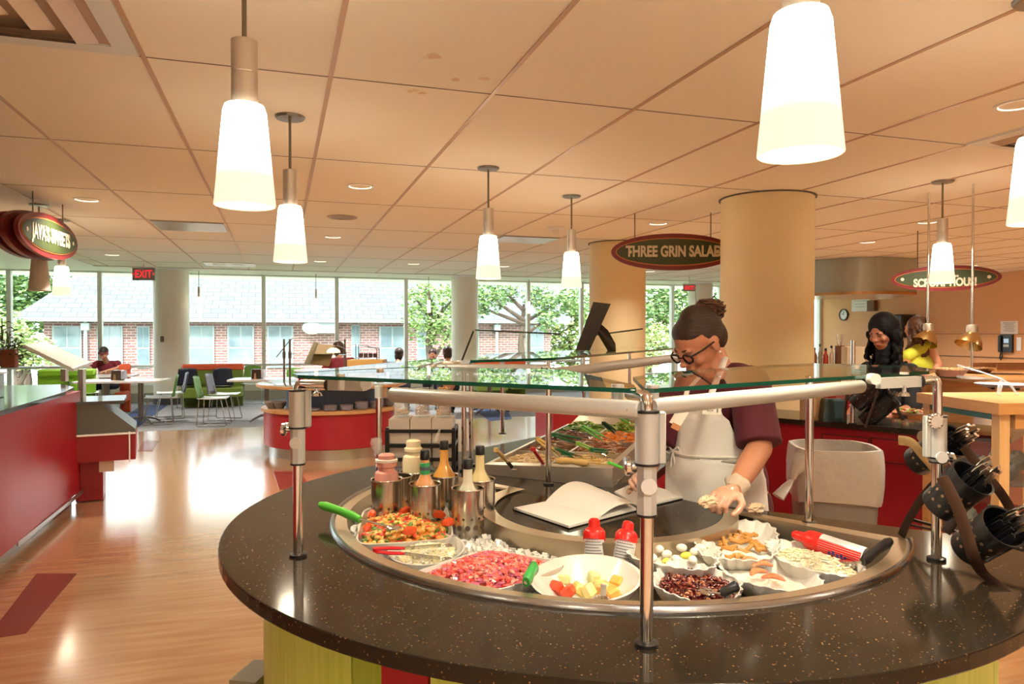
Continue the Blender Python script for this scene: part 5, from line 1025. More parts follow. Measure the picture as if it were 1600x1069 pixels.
# ================================================================ OUTSIDE
def brick_mat():
    m = mat('red_brick', (.32, .13, .10), .85); nt = m.node_tree; n = nt.nodes; L = nt.links; b = n['Principled BSDF']
    tc = n.new('ShaderNodeTexCoord'); mp = n.new('ShaderNodeMapping'); mp.inputs['Rotation'].default_value = (pi / 2, 0, 0); L.new(tc.outputs['Object'], mp.inputs[0])
    t = n.new('ShaderNodeTexBrick'); t.inputs['Scale'].default_value = 1.0; t.inputs['Brick Width'].default_value = .34; t.inputs['Row Height'].default_value = .115; t.inputs['Mortar Size'].default_value = .014
    t.inputs['Color1'].default_value = (.30, .135, .11, 1); t.inputs['Color2'].default_value = (.20, .09, .085, 1); t.inputs['Mortar'].default_value = (.40, .37, .35, 1); L.new(mp.outputs[0], t.inputs[0]); L.new(t.outputs[0], b.inputs['Base Color']); return m
def slate_mat():
    m = mat('slate_roof', (.42, .43, .42), .5); nt = m.node_tree; n = nt.nodes; L = nt.links; b = n['Principled BSDF']
    tc = n.new('ShaderNodeTexCoord'); t = n.new('ShaderNodeTexBrick'); t.inputs['Scale'].default_value = 1; t.inputs['Brick Width'].default_value = .6; t.inputs['Row Height'].default_value = .34; t.inputs['Mortar Size'].default_value = .018
    t.inputs['Color1'].default_value = (.105, .112, .110, 1); t.inputs['Color2'].default_value = (.080, .087, .088, 1); t.inputs['Mortar'].default_value = (.042, .047, .048, 1); L.new(tc.outputs['Object'], t.inputs[0]); L.new(t.outputs[0], b.inputs['Base Color']); return m
struct('ground', B().box((3, 48, -3.1), (110, 60, .2)), mat('lawn_ground', (.14, .20, .07), .9, noise=(2, (.20, .22, .10), .3)), False)
BY = 34.0; ez = PY(400, 499, BY).z; xl, xr = PY(24, 499, BY).x, PY(872, 499, BY).x
bl = thing('brick_building', 'long low brick building with a grey slate roof across from the windows', 'building', ((xl + xr) / 2, BY + 4, -3)); brick = brick_mat()
o = obj('brick_wall', B().box(((xl + xr) / 2 + .3, BY + 4.0, (ez - 3) / 2), (xr - xl - 1.4, 8, ez + 3)), brick, bl, True, False)
rb = B(); rz1 = ez + 3.6; xi = PY(150, 500, BY).x
q = [Vector((xl, BY - .5, ez)), Vector((xr + .6, BY - .5, ez)), Vector((xr + .6, BY + 5.5, rz1)), Vector((xi, BY + 5.5, rz1)), Vector((xl, BY + 11, ez)), Vector((xr + .6, BY + 11, ez))]
rb.add(q, [[0, 1, 2, 3], [0, 3, 4], [3, 2, 5, 4], [1, 5, 2], [0, 4, 5, 1]]); obj('slate_roof', rb, slate_mat(), bl, True, False)
b = B(); b.box(((xl + xr) / 2, BY - .55, ez - .06), (xr - xl + .8, .16, .16)); obj('gutter', b, mat('gutter_green', (.20, .28, .25), .5), bl, True, False)
wf = mat('far_window_frame', (.28, .33, .32), .5); wg = mat('far_window_glass', (.10, .15, .18), .1, coat=.4, noise=(.8, (.24, .30, .30), .2))
for i, (x0, x1, y0) in enumerate([(82, 128, 509), (152, 192, 509), (214, 234, 510), (294, 335, 509), (355, 397, 509), (417, 458, 509), (549, 562, 508), (592, 633, 510), (651, 676, 510), (735, 748, 510), (826, 849, 508)]):
    a, c = PY(x0, y0, BY), PY(x1, y0, BY); z1, z0 = a.z, PY(x0, 575 if i not in (6,) else 570, BY).z
    f = B(); f.box(((a.x + c.x) / 2, BY - .02, (z0 + z1) / 2), (c.x - a.x, .12, z1 - z0)); fo = obj('window_frame', f, wf, bl, True, False)
    g = B(); zm = lerp(z0, z1, .48); 
    for u in range(2): g.box((lerp(a.x, c.x, .27 + .46 * u), BY - .09, (zm + z1) / 2), ((c.x - a.x) * .40, .02, (z1 - zm) * .9)); 
    g.box(((a.x + c.x) / 2, BY - .09, (z0 + zm) / 2), ((c.x - a.x) * .86, .02, (zm - z0) * .92)); obj('pane', g, wg, fo, True, False)
for px in (135, 775):
    a = PY(px, 520, BY); b = B(); b.cyl((a.x, BY - .15, -3), (a.x, BY - .15, ez - .1), .07, n=10); b.box((a.x, BY - .15, ez - .35), (.3, .25, .3)); obj('downspout', b, mat('downspout_pale', (.50, .58, .58), .5), bl, True)
a = PY(512, 512, BY); obj('wall_unit', B().box((a.x, BY - .25, a.z), (.9, .4, .5)), mat('unit_grey', (.4, .43, .46), .5), bl, True, False); obj('wall_dish', B().ell((a.x - .7, BY - .35, a.z), (.45, .2, .32)), white_plastic, bl, True)
for px, py in ((600, 452),):
    a = PY(px, py, BY + 4); b = B(); b.box((a.x + .5, BY + 4.2, a.z - .2), (3.4, 2.4, 1.3)); do = obj('dormer', b, mat('dormer_pale', (.55, .57, .57), .5), bl, True, False)
    for k in range(2): obj('dormer_window', B().box((a.x - .3 + 1.5 * k, BY + 2.98, a.z - .1), (1.2, .06, .5)), wg, do, True, False)
# far white house
c = P(1020, 520, 60); t = thing('white_house', 'small pale house with a gabled roof among the trees at the right', 'house', Vector((c.x, c.y, -3))); b = B(); b.box((0, 0, 2.2), (6, 5, 4.4)); obj('house_wall', b, mat('house_pale', (.66, .66, .62), .6), t, smooth=False); b = B(); b.rings([[Vector((-3.4, -2.8, 4.4)), Vector((3.4, -2.8, 4.4)), Vector((0, -2.8, 7.4))], [Vector((-3.4, 2.8, 4.4)), Vector((3.4, 2.8, 4.4)), Vector((0, 2.8, 7.4))]]); obj('gable_roof', b, mat('roof_pinkish', (.55, .48, .44), .6), t, smooth=False)
struct('canopy_soffit', B().box((3, 19.2, 3.02), (30, 2.2, .12)), white_paint, False)
# trees
def tree(label, c, h, blobs, cols, seed, n=1500, ls=.22):
    t = thing('leafy_tree', label, 'tree', (c[0], c[1], -3), 0, 'trees outside the windows'); r = random.Random(seed)
    b = B(); b.tube([Vector((0, 0, 0)), Vector((.1, 0, h * .3)), Vector((-.1, .1, h * .6)), Vector((0, 0, h * .85))], [.28, .22, .14, .05], 8)
    for x, y, z, s in blobs[:6]: b.tube([Vector((0, 0, max(.6, z - s * 1.3))), Vector((x, y, z))], [.10, .03], 6)
    obj('trunk', b, mat('bark', (.10, .07, .05), .9), t)
    b = B(); tot = sum(s ** 2 for *_, s in blobs)
    for x, y, z, s in blobs:
        for _ in range(int(n * s ** 2 / tot)):
            d = Vector((r.gauss(0, 1), r.gauss(0, 1), r.gauss(0, 1))).normalized() * s * (r.random() ** .35); p = Vector((x, y, z)) + d; R = rr3(r); a_ = ls * r.uniform(.5, 1.2); b.m = r.randrange(len(cols))
            b.add([p + R @ Vector(v) for v in ((-a_, -a_ * .5, 0), (0, -a_ * .7, .02), (a_, 0, 0), (0, a_ * .7, .02), (-a_, a_ * .4, 0))], [[0, 1, 2, 3, 4]])
    obj('foliage', b, cols, t, smooth=False)
lf1, lf2, lf3, lf4 = mat('leaf_green', (.16, .28, .08), .6), mat('leaf_light', (.30, .42, .14), .6), mat('leaf_dark', (.09, .18, .07), .6), mat('leaf_yellow', (.42, .45, .16), .6)
def bl_(px, py, Y, s): a = PY(px, py, Y); return (a.x, 0, a.z + 3, s)
def mk(label, pts, Y, cols, seed, n, ls=.2):
    cx = sum(PY(p[0], p[1], Y).x for p in pts) / len(pts); bb = []
    for px, py, s in pts: a = PY(px, py, Y); bb.append((a.x - cx, random.Random(px).uniform(-.6, .6), a.z + 3, s))
    tree(label, (cx, Y), max(z for _, _, z, _ in bb) + .5, bb, cols, seed, n, ls)
mk('light green tree in front of the brick building, left of the middle window column', [(690, 480, 1.1), (665, 505, .9), (700, 520, .9), (650, 470, .6), (715, 460, .9), (660, 450, .5), (640, 500, .45)], 28.5, [lf1, lf2, lf2], 1, 2600, .085)
mk('tree branches hanging over the slate roof, right of the middle window column', [(760, 465, .7), (790, 455, .6), (745, 480, .5), (830, 462, .6), (865, 475, .6), (845, 500, .5), (890, 470, .7)], 27.5, [lf1, lf2, lf3], 2, 2300, .085)
mk('bushy tree beyond the end of the brick building', [(885, 500, 1.6), (900, 530, 1.8), (880, 560, 1.6), (910, 470, 1.4)], 40, [lf1, lf2, lf4], 3, 3600, .13)
mk('dense green tree seen right of the second tan column', [(1015, 470, 2.2), (1035, 490, 2.2), (1060, 480, 2.2), (1010, 510, 1.4), (1045, 455, 1.6), (1090, 480, 2.2), (1110, 500, 2.0)], 44, [lf1, lf3, lf2], 4, 5200, .15)
mk('young light green tree low beside the pale house', [(1015, 545, .9), (1025, 525, .8), (1008, 560, .9)], 36, [lf2, lf4], 5, 1500, .09)
mk('green tree at the far left beyond the brick building', [(35, 455, 1.8), (55, 475, 1.6), (20, 480, 1.6), (75, 460, 1.4), (5, 465, 1.6)], 42, [lf1, lf2, lf3], 6, 4200, .14)
mk('bush at the lower left corner outside the windows', [(40, 545, .8), (60, 555, .8), (15, 540, 1.0), (5, 520, .9)], 31, [lf1, lf4], 7, 1800, .09)
mk('dark leafy tree beyond the right end of the windows', [(1125, 470, 2.0), (1140, 500, 2.2), (1180, 480, 2.2)], 42, [lf3, lf1], 8, 2200, .14)
# ================================================================ RIGHT SIDE
A_ = Vector((3.70, 4.38, 0)); B_ = Vector((4.30, 3.28, 0)); dn = (B_ - A_).normalized(); nr = Vector((-dn.y, dn.x, 0)); nr = nr if nr.x > 0 else -nr
A0 = A_ - dn * .5
rc_ = thing('red_cabinet', 'red cabinet with a black stone top behind the grey trash bin', 'cabinet', (A0 + nr * .4))
def rect(p, q, dpt, off=0): return [tuple((p + nr * off)[:2]), tuple((q + nr * off)[:2]), tuple((q + nr * dpt)[:2]), tuple((p + nr * dpt)[:2])]
obj('cabinet_body', B().prism(rect(A0, B_, .6, .03), .09, .862), red_lam, rc_, True, False); obj('stone_top', B().prism(rect(A0 - dn * .01, B_ + dn * .02, .62), .862, .90), stone, rc_, True, False); obj('toe_kick', B().prism(rect(A0, B_, .5, .08), 0, .09), mat('dark_base', (0, 0, 0)), rc_, True, False)
def onface(px, py): # point on the cabinet face
    r = ray(px, py); o = Vector((0, 0, HC)); k = (A_ + nr * .03 - o).dot(nr) / r.dot(nr); return o + r * k
for (x0, y0, x1, y1) in ((1285, 678, 1357, 790), (1362, 684, 1430, 790), ):
    a, c = onface(x0, y0), onface(x1, y0); z1 = a.z; z0 = z1 - .16; m0 = (a + c) / 2; w = (c - a).length; 
    dr_ = obj('drawer', B().bar(Vector((a.x, a.y, (z0 + z1) / 2)) - nr * .004, Vector((c.x, c.y, (z0 + z1) / 2)) - nr * .004, .012, z1 - z0), red_lam, rc_, True, False)
    fr = B()
    for zz in (z0, z1): fr.bar(Vector((a.x, a.y, zz)) - nr * .006, Vector((c.x, c.y, zz)) - nr * .006, .012, .006)
    for p_ in (a, c): fr.bar(Vector((p_.x, p_.y, z0)) - nr * .006, Vector((p_.x, p_.y, z1)) - nr * .006, .006, .012)
    obj('drawer_gap', fr, mat('gap_dark', (.03, .005, .005), .6), dr_, True, False)
# trash bin
tc2 = P(1302, 760, 4.30); tc2.z = 0
tb_ = thing('trash_bin', 'grey square trash bin with a cream plastic liner, in front of the red cabinet', 'trash bin', tc2, -TH - .22)
def sq(w, z, k=5): return [Vector((w * (abs(cos(a)) ** (2 / k)) * (1 if cos(a) > 0 else -1), w * .92 * (abs(sin(a)) ** (2 / k)) * (1 if sin(a) > 0 else -1), z)) for a in [2 * pi * j / 40 for j in range(40)]]
b = B(); b.rings([sq(.19, 0), sq(.225, .60), sq(.235, .86), sq(.225, .86), sq(.18, .02)]); obj('bin_body', b, mat('bin_grey', (.21, .21, .205), .5), tb_)
r = random.Random(2)
def wav(w, z, am, s): return [Vector((p.x * (1 + am * sin(7 * j * .31 + s)), p.y * (1 + am * cos(5 * j * .41 + s)), z + am * .5 * sin(j * .5 + s))) for j, p in enumerate(sq(w, z))]
b.rings([wav(.240, .565, .02, 0), wav(.248, .65, .022, 1), wav(.252, .75, .015, 2), wav(.246, .84, .01, 3), wav(.240, .872, .008, 3), wav(.222, .872, .01, 3), wav(.215, .75, .02, 4), wav(.20, .6, .02, 5)], False)
obj('liner_bag', b, mat('liner_cream', (.50, .46, .40), .35, bump=(9, 1.0), alpha=.88), tb_)
b = B(); b.tube([Vector((-.20, -.17, .80)), Vector((-.255, -.21, .74)), Vector((-.265, -.22, .70))], [.07, .03, .018], 10); b.tube([Vector((-.265, -.22, .70)), Vector((-.30, -.24, .66)), Vector((-.35, -.26, .60))], [.014, .035, .05], 10, flat=.5); obj('liner_knot', b, mat('liner_cream', (0, 0, 0)), tb_)
# things on the red cabinet
def on(px, py, z=.90): return G(px, py, z)
c = on(1291, 660); c = c + nr * .12; t = thing('black_caddy', 'dark green black napkin caddy with a tan paper bag on the red cabinet', 'caddy', Vector((c.x, c.y, .9)), -TH); b = B(); b.rings([[Vector((x * k, y * k2, z)) for x, y in ((-.085, -.05), (.085, -.05), (.085, .05), (-.085, .05))] for k, k2, z in ((1, 1, 0), (1.02, 1, .03), (.82, .8, .15), (.75, .7, .165))]); obj('caddy_body', b, mat('caddy_green_black', (.02, .035, .032), .4), t, smooth=False)
obj('paper_bag', B().box((-.12, .08, .10), (.13, .10, .20), .2), mat('bag_tan', (.45, .27, .12), .7), t, smooth=False)
c = on(1330, 655) + nr * .28; t = thing('white_bowl', 'white bowl beside the dark caddy on the red cabinet', 'bowl', Vector((c.x, c.y, .9))); obj('bowl_wall', B().lathe([(0, 0), (.06, 0), (.10, .075), (.105, .08), (.098, .076), (.055, .01), (0, .008)], n=26), porcelain, t)
c = on(1398, 655) + nr * .35; t = thing('salad_plate', 'white plate with a small green salad on the red cabinet', 'plate', Vector((c.x, c.y, .9))); obj('plate_dish', B().lathe([(0, 0), (.08, 0), (.14, .022), (.145, .026), (.138, .024), (.075, .006), (0, .005)], n=28), porcelain, t)
b = B(); r = random.Random(4)
for _ in range(60): b.m = r.randrange(3); b.ell((r.uniform(-.08, .08), r.uniform(-.08, .08), .03 + r.random() * .025), (.02, .014, .006), rr3(r), 6, 4)
obj('salad', b, [mat('lettuce', (.20, .35, .05), .4), food('tomato_bits', (.7, .06, .03)), mat('egg_pale', (.85, .78, .5), .4)], t)
for lab, o1, b1 in (('upper black cutlery basket tilted on the rack of the red cabinet', (1375, 598), (1335, 632)), ('lower black cutlery basket tilted on the rack of the red cabinet', (1392, 622), (1352, 660))):
    t = basket(lab, P(*o1, 5.0), P(*b1, 5.1), .072, 9, 5); t['group'] = 'black cutlery baskets'
b = thing('cutlery_rack', 'dark strap rack holding the two baskets on the red cabinet', 'cutlery rack', P(1365, 655, 5.1)); 
for nme, pts in (('side_strap', [P(1330, 603, 5.1), P(1322, 625, 5.1), P(1320, 658, 5.1)]), ('side_strap', [P(1375, 592, 5.0), P(1395, 622, 5.0), P(1405, 645, 5.0), P(1412, 656, 5.0)]), ('front_strap', [P(1372, 610, 4.95), P(1362, 640, 4.93), P(1352, 668, 4.9)])): obj(nme, strapline(pts, .024), mat('dark_strap', (0, 0, 0)), b, True)
p = P(1332, 660, 5.1); plain_post('guard_post', 'short guard post on the red cabinet', p.x, p.y, zat(532, 5.1), .016)
# condiments & far station under the hood
cc = P(1306, 600, 8.4); t = thing('cook_station', 'red fronted cooking station under the steel hood, behind the tan column', 'serving station', Vector((cc.x, cc.y, 0)), -TH)
obj('station_body', B().box((0.1, .3, .45), (1.1, .9, .9), None), red_lam, t, smooth=False); obj('station_top', B().box((0.1, .3, 1.0), (1.4, 1.0, .2)), mat('hood_warm', (.45, .38, .3), .35, .7), t, smooth=False)
obj('pink_front', B().box((.1, -.24, 1.12), (1.2, .04, .14)), mat('pink_panel', (.62, .28, .22), .5), t, smooth=False)
for k, (px, py, h, rr_, m, lab) in enumerate([(1273, 566, .16, .025, ('bottle_amber', (.25, .08, .03)), 'amber sauce bottle'), (1281, 567, .2, .02, ('bottle_clear', (.4, .4, .36)), 'pale slim bottle'), (1290, 568, .15, .03, ('bottle_red', (.5, .05, .03)), 'red sauce bottle'), (1299, 567, .18, .025, ('bottle_white', (.75, .72, .66)), 'white squeeze bottle'), (1312, 566, .21, .055, ('jar_brown', (.20, .08, .04)), 'brown utensil jar with steel spoons')]):
    c = P(px, py, 8.3); t = thing('sauce_bottle' if k < 4 else 'utensil_jar', lab + ' standing under the clock, left of the dark haired woman', 'bottle' if k < 4 else 'jar', Vector((c.x, c.y, 1.19)))
    obj('body', B().lathe([(0, 0), (rr_, 0), (rr_, h * .6), (rr_ * .5, h * .8), (rr_ * .45, h), (0, h)] if k < 4 else [(0, 0), (rr_, 0), (rr_, h), (rr_ * .9, h), (rr_ * .9, .02), (0, .02)], n=16), mat(*m, .25), t)
    if k == 4:
        for a in range(4): obj('spoon_handle', B().cyl((0, 0, .1), (cos(a * 1.5) * .05, sin(a * 1.5) * .04, .34), .006, n=8), chrome, t)
    else: obj('cap', B().cyl((0, 0, h), (0, 0, h + .03), rr_ * .5, n=12), black_plastic, t)
cc = P(1333, 566, 7.2); t = thing('cream_box', 'tall cream paper box left of the dark haired woman', 'box', Vector((cc.x, cc.y, 1.1)), -TH); obj('box_side', B().box((0, 0, .13), (.19, .12, .36), None, .006), mat('box_cream', (.62, .52, .38), .6), t, smooth=False)
obj('box_support', B().box((0, 0, -.575), (.25, .2, 1.05)), red_lam, t, smooth=False)
# steel hood
h0, h1 = P(1262, 440, 13.6), P(1432, 440, 13.2); t = thing('steel_hood', 'wide stainless steel extractor hood under the ceiling at the right', 'extractor hood', (h0 + h1) / 2); dx = (h1 - h0).normalized(); dyv = Vector((-dx.y, dx.x, 0)); zlo = zat(462, 13.4)
b = B(); n = 40; fr_ = [h0 + (h1 - h0) * (i / n) - dyv * (.5 * sin(pi * i / n)) for i in range(n + 1)]; bk = [h1 + dyv * 1.6, h0 + dyv * 1.6]
b.prism([(v.x, v.y) for v in fr_ + bk], zlo + .05, CEIL - .005); obj('hood_skirt', b, mat('hood_steel', (.42, .47, .44), .3, .75, bump=(3, .5), stretch=(2.5, 2.5, .6)), t, True)
b = B(); b.prism([(v.x, v.y) for v in [f - dyv * .03 for f in fr_] + bk], zlo, zlo + .05); obj('hood_lip', b, mat('hood_lip_copper', (.60, .36, .16), .25, .9), t, True)
# wall things (right wall x = X1)
WX = X1 - .005
def wall_pt(px, py): return PX(px, py, WX)
c = wall_pt(1319, 492); t = thing('wall_clock', 'round black rimmed wall clock with a white face below the steel hood', 'clock', c); Rw = Matrix.Rotation(-pi / 2, 3, 'Y'); cr = .17
obj('clock_rim', B().lathe([(cr * .86, .0), (cr * .86, .035), (cr * .93, .045), (cr, .035), (cr, 0)], (0, 0, 0), 36, Rw), black_plastic, t); cf_ = obj('clock_face', B().lathe([(0, .02), (cr * .88, .02)], (0, 0, 0), 36, Rw), mat('clock_white', (.82, .82, .80), .4), t)
b = B(); b.bar((-.026, 0, 0), (-.026, 0, .10), .012, .004, up=(1, 0, 0)); b.bar((-.026, 0, 0), (-.026, .07, .03), .014, .004, up=(1, 0, 0)); obj('clock_hands', b, black_plastic, cf_, smooth=False)
b = B()
for k in range(12): a = k * pi / 6; b.box((-.024, sin(a) * cr * .72, cos(a) * cr * .72), (.004, .012, .02))
obj('hour_marks', b, black_plastic, cf_, smooth=False)
def wall_box(name, lab, cat, px0, py0, px1, py1, m, th=.02, extra=None):
    a, c = wall_pt(px0, py0), wall_pt(px1, py1); t = thing(name, lab, cat, (a + c) / 2); w = abs(a.y - c.y); h = abs(a.z - c.z); obj('face', B().box((-th / 2 - .002, 0, 0), (th, w, h)), m, t, smooth=False)
    if extra: extra(t, w, h, th)
    return t
def lines_(n): 
    def f(t, w, h, th):
        b = B(); 
        for k in range(n): b.box((-th - .004, 0, h * (.38 - .76 * k / n)), (.002, w * (.7 - .1 * (k % 3)), h * .03))
        obj('printed_lines', b, mat('print_grey', (.25, .25, .26), .6), t, smooth=False)
    return f
wall_box('notice_paper', 'white printed notice pinned under the hood, right of the clock', 'notice', 1331, 469, 1359, 486, paper, .006, lines_(3)); wall_box('dark_wall_box', 'dark brown box on the wall right of the white notice', 'wall box', 1360, 470, 1371, 486, mat('wall_box_brown', (.18, .08, .03), .6), .12)
wall_box('wall_notice', 'pinned paper notice above the black wall telephone', 'notice', 1564, 502, 1591, 522, paper, .006, lines_(8))
def ph(t, w, h, th):
    obj('handset', B().box((-.09, w * .42, -h * .02), (.06, w * .25, h * .95), None, .02), black_plastic, t); obj('screen', B().box((-.066, -w * .05, h * .15), (.006, w * .4, h * .25)), mat('phone_screen', (.35, .5, .6), .3, emis=((.5, .7, .9), .35)), t, smooth=False)
    obj('key_pad', B().box((-.066, -w * .05, -h * .12), (.01, w * .45, h * .14)), mat('keys_silver', (.4, .42, .44), .4), t, smooth=False)
    obj('coiled_cord', B().tube([Vector((-.05, w * .42, -h * .5)), Vector((-.05, w * .5, -h * .8)), Vector((-.05, w * .42, -h * .95)), Vector((-.05, w * .3, -h * .75)), Vector((-.05, w * .3, -h * .5))], .012, 8), black_plastic, t)
wall_box('wall_telephone', 'black wall telephone with a small lit screen at the right edge', 'telephone', 1565, 523, 1584, 551, black_plastic, .06, ph)
wall_box('wall_outlet', 'cream outlet plate right of the wall telephone', 'outlet', 1589, 527, 1596, 548, white_plastic, .01)
c = wall_pt(1413, 510); t = thing('wall_screen', 'dark wall mounted machine behind the women, right of the notice', 'machine', Vector((c.x - .3, c.y, c.z))); obj('machine_case', B().box((0, 0, 0), (.5, .9, .6), None, .03), black_plastic, t); obj('steel_front', B().box((-.26, .1, .05), (.02, .5, .35)), steel, t, smooth=False)
obj('machine_shelf', B().box((.1, 0, -.9), (.4, 1.0, 1.2)), tan_wall, t, smooth=False)
# heat lamps
def heat(label, px, Z, ybot, ylamp, pole_to=None):
    c = P(px, ylamp, Z); t = thing('brass_heat_lamp', label, 'heat lamp', c, 0, 'brass heat lamps'); br = mat('brass', (.52, .36, .16), .25, 1)
    obj('lamp_pole', B().cyl((0, 0, (pole_to - c.z) if pole_to else .03), (0, 0, CEIL - c.z), .012, n=10), chrome, t); obj('socket', B().lathe([(0, .03), (.045, .03), (.05, .06), (.045, .10), (0, .11)], n=20), steel, t)
    obj('dome', B().lathe([(.115, -.10), (.10, -.05), (.045, .03), (0, .035)], (0, 0, 0), 26, Matrix.Rotation(.5, 3, 'Y')), br, t); return t
heat('brass heat lamp on a thin pole just right of the woman in yellow', 1450, 7.0, 540, 522); heat('double brass heat lamp on a long pole over the wooden food counter', 1519, 6.6, 560, 525, 1.2)
# wooden food counter
fz = 1.17; f0, f1 = G(1442, 591, fz), G(1700, 596, fz); fdv = (f1 - f0).normalized(); fn = Vector((-fdv.y, fdv.x, 0))
t = thing('food_counter', 'wooden food counter with hot dishes at the back right', 'counter', Vector((f0.x, f0.y, 0)))
obj('counter_top', B().prism([tuple(v[:2]) for v in (f0, f1, f1 + fn * 1.1, f0 + fn * 1.1)], fz - .05, fz), wood, t, True, False); obj('counter_body', B().prism([tuple(v[:2]) for v in (f0 + fn * .05 + fdv * .03, f1 + fn * .05, f1 + fn * 1.0, f0 + fn * 1.0 + fdv * .03)], 0, fz - .05), wood, t, True, False)
def food_on(name, lab, cat, px, py, z, r_, m, topm=None, hgt=.05):
    c = G(px, py, z); t = thing(name, lab, cat, Vector((c.x, c.y, z))); obj('dish', B().lathe([(0, 0), (r_ * .7, 0), (r_, hgt), (r_ * 1.04, hgt + .004), (r_ * .95, hgt), (r_ * .65, .008), (0, .008)], n=28), m, t)
    if topm:
        b = B(); rn = random.Random(px)
        b.lathe([(r_ * .93, hgt * .85), (r_ * .6, hgt * 1.1), (0, hgt * 1.25)], n=24)
        for _ in range(50): a = rn.uniform(0, 6.28); q = r_ * .85 * sqrt(rn.random()); b.ell((q * cos(a), q * sin(a), hgt * 1.15), (.016, .012, .010), rr3(rn), 6, 4)
        obj('food', b, topm, t)
    return t
food_on('pie_dish', 'dark round pie dish with a crusty topping on the back food counter', 'dish', 1484, 588, fz + .03, .125, mat('pie_brown', (.30, .10, .04), .4), mat('crust', (.75, .45, .20), .5)); 
c = G(1484, 592, fz); t = thing('serving_board', 'reddish board under the pie dish', 'board', Vector((c.x, c.y, fz))); obj('board', B().box((0, 0, .014), (.42, .26, .028), -TH, .004), mat('board_red', (.55, .20, .10), .5), t)
food_on('white_platter', 'white platter right of the pie dish on the back food counter', 'platter', 1507, 596, fz, .19, porcelain, None, .025); food_on('pastry_platter', 'platter of pale pastries behind the steel tongs', 'platter', 1523, 583, fz, .16, mat('pie_brown', (0, 0, 0)), mat('pastry', (.80, .55, .30), .5), .04)
c = G(1580, 584, fz); t = thing('wooden_tray', 'wooden tray with rails on the back food counter at the right edge', 'tray', Vector((c.x, c.y, fz)), -TH); obj('tray_floor', B().box((0, 0, .04), (.5, .35, .02)), wood, t, smooth=False)
for s in (-1, 1): obj('tray_rail', B().box((0, s * .17, .07), (.5, .015, .05)), mat('rail_dark_wood', (.25, .10, .04), .4), t, smooth=False)
# wooden display case
A1 = P(1562, 631, 3.6); A1.z = 0; B1 = P(1440, 614, 4.21); B1.z = 0; e1 = (B1 - A1).normalized(); e2 = Vector((e1.y, -e1.x, 0)); TZ2 = 1.196; Ld = (B1 - A1).length; Wd2 = .95
dc = thing('display_case', 'tall wooden display case with glass sides full of wrapped cutlery, at the right edge', 'display case', A1 + e1 * Ld / 2 + e2 * Wd2 / 2)
def dq(u, v): p = A1 + e1 * u * Ld + e2 * v * Wd2; return (p.x, p.y)
obj('wood_top', B().prism([dq(-.03, -.02), dq(1.03, -.02), dq(1.03, 1.02), dq(-.03, 1.02)], TZ2 - .058, TZ2), wood, dc, True, False)
for u, v in ((.055, .035), (.945, .035), (.055, .965), (.945, .965)): p = Vector((*dq(u, v), 0)); obj('corner_leg', B().box((p.x, p.y, (TZ2 - .058) / 2), (.055, .055, TZ2 - .058), atan2(e1.y, e1.x)), wood if v > .5 or u > .5 else mat('pale_wood', (.72, .50, .24), .4, noise=(5, (.64, .40, .17), .25), stretch=(9, 9, 1)), dc, True, False)
for z in (.45, .76): obj('glass_shelf', B().prism([dq(.06, .04), dq(.94, .04), dq(.94, .96), dq(.06, .96)], z, z + .01), mat('shelf_glass_dark', (.05, .10, .11), .08, alpha=.55), dc, True, False)
for u0, v0, u1, v1, nme in ((.1, .02, .9, .02, 'side_glass'), (.02, .07, .02, .93, 'front_glass')):
    p, q2 = Vector((*dq(u0, v0), .70)), Vector((*dq(u1, v1), .70)); b = B(); b.bar(p, q2, .006, .86); b.mi = [0] * 6; obj(nme, b, pane, dc, True, False)
p, q2 = Vector((*dq(.09, .035), TZ2 - .075)), Vector((*dq(.91, .035), TZ2 - .075)); obj('top_rail', B().bar(p, q2, .04, .035), mat('teal_glass_edge', (.02, .13, .12), .15), dc, True, False)
p, q2 = Vector((*dq(.035, .09), TZ2 - .095)), Vector((*dq(.035, .91), TZ2 - .095)); obj('front_rail', B().bar(p, q2, .04, .075), wood, dc, True, False)
obj('base_panel', B().prism([dq(.05, .04), dq(.95, .04), dq(.95, .96), dq(.05, .96)], .06, .22), wood, dc, True, False)
bagm = [mat('plastic_wrap', (.55, .58, .62), .12, alpha=.85), mat('wrap_red', (.60, .05, .05), .3), mat('wrap_dark', (.08, .08, .10), .25)]
r = random.Random(8); kk = 0
for z in (.225, .462, .772):
    for i in range(4):
        for j in range(3):
            c = Vector((*dq(.2 + .22 * i, .14 + .3 * j), z)); b = B(); b.ell((0, 0, .055), (.055, .05, .055), None, 12, 8); b.v = [v * r.uniform(.86, 1.12) for v in b.v]; mz = min(v.z for v in b.v); b.v = [v - Vector((0, 0, mz)) for v in b.v]
            kk += 1; o = obj('wrapped_bundle', b, bagm[0 if r.random() < .6 else r.choice((1, 2))], smooth=False); o.location = c; o.rotation_euler = (0, 0, r.uniform(0, 3)); tag(o, 'plastic wrapped bundle on the %s shelf of the wooden display case' % {.225: 'lowest', .462: 'middle', .772: 'top'}[z], 'wrapped bundle', 'wrapped bundles on the %s shelf of the display case' % {.225: 'lowest', .462: 'middle', .772: 'top'}[z])
c = G(1568, 608, TZ2); t = thing('tong_plate', 'pale plate on small feet on top of the wooden display case', 'plate', Vector((c.x, c.y, TZ2))); obj('plate_dish', B().lathe([(0, .012), (.10, .012), (.155, .030), (.16, .034), (.15, .033), (.09, .017), (0, .016)], n=36), mat('lavender_plate', (0, 0, 0)), t)
for a in range(4): obj('rubber_foot', B().cyl((.09 * cos(a * 1.57), .09 * sin(a * 1.57), 0), (.09 * cos(a * 1.57), .09 * sin(a * 1.57), .014), .012, n=10), black_plastic, t)
a = P(1497, 580, 3.9); c = P(1566, 592, 3.72)
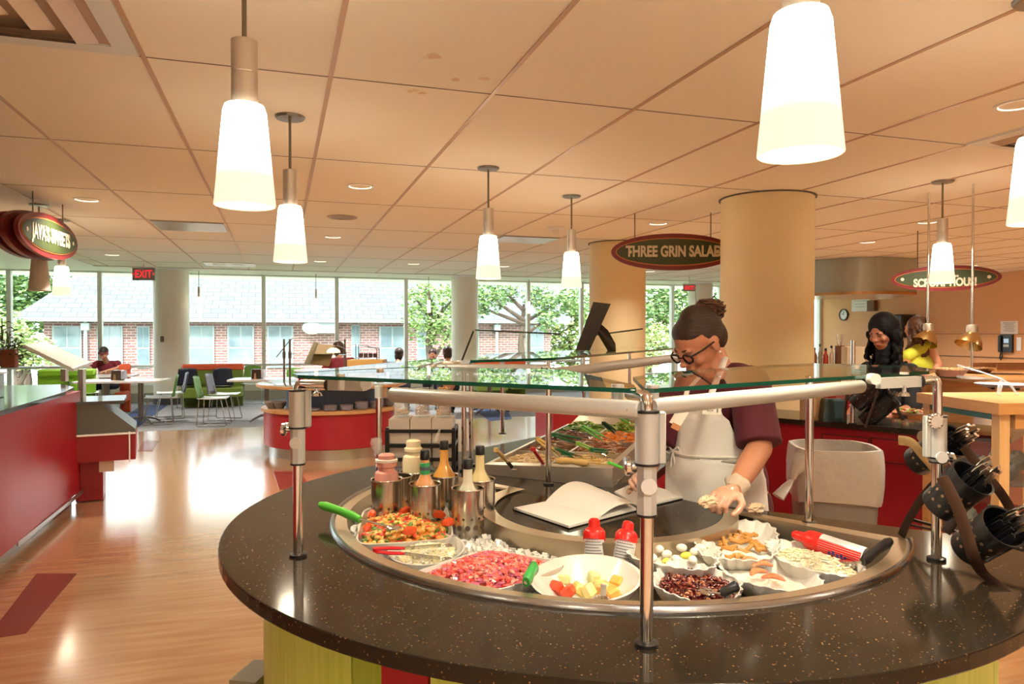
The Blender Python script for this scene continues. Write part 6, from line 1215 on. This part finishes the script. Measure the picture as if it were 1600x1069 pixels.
t = thing('clear_tongs', 'long clear plastic tongs resting over the plate on the display case', 'tongs', c); clr = mat('clear_acrylic', (.50, .55, .55), .12, alpha=.4)
for k in (-1, 1):
    s = Vector((0, 0, .012 * k)); e = P(1560 if k < 0 else 1590, 617, 3.62)
    obj('tong_arm', B().tube([a + s * 2.5, a.lerp(c, .5) + s * 1.5, c, c.lerp(e, .5) + Vector((0, 0, .012)), e], [.022, .014, .009, .012, .010], 8, flat=.35), clr, t, True)
# ================================================================ PEOPLE
def skin_(n, c): return mat(n, c, .5, sub=.08)
def organic(name, m, parent, build, vox=.006, it=4):
    b = B(); build(b); o = obj(name, b, m, parent, True); fix(o); remesh(o, vox, it); return o
def frame(fwd, up=(0, 0, 1)):
    f = Vector(fwd).normalized(); u = Vector(up); s = f.cross(u).normalized(); u = s.cross(f); return s, f, u   # s = the person's right
def head_shape(b, c, R, k=1.0, jaw=1.0):
    """skull, face and ears; R maps local (x right, y forward, z up); k scale"""
    E = lambda p, r: b.ell(c + R @ (Vector(p) * k), [q * k for q in r], R, 22, 14)
    E((0, -.012, .030), (.074, .093, .085)); E((0, .022, -.010), (.062, .070, .075)); E((0, .035, -.060), (.046 * jaw, .048, .042)); E((0, .052, -.082), (.024, .024, .020))
    E((0, .088, -.006), (.011, .014, .028)); E((0, .101, -.022), (.015, .014, .012)); E((.012, .092, -.026), (.009, .010, .008)); E((-.012, .092, -.026), (.009, .010, .008))
    E((0, .084, -.050), (.024, .010, .0055)); E((0, .083, -.059), (.020, .010, .006))
    for s in (-1, 1):
        E((s * .040, .060, -.022), (.022, .020, .022)); E((s * .030, .078, .022), (.022, .010, .007)); E((s * .074, -.006, -.006), (.009, .018, .029)); E((s * .077, -.012, .006), (.008, .016, .018))
def face_bits(t, c, R, k, brow, glasses=None, eyes_open=False):
    W_ = lambda p: c + R @ (Vector(p) * k)
    b = B()
    for s in (-1, 1): b.ell(W_((s * .030, .078, .006)), [q * k for q in (.0135, .008, .007)], R, 14, 8)
    obj('eyelid', b, mat('eyelid_skin', (.30, .13, .08), .5), t, True)
    b = B()
    for s in (-1, 1): b.tube([W_((s * (.018 + .006 * i), .0865 - .0022 * i * i, .0035 - .0006 * (i - 2) ** 2)) for i in range(5)], .0014 * k, 6)
    obj('eyelashes', b, mat('lash', (.02, .012, .01), .5), t, True)
    b = B()
    for s in (-1, 1): b.tube([W_((s * (.012 + .008 * i), .089 - .0018 * i * i, .026 + .003 * i - .0012 * i * i)) for i in range(5)], [.0018 * k, .003 * k, .003 * k, .0025 * k, .0015 * k], 8)
    obj('eyebrow', b, brow, t, True)
    b = B(); b.tube([W_((.022 - .0055 * i, .0905 - .00035 * (i - 4) ** 2, -.0535 - .0004 * (i % 2))) for i in range(9)], [.001 * k, .0028 * k, .0035 * k, .003 * k, .0034 * k, .003 * k, .0035 * k, .0028 * k, .001 * k], 8); obj('lips', b, mat('lip', (.48, .12, .10), .35), t, True)
def arm_pts(b, pts, rr):
    for i in range(len(pts) - 1): b.cap_(pts[i], pts[i + 1], rr[i], rr[i + 1])
def hand(b, wrist, d, palm_n, k=1.0, curl=.6, thumb=1, spread=.012):
    """palm, four bent fingers of unequal length and a thumb from its side"""
    d = Vector(d).normalized(); n = Vector(palm_n); n = (n - d * n.dot(d)).normalized(); s = d.cross(n)
    pc = wrist + d * .045 * k
    Rm = Matrix((s, d, n)).transposed(); b.ell(pc, (.040 * k, .050 * k, .016 * k), Rm, 16, 10); b.cap_(wrist, wrist + d * .02 * k, .024 * k, .026 * k)
    for i, L in enumerate((.066, .076, .071, .056)):
        o = wrist + d * .085 * k + s * (-.028 + .0187 * i) * k * 1.0 - d * .004 * abs(i - 1.5) * k; p = o; a = 0; rr = (.0098 - .0006 * (i == 3)) * k
        for j, q in enumerate((.45, .32, .23)):
            a += curl * (1.0 if j else .7) + .05 * i; dd = d * cos(a) + n * sin(a) + s * (i - 1.5) * spread * (1 - .5 * j); p2 = p + dd.normalized() * L * q * k; b.cap_(p, p2, rr, rr * .9); p = p2; rr *= .92
    o = wrist + d * .025 * k - s * .032 * k * thumb; p1 = o + (d * .6 - s * .75 * thumb + n * .3).normalized() * .034 * k; p2 = p1 + (d * .9 - s * .1 * thumb + n * .5).normalized() * .028 * k; p3 = p2 + (d * .9 + s * .25 * thumb + n * .5).normalized() * .022 * k
    b.cap_(o, p1, .0135 * k, .0115 * k); b.cap_(p1, p2, .0112 * k, .0105 * k); b.cap_(p2, p3, .0104 * k, .0085 * k)
# ---------------------------------------------------------------- the woman at the salad counter
skin1 = skin_('woman_skin', (.52, .22, .125)); maroon = mat('maroon_cloth', (.085, .006, .018), .8, bump=(6, .25)); apron_m = mat('apron_white', (.74, .71, .68), .8, bump=(5, .5)); hair1 = mat('dark_brown_hair', (.016, .008, .006), .48, noise=(50, (.042, .019, .012), .2), bump=(60, .5), stretch=(.3, .3, 6))
wb = Vector((1.735, 2.50, 0)); wf_ = Vector((-1, -.22, 0)).normalized(); ws = wf_.cross(Vector((0, 0, 1)))   # ws: her right (away from the camera side)
WP = lambda f, s, z: wb + wf_ * f + ws * s + Vector((0, 0, z))
wm = thing('person', 'person in a maroon shirt, white apron and glasses writing at the salad counter', 'person', (wb.x, wb.y, 0))
hc = P(1092, 537, 2.82); hk = 1.10
sH, fH, uH = frame(camd(-.80, -.40, -.62), (0, 0, 1)); RH = Matrix((sH, fH, uH)).transposed()
def nb(p, r): return p
Lsh = P(1172, 602, 2.74); Lel = P(1187, 700, 2.62); Lwr = P(1148, 765, 2.42); Rsh = P(1052, 618, 2.98); Rel = P(1022, 700, 2.90); Rwr = P(1006, 752, 2.60)
nk0 = P(1128, 598, 2.83); nk1 = hc - RH @ Vector((0, .035, .06)) * 1
def wbody(b):
    head_shape(b, hc, RH, hk); b.cap_(nk1, nk0, .052, .062); b.cap_(nk0, WP(.02, 0, 1.30), .07, .085)
    b.ell(WP(.0, 0, 1.18), (.12, .16, .20), Matrix.Rotation(atan2(wf_.y, wf_.x), 3, 'Z')); b.ell(WP(.0, 0, .98), (.13, .16, .16), Matrix.Rotation(atan2(wf_.y, wf_.x), 3, 'Z'))
    arm_pts(b, [Lsh, Lel, Lel.lerp(Lwr, .45), Lwr], [.055, .046, .044, .030]); arm_pts(b, [Rsh, Rel, Rel.lerp(Rwr, .45), Rwr], [.052, .045, .042, .029])
    for s in (-1, 1): arm_pts(b, [WP(0, s * .09, .92), WP(.01, s * .09, .5), WP(0, s * .09, .1)], [.09, .065, .045])
organic('body', skin1, wm, wbody, .0055, 3)
for s in (-1, 1): b = B(); b.ell(WP(.06, s * .09, .045), (.13, .05, .045), Matrix.Rotation(atan2(wf_.y, wf_.x), 3, 'Z')); obj('shoe', b, black_plastic, wm, True)
face_bits(wm, hc, RH, hk, hair1)
glove = mat('clear_glove', (.60, .33, .23), .25, coat=.5, bump=(30, .5))
hd = (P(1118, 782, 2.34) - Lwr)
organic('gloved_hand', glove, wm, lambda b: hand(b, Lwr, hd, camd(-.2, .2, -.9), 1.02, .9, -1, .006), .0035, 1); organic('gloved_hand', glove, wm, lambda b: hand(b, Rwr, P(985, 738, 2.5) - Rwr, camd(.5, -.3, -.6), .95, .8, 1), .0035, 1)
b = B(); dd = (Lel - Lwr).normalized(); sx = dd.orthogonal().normalized(); sy = dd.cross(sx)
b.rings([[Lwr + dd * z + (sx * cos(a) + sy * sin(a)) * (r0 * (1 + .10 * sin(5 * a + z * 90))) for a in [2 * pi * j / 24 for j in range(24)]] for z, r0 in ((-.01, .030), (.01, .034), (.028, .043), (.034, .041))], False); obj('glove_cuff', b, mat('glove_cuff', (.72, .60, .48), .25, alpha=.7), wm, True)
RB = Matrix.Rotation(atan2(wf_.y, wf_.x), 3, 'Z')
def wshirt(b):
    E = lambda p, r, R=RB: b.ell(p, r, R, 20, 12)
    E(WP(.01, 0, 1.25), (.135, .185, .14)); E(WP(.03, 0, 1.10), (.155, .185, .18)); E(WP(.03, 0, .95), (.165, .19, .18)); E(WP(.0, 0, .80), (.15, .19, .14))
    b.cap_(Lsh, Rsh, .075, .07); b.cap_(nk0 + Vector((0, 0, -.01)), WP(.0, 0, 1.30), .072, .12); b.cap_(Lsh, WP(.0, -.02, 1.32), .078, .10); b.ell(P(1150, 590, 2.82), (.085, .085, .06), None, 18, 12); b.cap_(Rsh, WP(.0, .02, 1.30), .075, .10)
    b.cyl(Lsh, Lel + (Lel - Lsh) * -.05, .078, .083, 22); b.ell(Lsh, .078); b.cyl(Rsh, Rsh.lerp(Rel, .9), .074, .078, 22)
organic('shirt', maroon, wm, wshirt, .007, 5)
def trous(b):
    for s in (-1, 1): arm_pts(b, [WP(0, s * .085, .86), WP(.01, s * .09, .5), WP(0, s * .09, .10)], [.115, .085, .065])
    b.ell(WP(0, 0, .84), (.15, .185, .13), RB)
organic('trousers', mat('maroon_trousers', (.06, .006, .012), .8), wm, trous, .009, 4)
# apron: a sheet standing just off the torso, bib, skirt and straps
def torso_r(z):   # forward and side half widths of the dressed torso
    if z > 1.22: return .135 + .0, .16
    if z > 1.0: return lerp(.195, .145, (z - 1.0) / .22), .205
    return lerp(.205, .20, (z - .3) / .7), .215
def apr(z, wdt, u, off=.012, fold=0):
    a = (u - .5) * 2 * wdt; fr, sr_ = torso_r(z); return WP(.03 + (fr + off + fold * sin(a * 13)) * cos(a), (sr_ + off) * sin(a), z)
b = B(); b.grid(40, 26, lambda u, v: apr(lerp(.42, 1.075, v), lerp(1.75, 1.45, v), u, .014 + .012 * (1 - v), .006 * (1 - v)) + Vector((0, 0, .008 * sin(u * 20) * (1 - v)))); ask = o = obj('apron_skirt', b, apron_m, wm, True); s = o.modifiers.new('t', 'SOLIDIFY'); s.thickness = .004
b = B(); b.grid(26, 18, lambda u, v: apr(lerp(1.06, 1.30, v), lerp(1.30, .52, v ** .7), u, .016 + .004 * sin(u * 15 + v * 6))); o = obj('apron_bib', b, apron_m, wm, True); s = o.modifiers.new('t', 'SOLIDIFY'); s.thickness = .004
b = B(); b.tube([apr(1.075, 1.5, u, .020) + Vector((0, 0, .006 * sin(u * 9))) for u in [i / 24 for i in range(25)]], .006, 8); obj('apron_tie', b, apron_m, ask, True)
kt = apr(1.075, 1.45, .62, .030)
b = B(); t1 = ws; b.tube([kt, kt + t1 * .03 + Vector((0, 0, .02)), kt + t1 * .05 + Vector((0, 0, -.005)), kt + t1 * .02 - Vector((0, 0, .012)), kt], .004, 7); b.tube([kt, kt - t1 * .03 + Vector((0, 0, .02)), kt - t1 * .05, kt], .004, 7); b.tube([kt, kt + t1 * .01 - Vector((0, 0, .06)), kt + t1 * .006 - Vector((0, 0, .15))], .0035, 7); b.tube([kt, kt - t1 * .012 - Vector((0, 0, .05)), kt - t1 * .02 - Vector((0, 0, .10))], .0035, 7); obj('apron_bow', b, apron_m, ask, True)
b = B(); b.tube([P(1066, 640, 2.60), P(1074, 610, 2.62), P(1092, 590, 2.66)], .011, 8, flat=.3); b.tube([P(1104, 640, 2.56), P(1114, 608, 2.60), P(1127, 577, 2.68), P(1133, 560, 2.78), P(1128, 556, 2.86)], .013, 8, flat=.3); obj('neck_strap', b, apron_m, wm, True)
def card(name, px, Z0, m, par):
    q = [P(x, y, z) for (x, y), z in zip(px, Z0)]; n_ = (q[1] - q[0]).cross(q[3] - q[0]).normalized() * .002; b = B(); b.add([v + s * n_ for s in (-1, 1) for v in q], [[0, 3, 2, 1], [4, 5, 6, 7], [0, 1, 5, 4], [1, 2, 6, 5], [2, 3, 7, 6], [3, 0, 4, 7]]); return obj(name, b, m, par, True, False)
cardm = mat('badge_card', (.76, .70, .62), .5)
card('name_badge', [(1097, 647), (1126, 648), (1128, 632), (1098, 632)], (2.48,) * 4, cardm, wm); card('hanging_badge', [(1046, 660), (1062, 668), (1076, 645), (1060, 636)], (2.45,) * 4, cardm, wm); card('pocket_badge', [(1048, 668), (1060, 674), (1064, 666), (1052, 660)], (2.445,) * 4, mat('badge_orange', (.50, .20, .08), .5), wm)
b = B(); q0 = P(1106, 641.5, 2.475)
for k in range(3): b.box(q0 + camd(.008 * k, 0, .0), (.005, .002, .003), -TH)
b.box(P(1121, 642, 2.475), (.004, .002, .012), -TH); obj('badge_print', b, mat('print_dark', (0, 0, 0)), wm, True, False)
# hair: cap over the skull, bun on the crown
HW = lambda p: hc + RH @ (Vector(p) * hk)
def whair(b):
    E = lambda p, r: b.ell(HW(p), [q * hk for q in r], RH, 24, 16)
    E((0, -.028, .038), (.0795, .090, .086)); E((0, .012, .062), (.067, .060, .050)); E((0, -.062, .0), (.066, .056, .070)); E((0, -.03, .10), (.045, .05, .035))
hr_ = organic('hair', hair1, wm, whair, .005, 3)
bun = P(1109, 484, 2.86)
b = B(); rn = random.Random(3)
b.ell(bun, (.052, .050, .046), None, 18, 12)
for k in range(46):
    a0 = rn.uniform(0, 6.28); tl = Matrix.Rotation(rn.uniform(-.6, .6), 3, 'X') @ Matrix.Rotation(rn.uniform(-.6, .6), 3, 'Y'); rr_ = rn.uniform(.044, .058); n_ = 9
    b.tube([bun + tl @ Vector((cos(a0 + j * .35) * rr_, sin(a0 + j * .35) * rr_, rn.uniform(-.003, .003) + .028 * sin(k))) for j in range(n_)], [.003] * 8 + [.0005], 5)
b.cap_(bun, HW((0, -.05, .10)), .026, .03); obj('hair_bun', b, mat('bun_brown', (.05, .02, .012), .45, noise=(60, (.14, .06, .03), .2)), hr_, True)
# glasses, earring
gm = mat('glasses_frame', (.012, .008, .008), .2); b = B()
for s in (-1, 1): b.tube([HW((s * .032 + .0235 * cos(a), .098 - .006 * abs(cos(a)), .002 + .018 * sin(a) - (.002 if sin(a) > 0 else 0))) for a in [2 * pi * j / 22 for j in range(22)]], .0038 * hk, 7, closed=True); b.tube([HW((s * .055, .092, .010)), HW((s * .076, .05, .010)), HW((s * .080, .0, .008)), HW((s * .078, -.02, -.008))], .0034 * hk, 7)
b.tube([HW((-.010, .098, .006)), HW((0, .104, .010)), HW((.010, .098, .006))], .0022 * hk, 7); obj('glasses', b, gm, wm, True)
b = B(); b.ell(HW((-.082, -.004, -.036)), .005, None, 10, 8); b.ell(HW((.082, -.004, -.036)), .005, None, 10, 8); obj('pearl_earring', b, mat('pearl', (.85, .82, .78), .2), wm, True)
# pen and foil
pn = thing('green_pen', 'green pen held by the woman at the salad counter', 'pen', P(975, 733, 2.46)); obj('barrel', B().tube([P(951, 723, 2.42), P(977, 733, 2.48)], .0055, 10), green_h, pn, True); obj('steel_tip', B().tube([P(977, 733, 2.48), P(992, 740, 2.52)], [.004, .002], 8), chrome, pn, True)
crumple('crumpled_foil', 'crumpled tan paper in the gloved hand of the woman', P(1107, 784, 2.30), (.032, .018, .020), 'crumpled paper', 12)
# ---------------------------------------------------------------- women at the right
def standing(label, head, fwd, tilt, shirt, hair_m, skin, hz, hair_fn, k=1.0, sleeve=.3, lhand=None, extra=None, trm=None):
    head = Vector(head); f = Vector((fwd.x, fwd.y, 0)).normalized(); s = f.cross(Vector((0, 0, 1))); base = Vector((head.x, head.y, 0)) - f * .06; t = thing('person', label, 'person', base)
    Q = lambda a, b_, z: base + f * a + s * b_ + Vector((0, 0, z)); top_ = head.z; sh = top_ - .26 * k; RBd = Matrix.Rotation(atan2(f.y, f.x), 3, 'Z')
    sH, fH, uH = frame(f + Vector((0, 0, tilt))); RHh = Matrix((sH, fH, uH)).transposed()
    A = {}
    for q in (-1, 1): A[q] = [Q(-.02, q * .19, sh), Q(.02, q * .24, sh - .28), Q(.24, q * .16, sh - .36)]
    if lhand: A[-1 if lhand[0] < 0 else 1] = lhand[1]
    def body(b):
        head_shape(b, head, RHh, k); b.cap_(head - Vector((0, 0, .09)), Q(-.01, 0, sh + .02), .05, .06); b.ell(Q(0, 0, sh - .17), (.11, .16, .22), RBd)
        for q in (-1, 1): arm_pts(b, A[q], [.05, .042, .030]); hand(b, A[q][-1], (A[q][-1] - A[q][-2]), Vector((0, 0, -1)), .95, .5, q)
        for q in (-1, 1): arm_pts(b, [Q(0, q * .09, sh - .5), Q(0, q * .09, .45), Q(0, q * .09, .08)], [.09, .06, .045])
    organic('body', skin, t, body, .009, 2)
    def sht(b):
        b.ell(Q(0, 0, sh - .10), (.13, .185, .15), RBd); b.ell(Q(0, 0, sh - .26), (.125, .165, .18), RBd); b.ell(Q(0, 0, sh - .42), (.135, .175, .14), RBd); b.cap_(A[-1][0], A[1][0], .06, .06)
        for q in (-1, 1):
            if sleeve: b.cap_(A[q][0], A[q][0].lerp(A[q][1], sleeve), .066, .068)
    organic('top', shirt, t, sht, .009, 4)
    organic('trousers', trm or mat('black_trousers', (.012, .013, .016), .8), t, lambda b: [arm_pts(b, [Q(0, q * .09, sh - .52), Q(0, q * .09, .45), Q(0, q * .09, .07)], [.125, .085, .06]) for q in (-1, 1)], .010, 3)
    for q in (-1, 1): b = B(); b.ell(Q(.05, q * .09, .04), (.13, .05, .04), RBd); obj('shoe', b, black_plastic, t, True)
    face_bits(t, head, RHh, k, hair_m); HH = lambda p: head + RHh @ (Vector(p) * k)
    hair_fn(t, HH, RHh, k, hair_m)
    return t
def longhair(L, vol=1.0, curly=.02, seed=5):
    def f(t, HH, R, k, m):
        r = random.Random(seed)
        def build(b):
            b.ell(HH((0, -.030, .040)), [q * k * vol for q in (.086, .090, .092)], R, 20, 14)
            down = Vector((0, 0, -1)); rad = .075 * vol
            for i in range(150):
                a = r.uniform(-1.75, 1.75); z = r.random(); x, y = sin(a), -cos(a); rr_ = rad * (1 + .28 * min(1, z * 1.6)) * (1 - .35 * max(0, z - .8)); q = HH((x * rr_, y * rr_ * 1.1 - .025, .05)); q = Vector((q.x, q.y, HH((0, 0, .03)).z - L * z)) + Vector((r.uniform(-1, 1), r.uniform(-1, 1), 0)) * curly
                b.ell(q, (r.uniform(.014, .024) * k, r.uniform(.014, .024) * k, r.uniform(.02, .04) * k), None, 10, 7)
            for i in range(6): z = i / 6; q = HH((0, -.05, .02)); b.ell(Vector((q.x, q.y, q.z - L * z * .85)), (.068 * vol * k, .055 * vol * k, .07 * k), None, 14, 9)
        organic('long_hair', m, t, build, .008, 2)
    return f
blackhair = mat('black_curly_hair', (.005, .004, .004), .6, bump=(35, 1.0), spec=.2); brownhair = mat('brown_long_hair', (.05, .02, .010), .45, noise=(20, (.10, .04, .02), .2), bump=(35, .8))
h2 = P(1379, 521, 5.85)
standing('person in a dark top with long curly black hair behind the red cabinet', h2, camd(-.85, -.45), -.32, mat('black_top', (.012, .010, .012), .8), blackhair, skin_('woman2_skin', (.40, .15, .075)), 1.7, longhair(.38, 1.18, .03), 1.16, .95)
h3 = P(1430, 514, 7.2)
standing('person in a sleeveless yellow green top with long brown hair, seen from behind', h3, camd(-.3, .95), 0, mat('lime_top', (.50, .55, .05), .8), brownhair, skin_('woman3_skin', (.56, .27, .17)), 1.7, longhair(.40, 1.0, .02), 1.05, 0, (1, [P(1450, 538, 7.1), P(1466, 572, 7.05), P(1456, 586, 7.0)]))
# ---------------------------------------------------------------- seated diners
def seated(label, head, fwd, tilt, shirt, hair_m, skin, k=1.0, cap=None, elbows=True, low=None):
    head = Vector(head); f = Vector((fwd.x, fwd.y, 0)).normalized(); s = f.cross(Vector((0, 0, 1))); base = Vector((head.x, head.y, 0)) - f * .22; t = thing('person', label, 'person', base); sh = head.z - .20
    Q = lambda a, b_, z: base + f * a + s * b_ + Vector((0, 0, z)); sH, fH, uH = frame(f + Vector((0, 0, tilt))); RHh = Matrix((sH, fH, uH)).transposed(); RBd = Matrix.Rotation(atan2(f.y, f.x), 3, 'Z')
    A = {q: [Q(.06, q * .19, sh), Q(.20, q * .28, .86), Q(.42, q * .12, .80)] for q in (-1, 1)}
    def body(b):
        head_shape(b, head, RHh, k); b.cap_(head - f * .04 - Vector((0, 0, .08)), Q(.08, 0, sh), .05, .06); b.ell(Q(.05, 0, sh - .2), (.11, .16, .22), RBd); b.ell(Q(0, 0, .56), (.14, .17, .12), RBd)
        for q in (-1, 1): arm_pts(b, A[q], [.05, .042, .03]); hand(b, A[q][-1], f - s * q * .4, Vector((0, 0, -1)), .95, .4, q); arm_pts(b, [Q(0, q * .10, .52), Q(.40, q * .11, .50), Q(.38, q * .11, .08)], [.085, .06, .045])
    organic('body', skin, t, body, .011, 2)
    def sht(b):
        b.ell(Q(.05, 0, sh - .08), (.125, .185, .14), RBd); b.ell(Q(.03, 0, sh - .26), (.13, .17, .2), RBd); b.cap_(A[-1][0], A[1][0], .062, .062)
        for q in (-1, 1): b.cap_(A[q][0], A[q][0].lerp(A[q][1], .6), .068, .064)
    organic('shirt', shirt, t, sht, .010, 3)
    organic('trousers', mat('navy_trousers', (.015, .02, .04), .8), t, lambda b: [arm_pts(b, [Q(0, q * .10, .53), Q(.40, q * .11, .52), Q(.38, q * .11, .10)], [.11, .078, .055]) for q in (-1, 1)], .012, 2)
    for q in (-1, 1): b = B(); b.ell(Q(.44, q * .11, .04), (.12, .045, .04), RBd); obj('shoe', b, black_plastic, t, True)
    HH = lambda p: head + RHh @ (Vector(p) * k); b = B(); b.ell(HH((0, -.022, .045)), [q * k for q in (.083, .094, .084)], RHh, 18, 12); 
    if low: b.ell(HH((0, -.06, -.03)), [q * k for q in (.075, .05, .09)], RHh, 14, 10)
    obj('hair', b, hair_m, t, True)
    if cap: b = B(); b.ell(HH((0, -.005, .052)), [q * k for q in (.086, .098, .030)], RHh, 20, 8); obj('headband', b, cap, t, True)
    face_bits(t, head, RHh, k, hair_m); return t
dk = mat('diner_dark_hair', (.03, .016, .012), .5)
seated('person in a maroon t-shirt and headband eating at the far left table', P(162, 553, 14.0), camd(.1, -1), -.75, mat('maroon_tee', (.17, .010, .025), .8), dk, skin_('diner_skin', (.55, .27, .17)), 1.08, mat('headband_maroon', (.12, .01, .02), .7))
seated('person with short dark hair seen from behind, left of the window mullion', P(624, 554, 14.2), camd(.1, 1), 0, mat('dark_shirt', (.03, .03, .035), .8), dk, skin_('diner_skin', (0, 0, 0)), 1.1, low=True)
seated('person in a white shirt looking down, facing the camera near the middle window column', P(676, 555, 14.6), camd(0, -1), -.4, mat('white_shirt', (.75, .73, .76), .8), dk, skin_('diner_skin', (0, 0, 0)), 1.1)
seated('person in a cream top with dark bobbed hair beside the middle window column', P(699, 552, 13.6), camd(-.2, 1), 0, mat('cream_top', (.70, .60, .42), .8), dk, skin_('diner_skin', (0, 0, 0)), 1.1, low=True)
seated('person in a dark red top half hidden behind the tan menu', P(528, 546, 12.2), camd(-.5, .8), 0, mat('wine_top', (.22, .02, .03), .8), mat('diner_brown_hair', (.08, .035, .02), .5), skin_('diner_skin', (0, 0, 0)), 1.15, low=True)
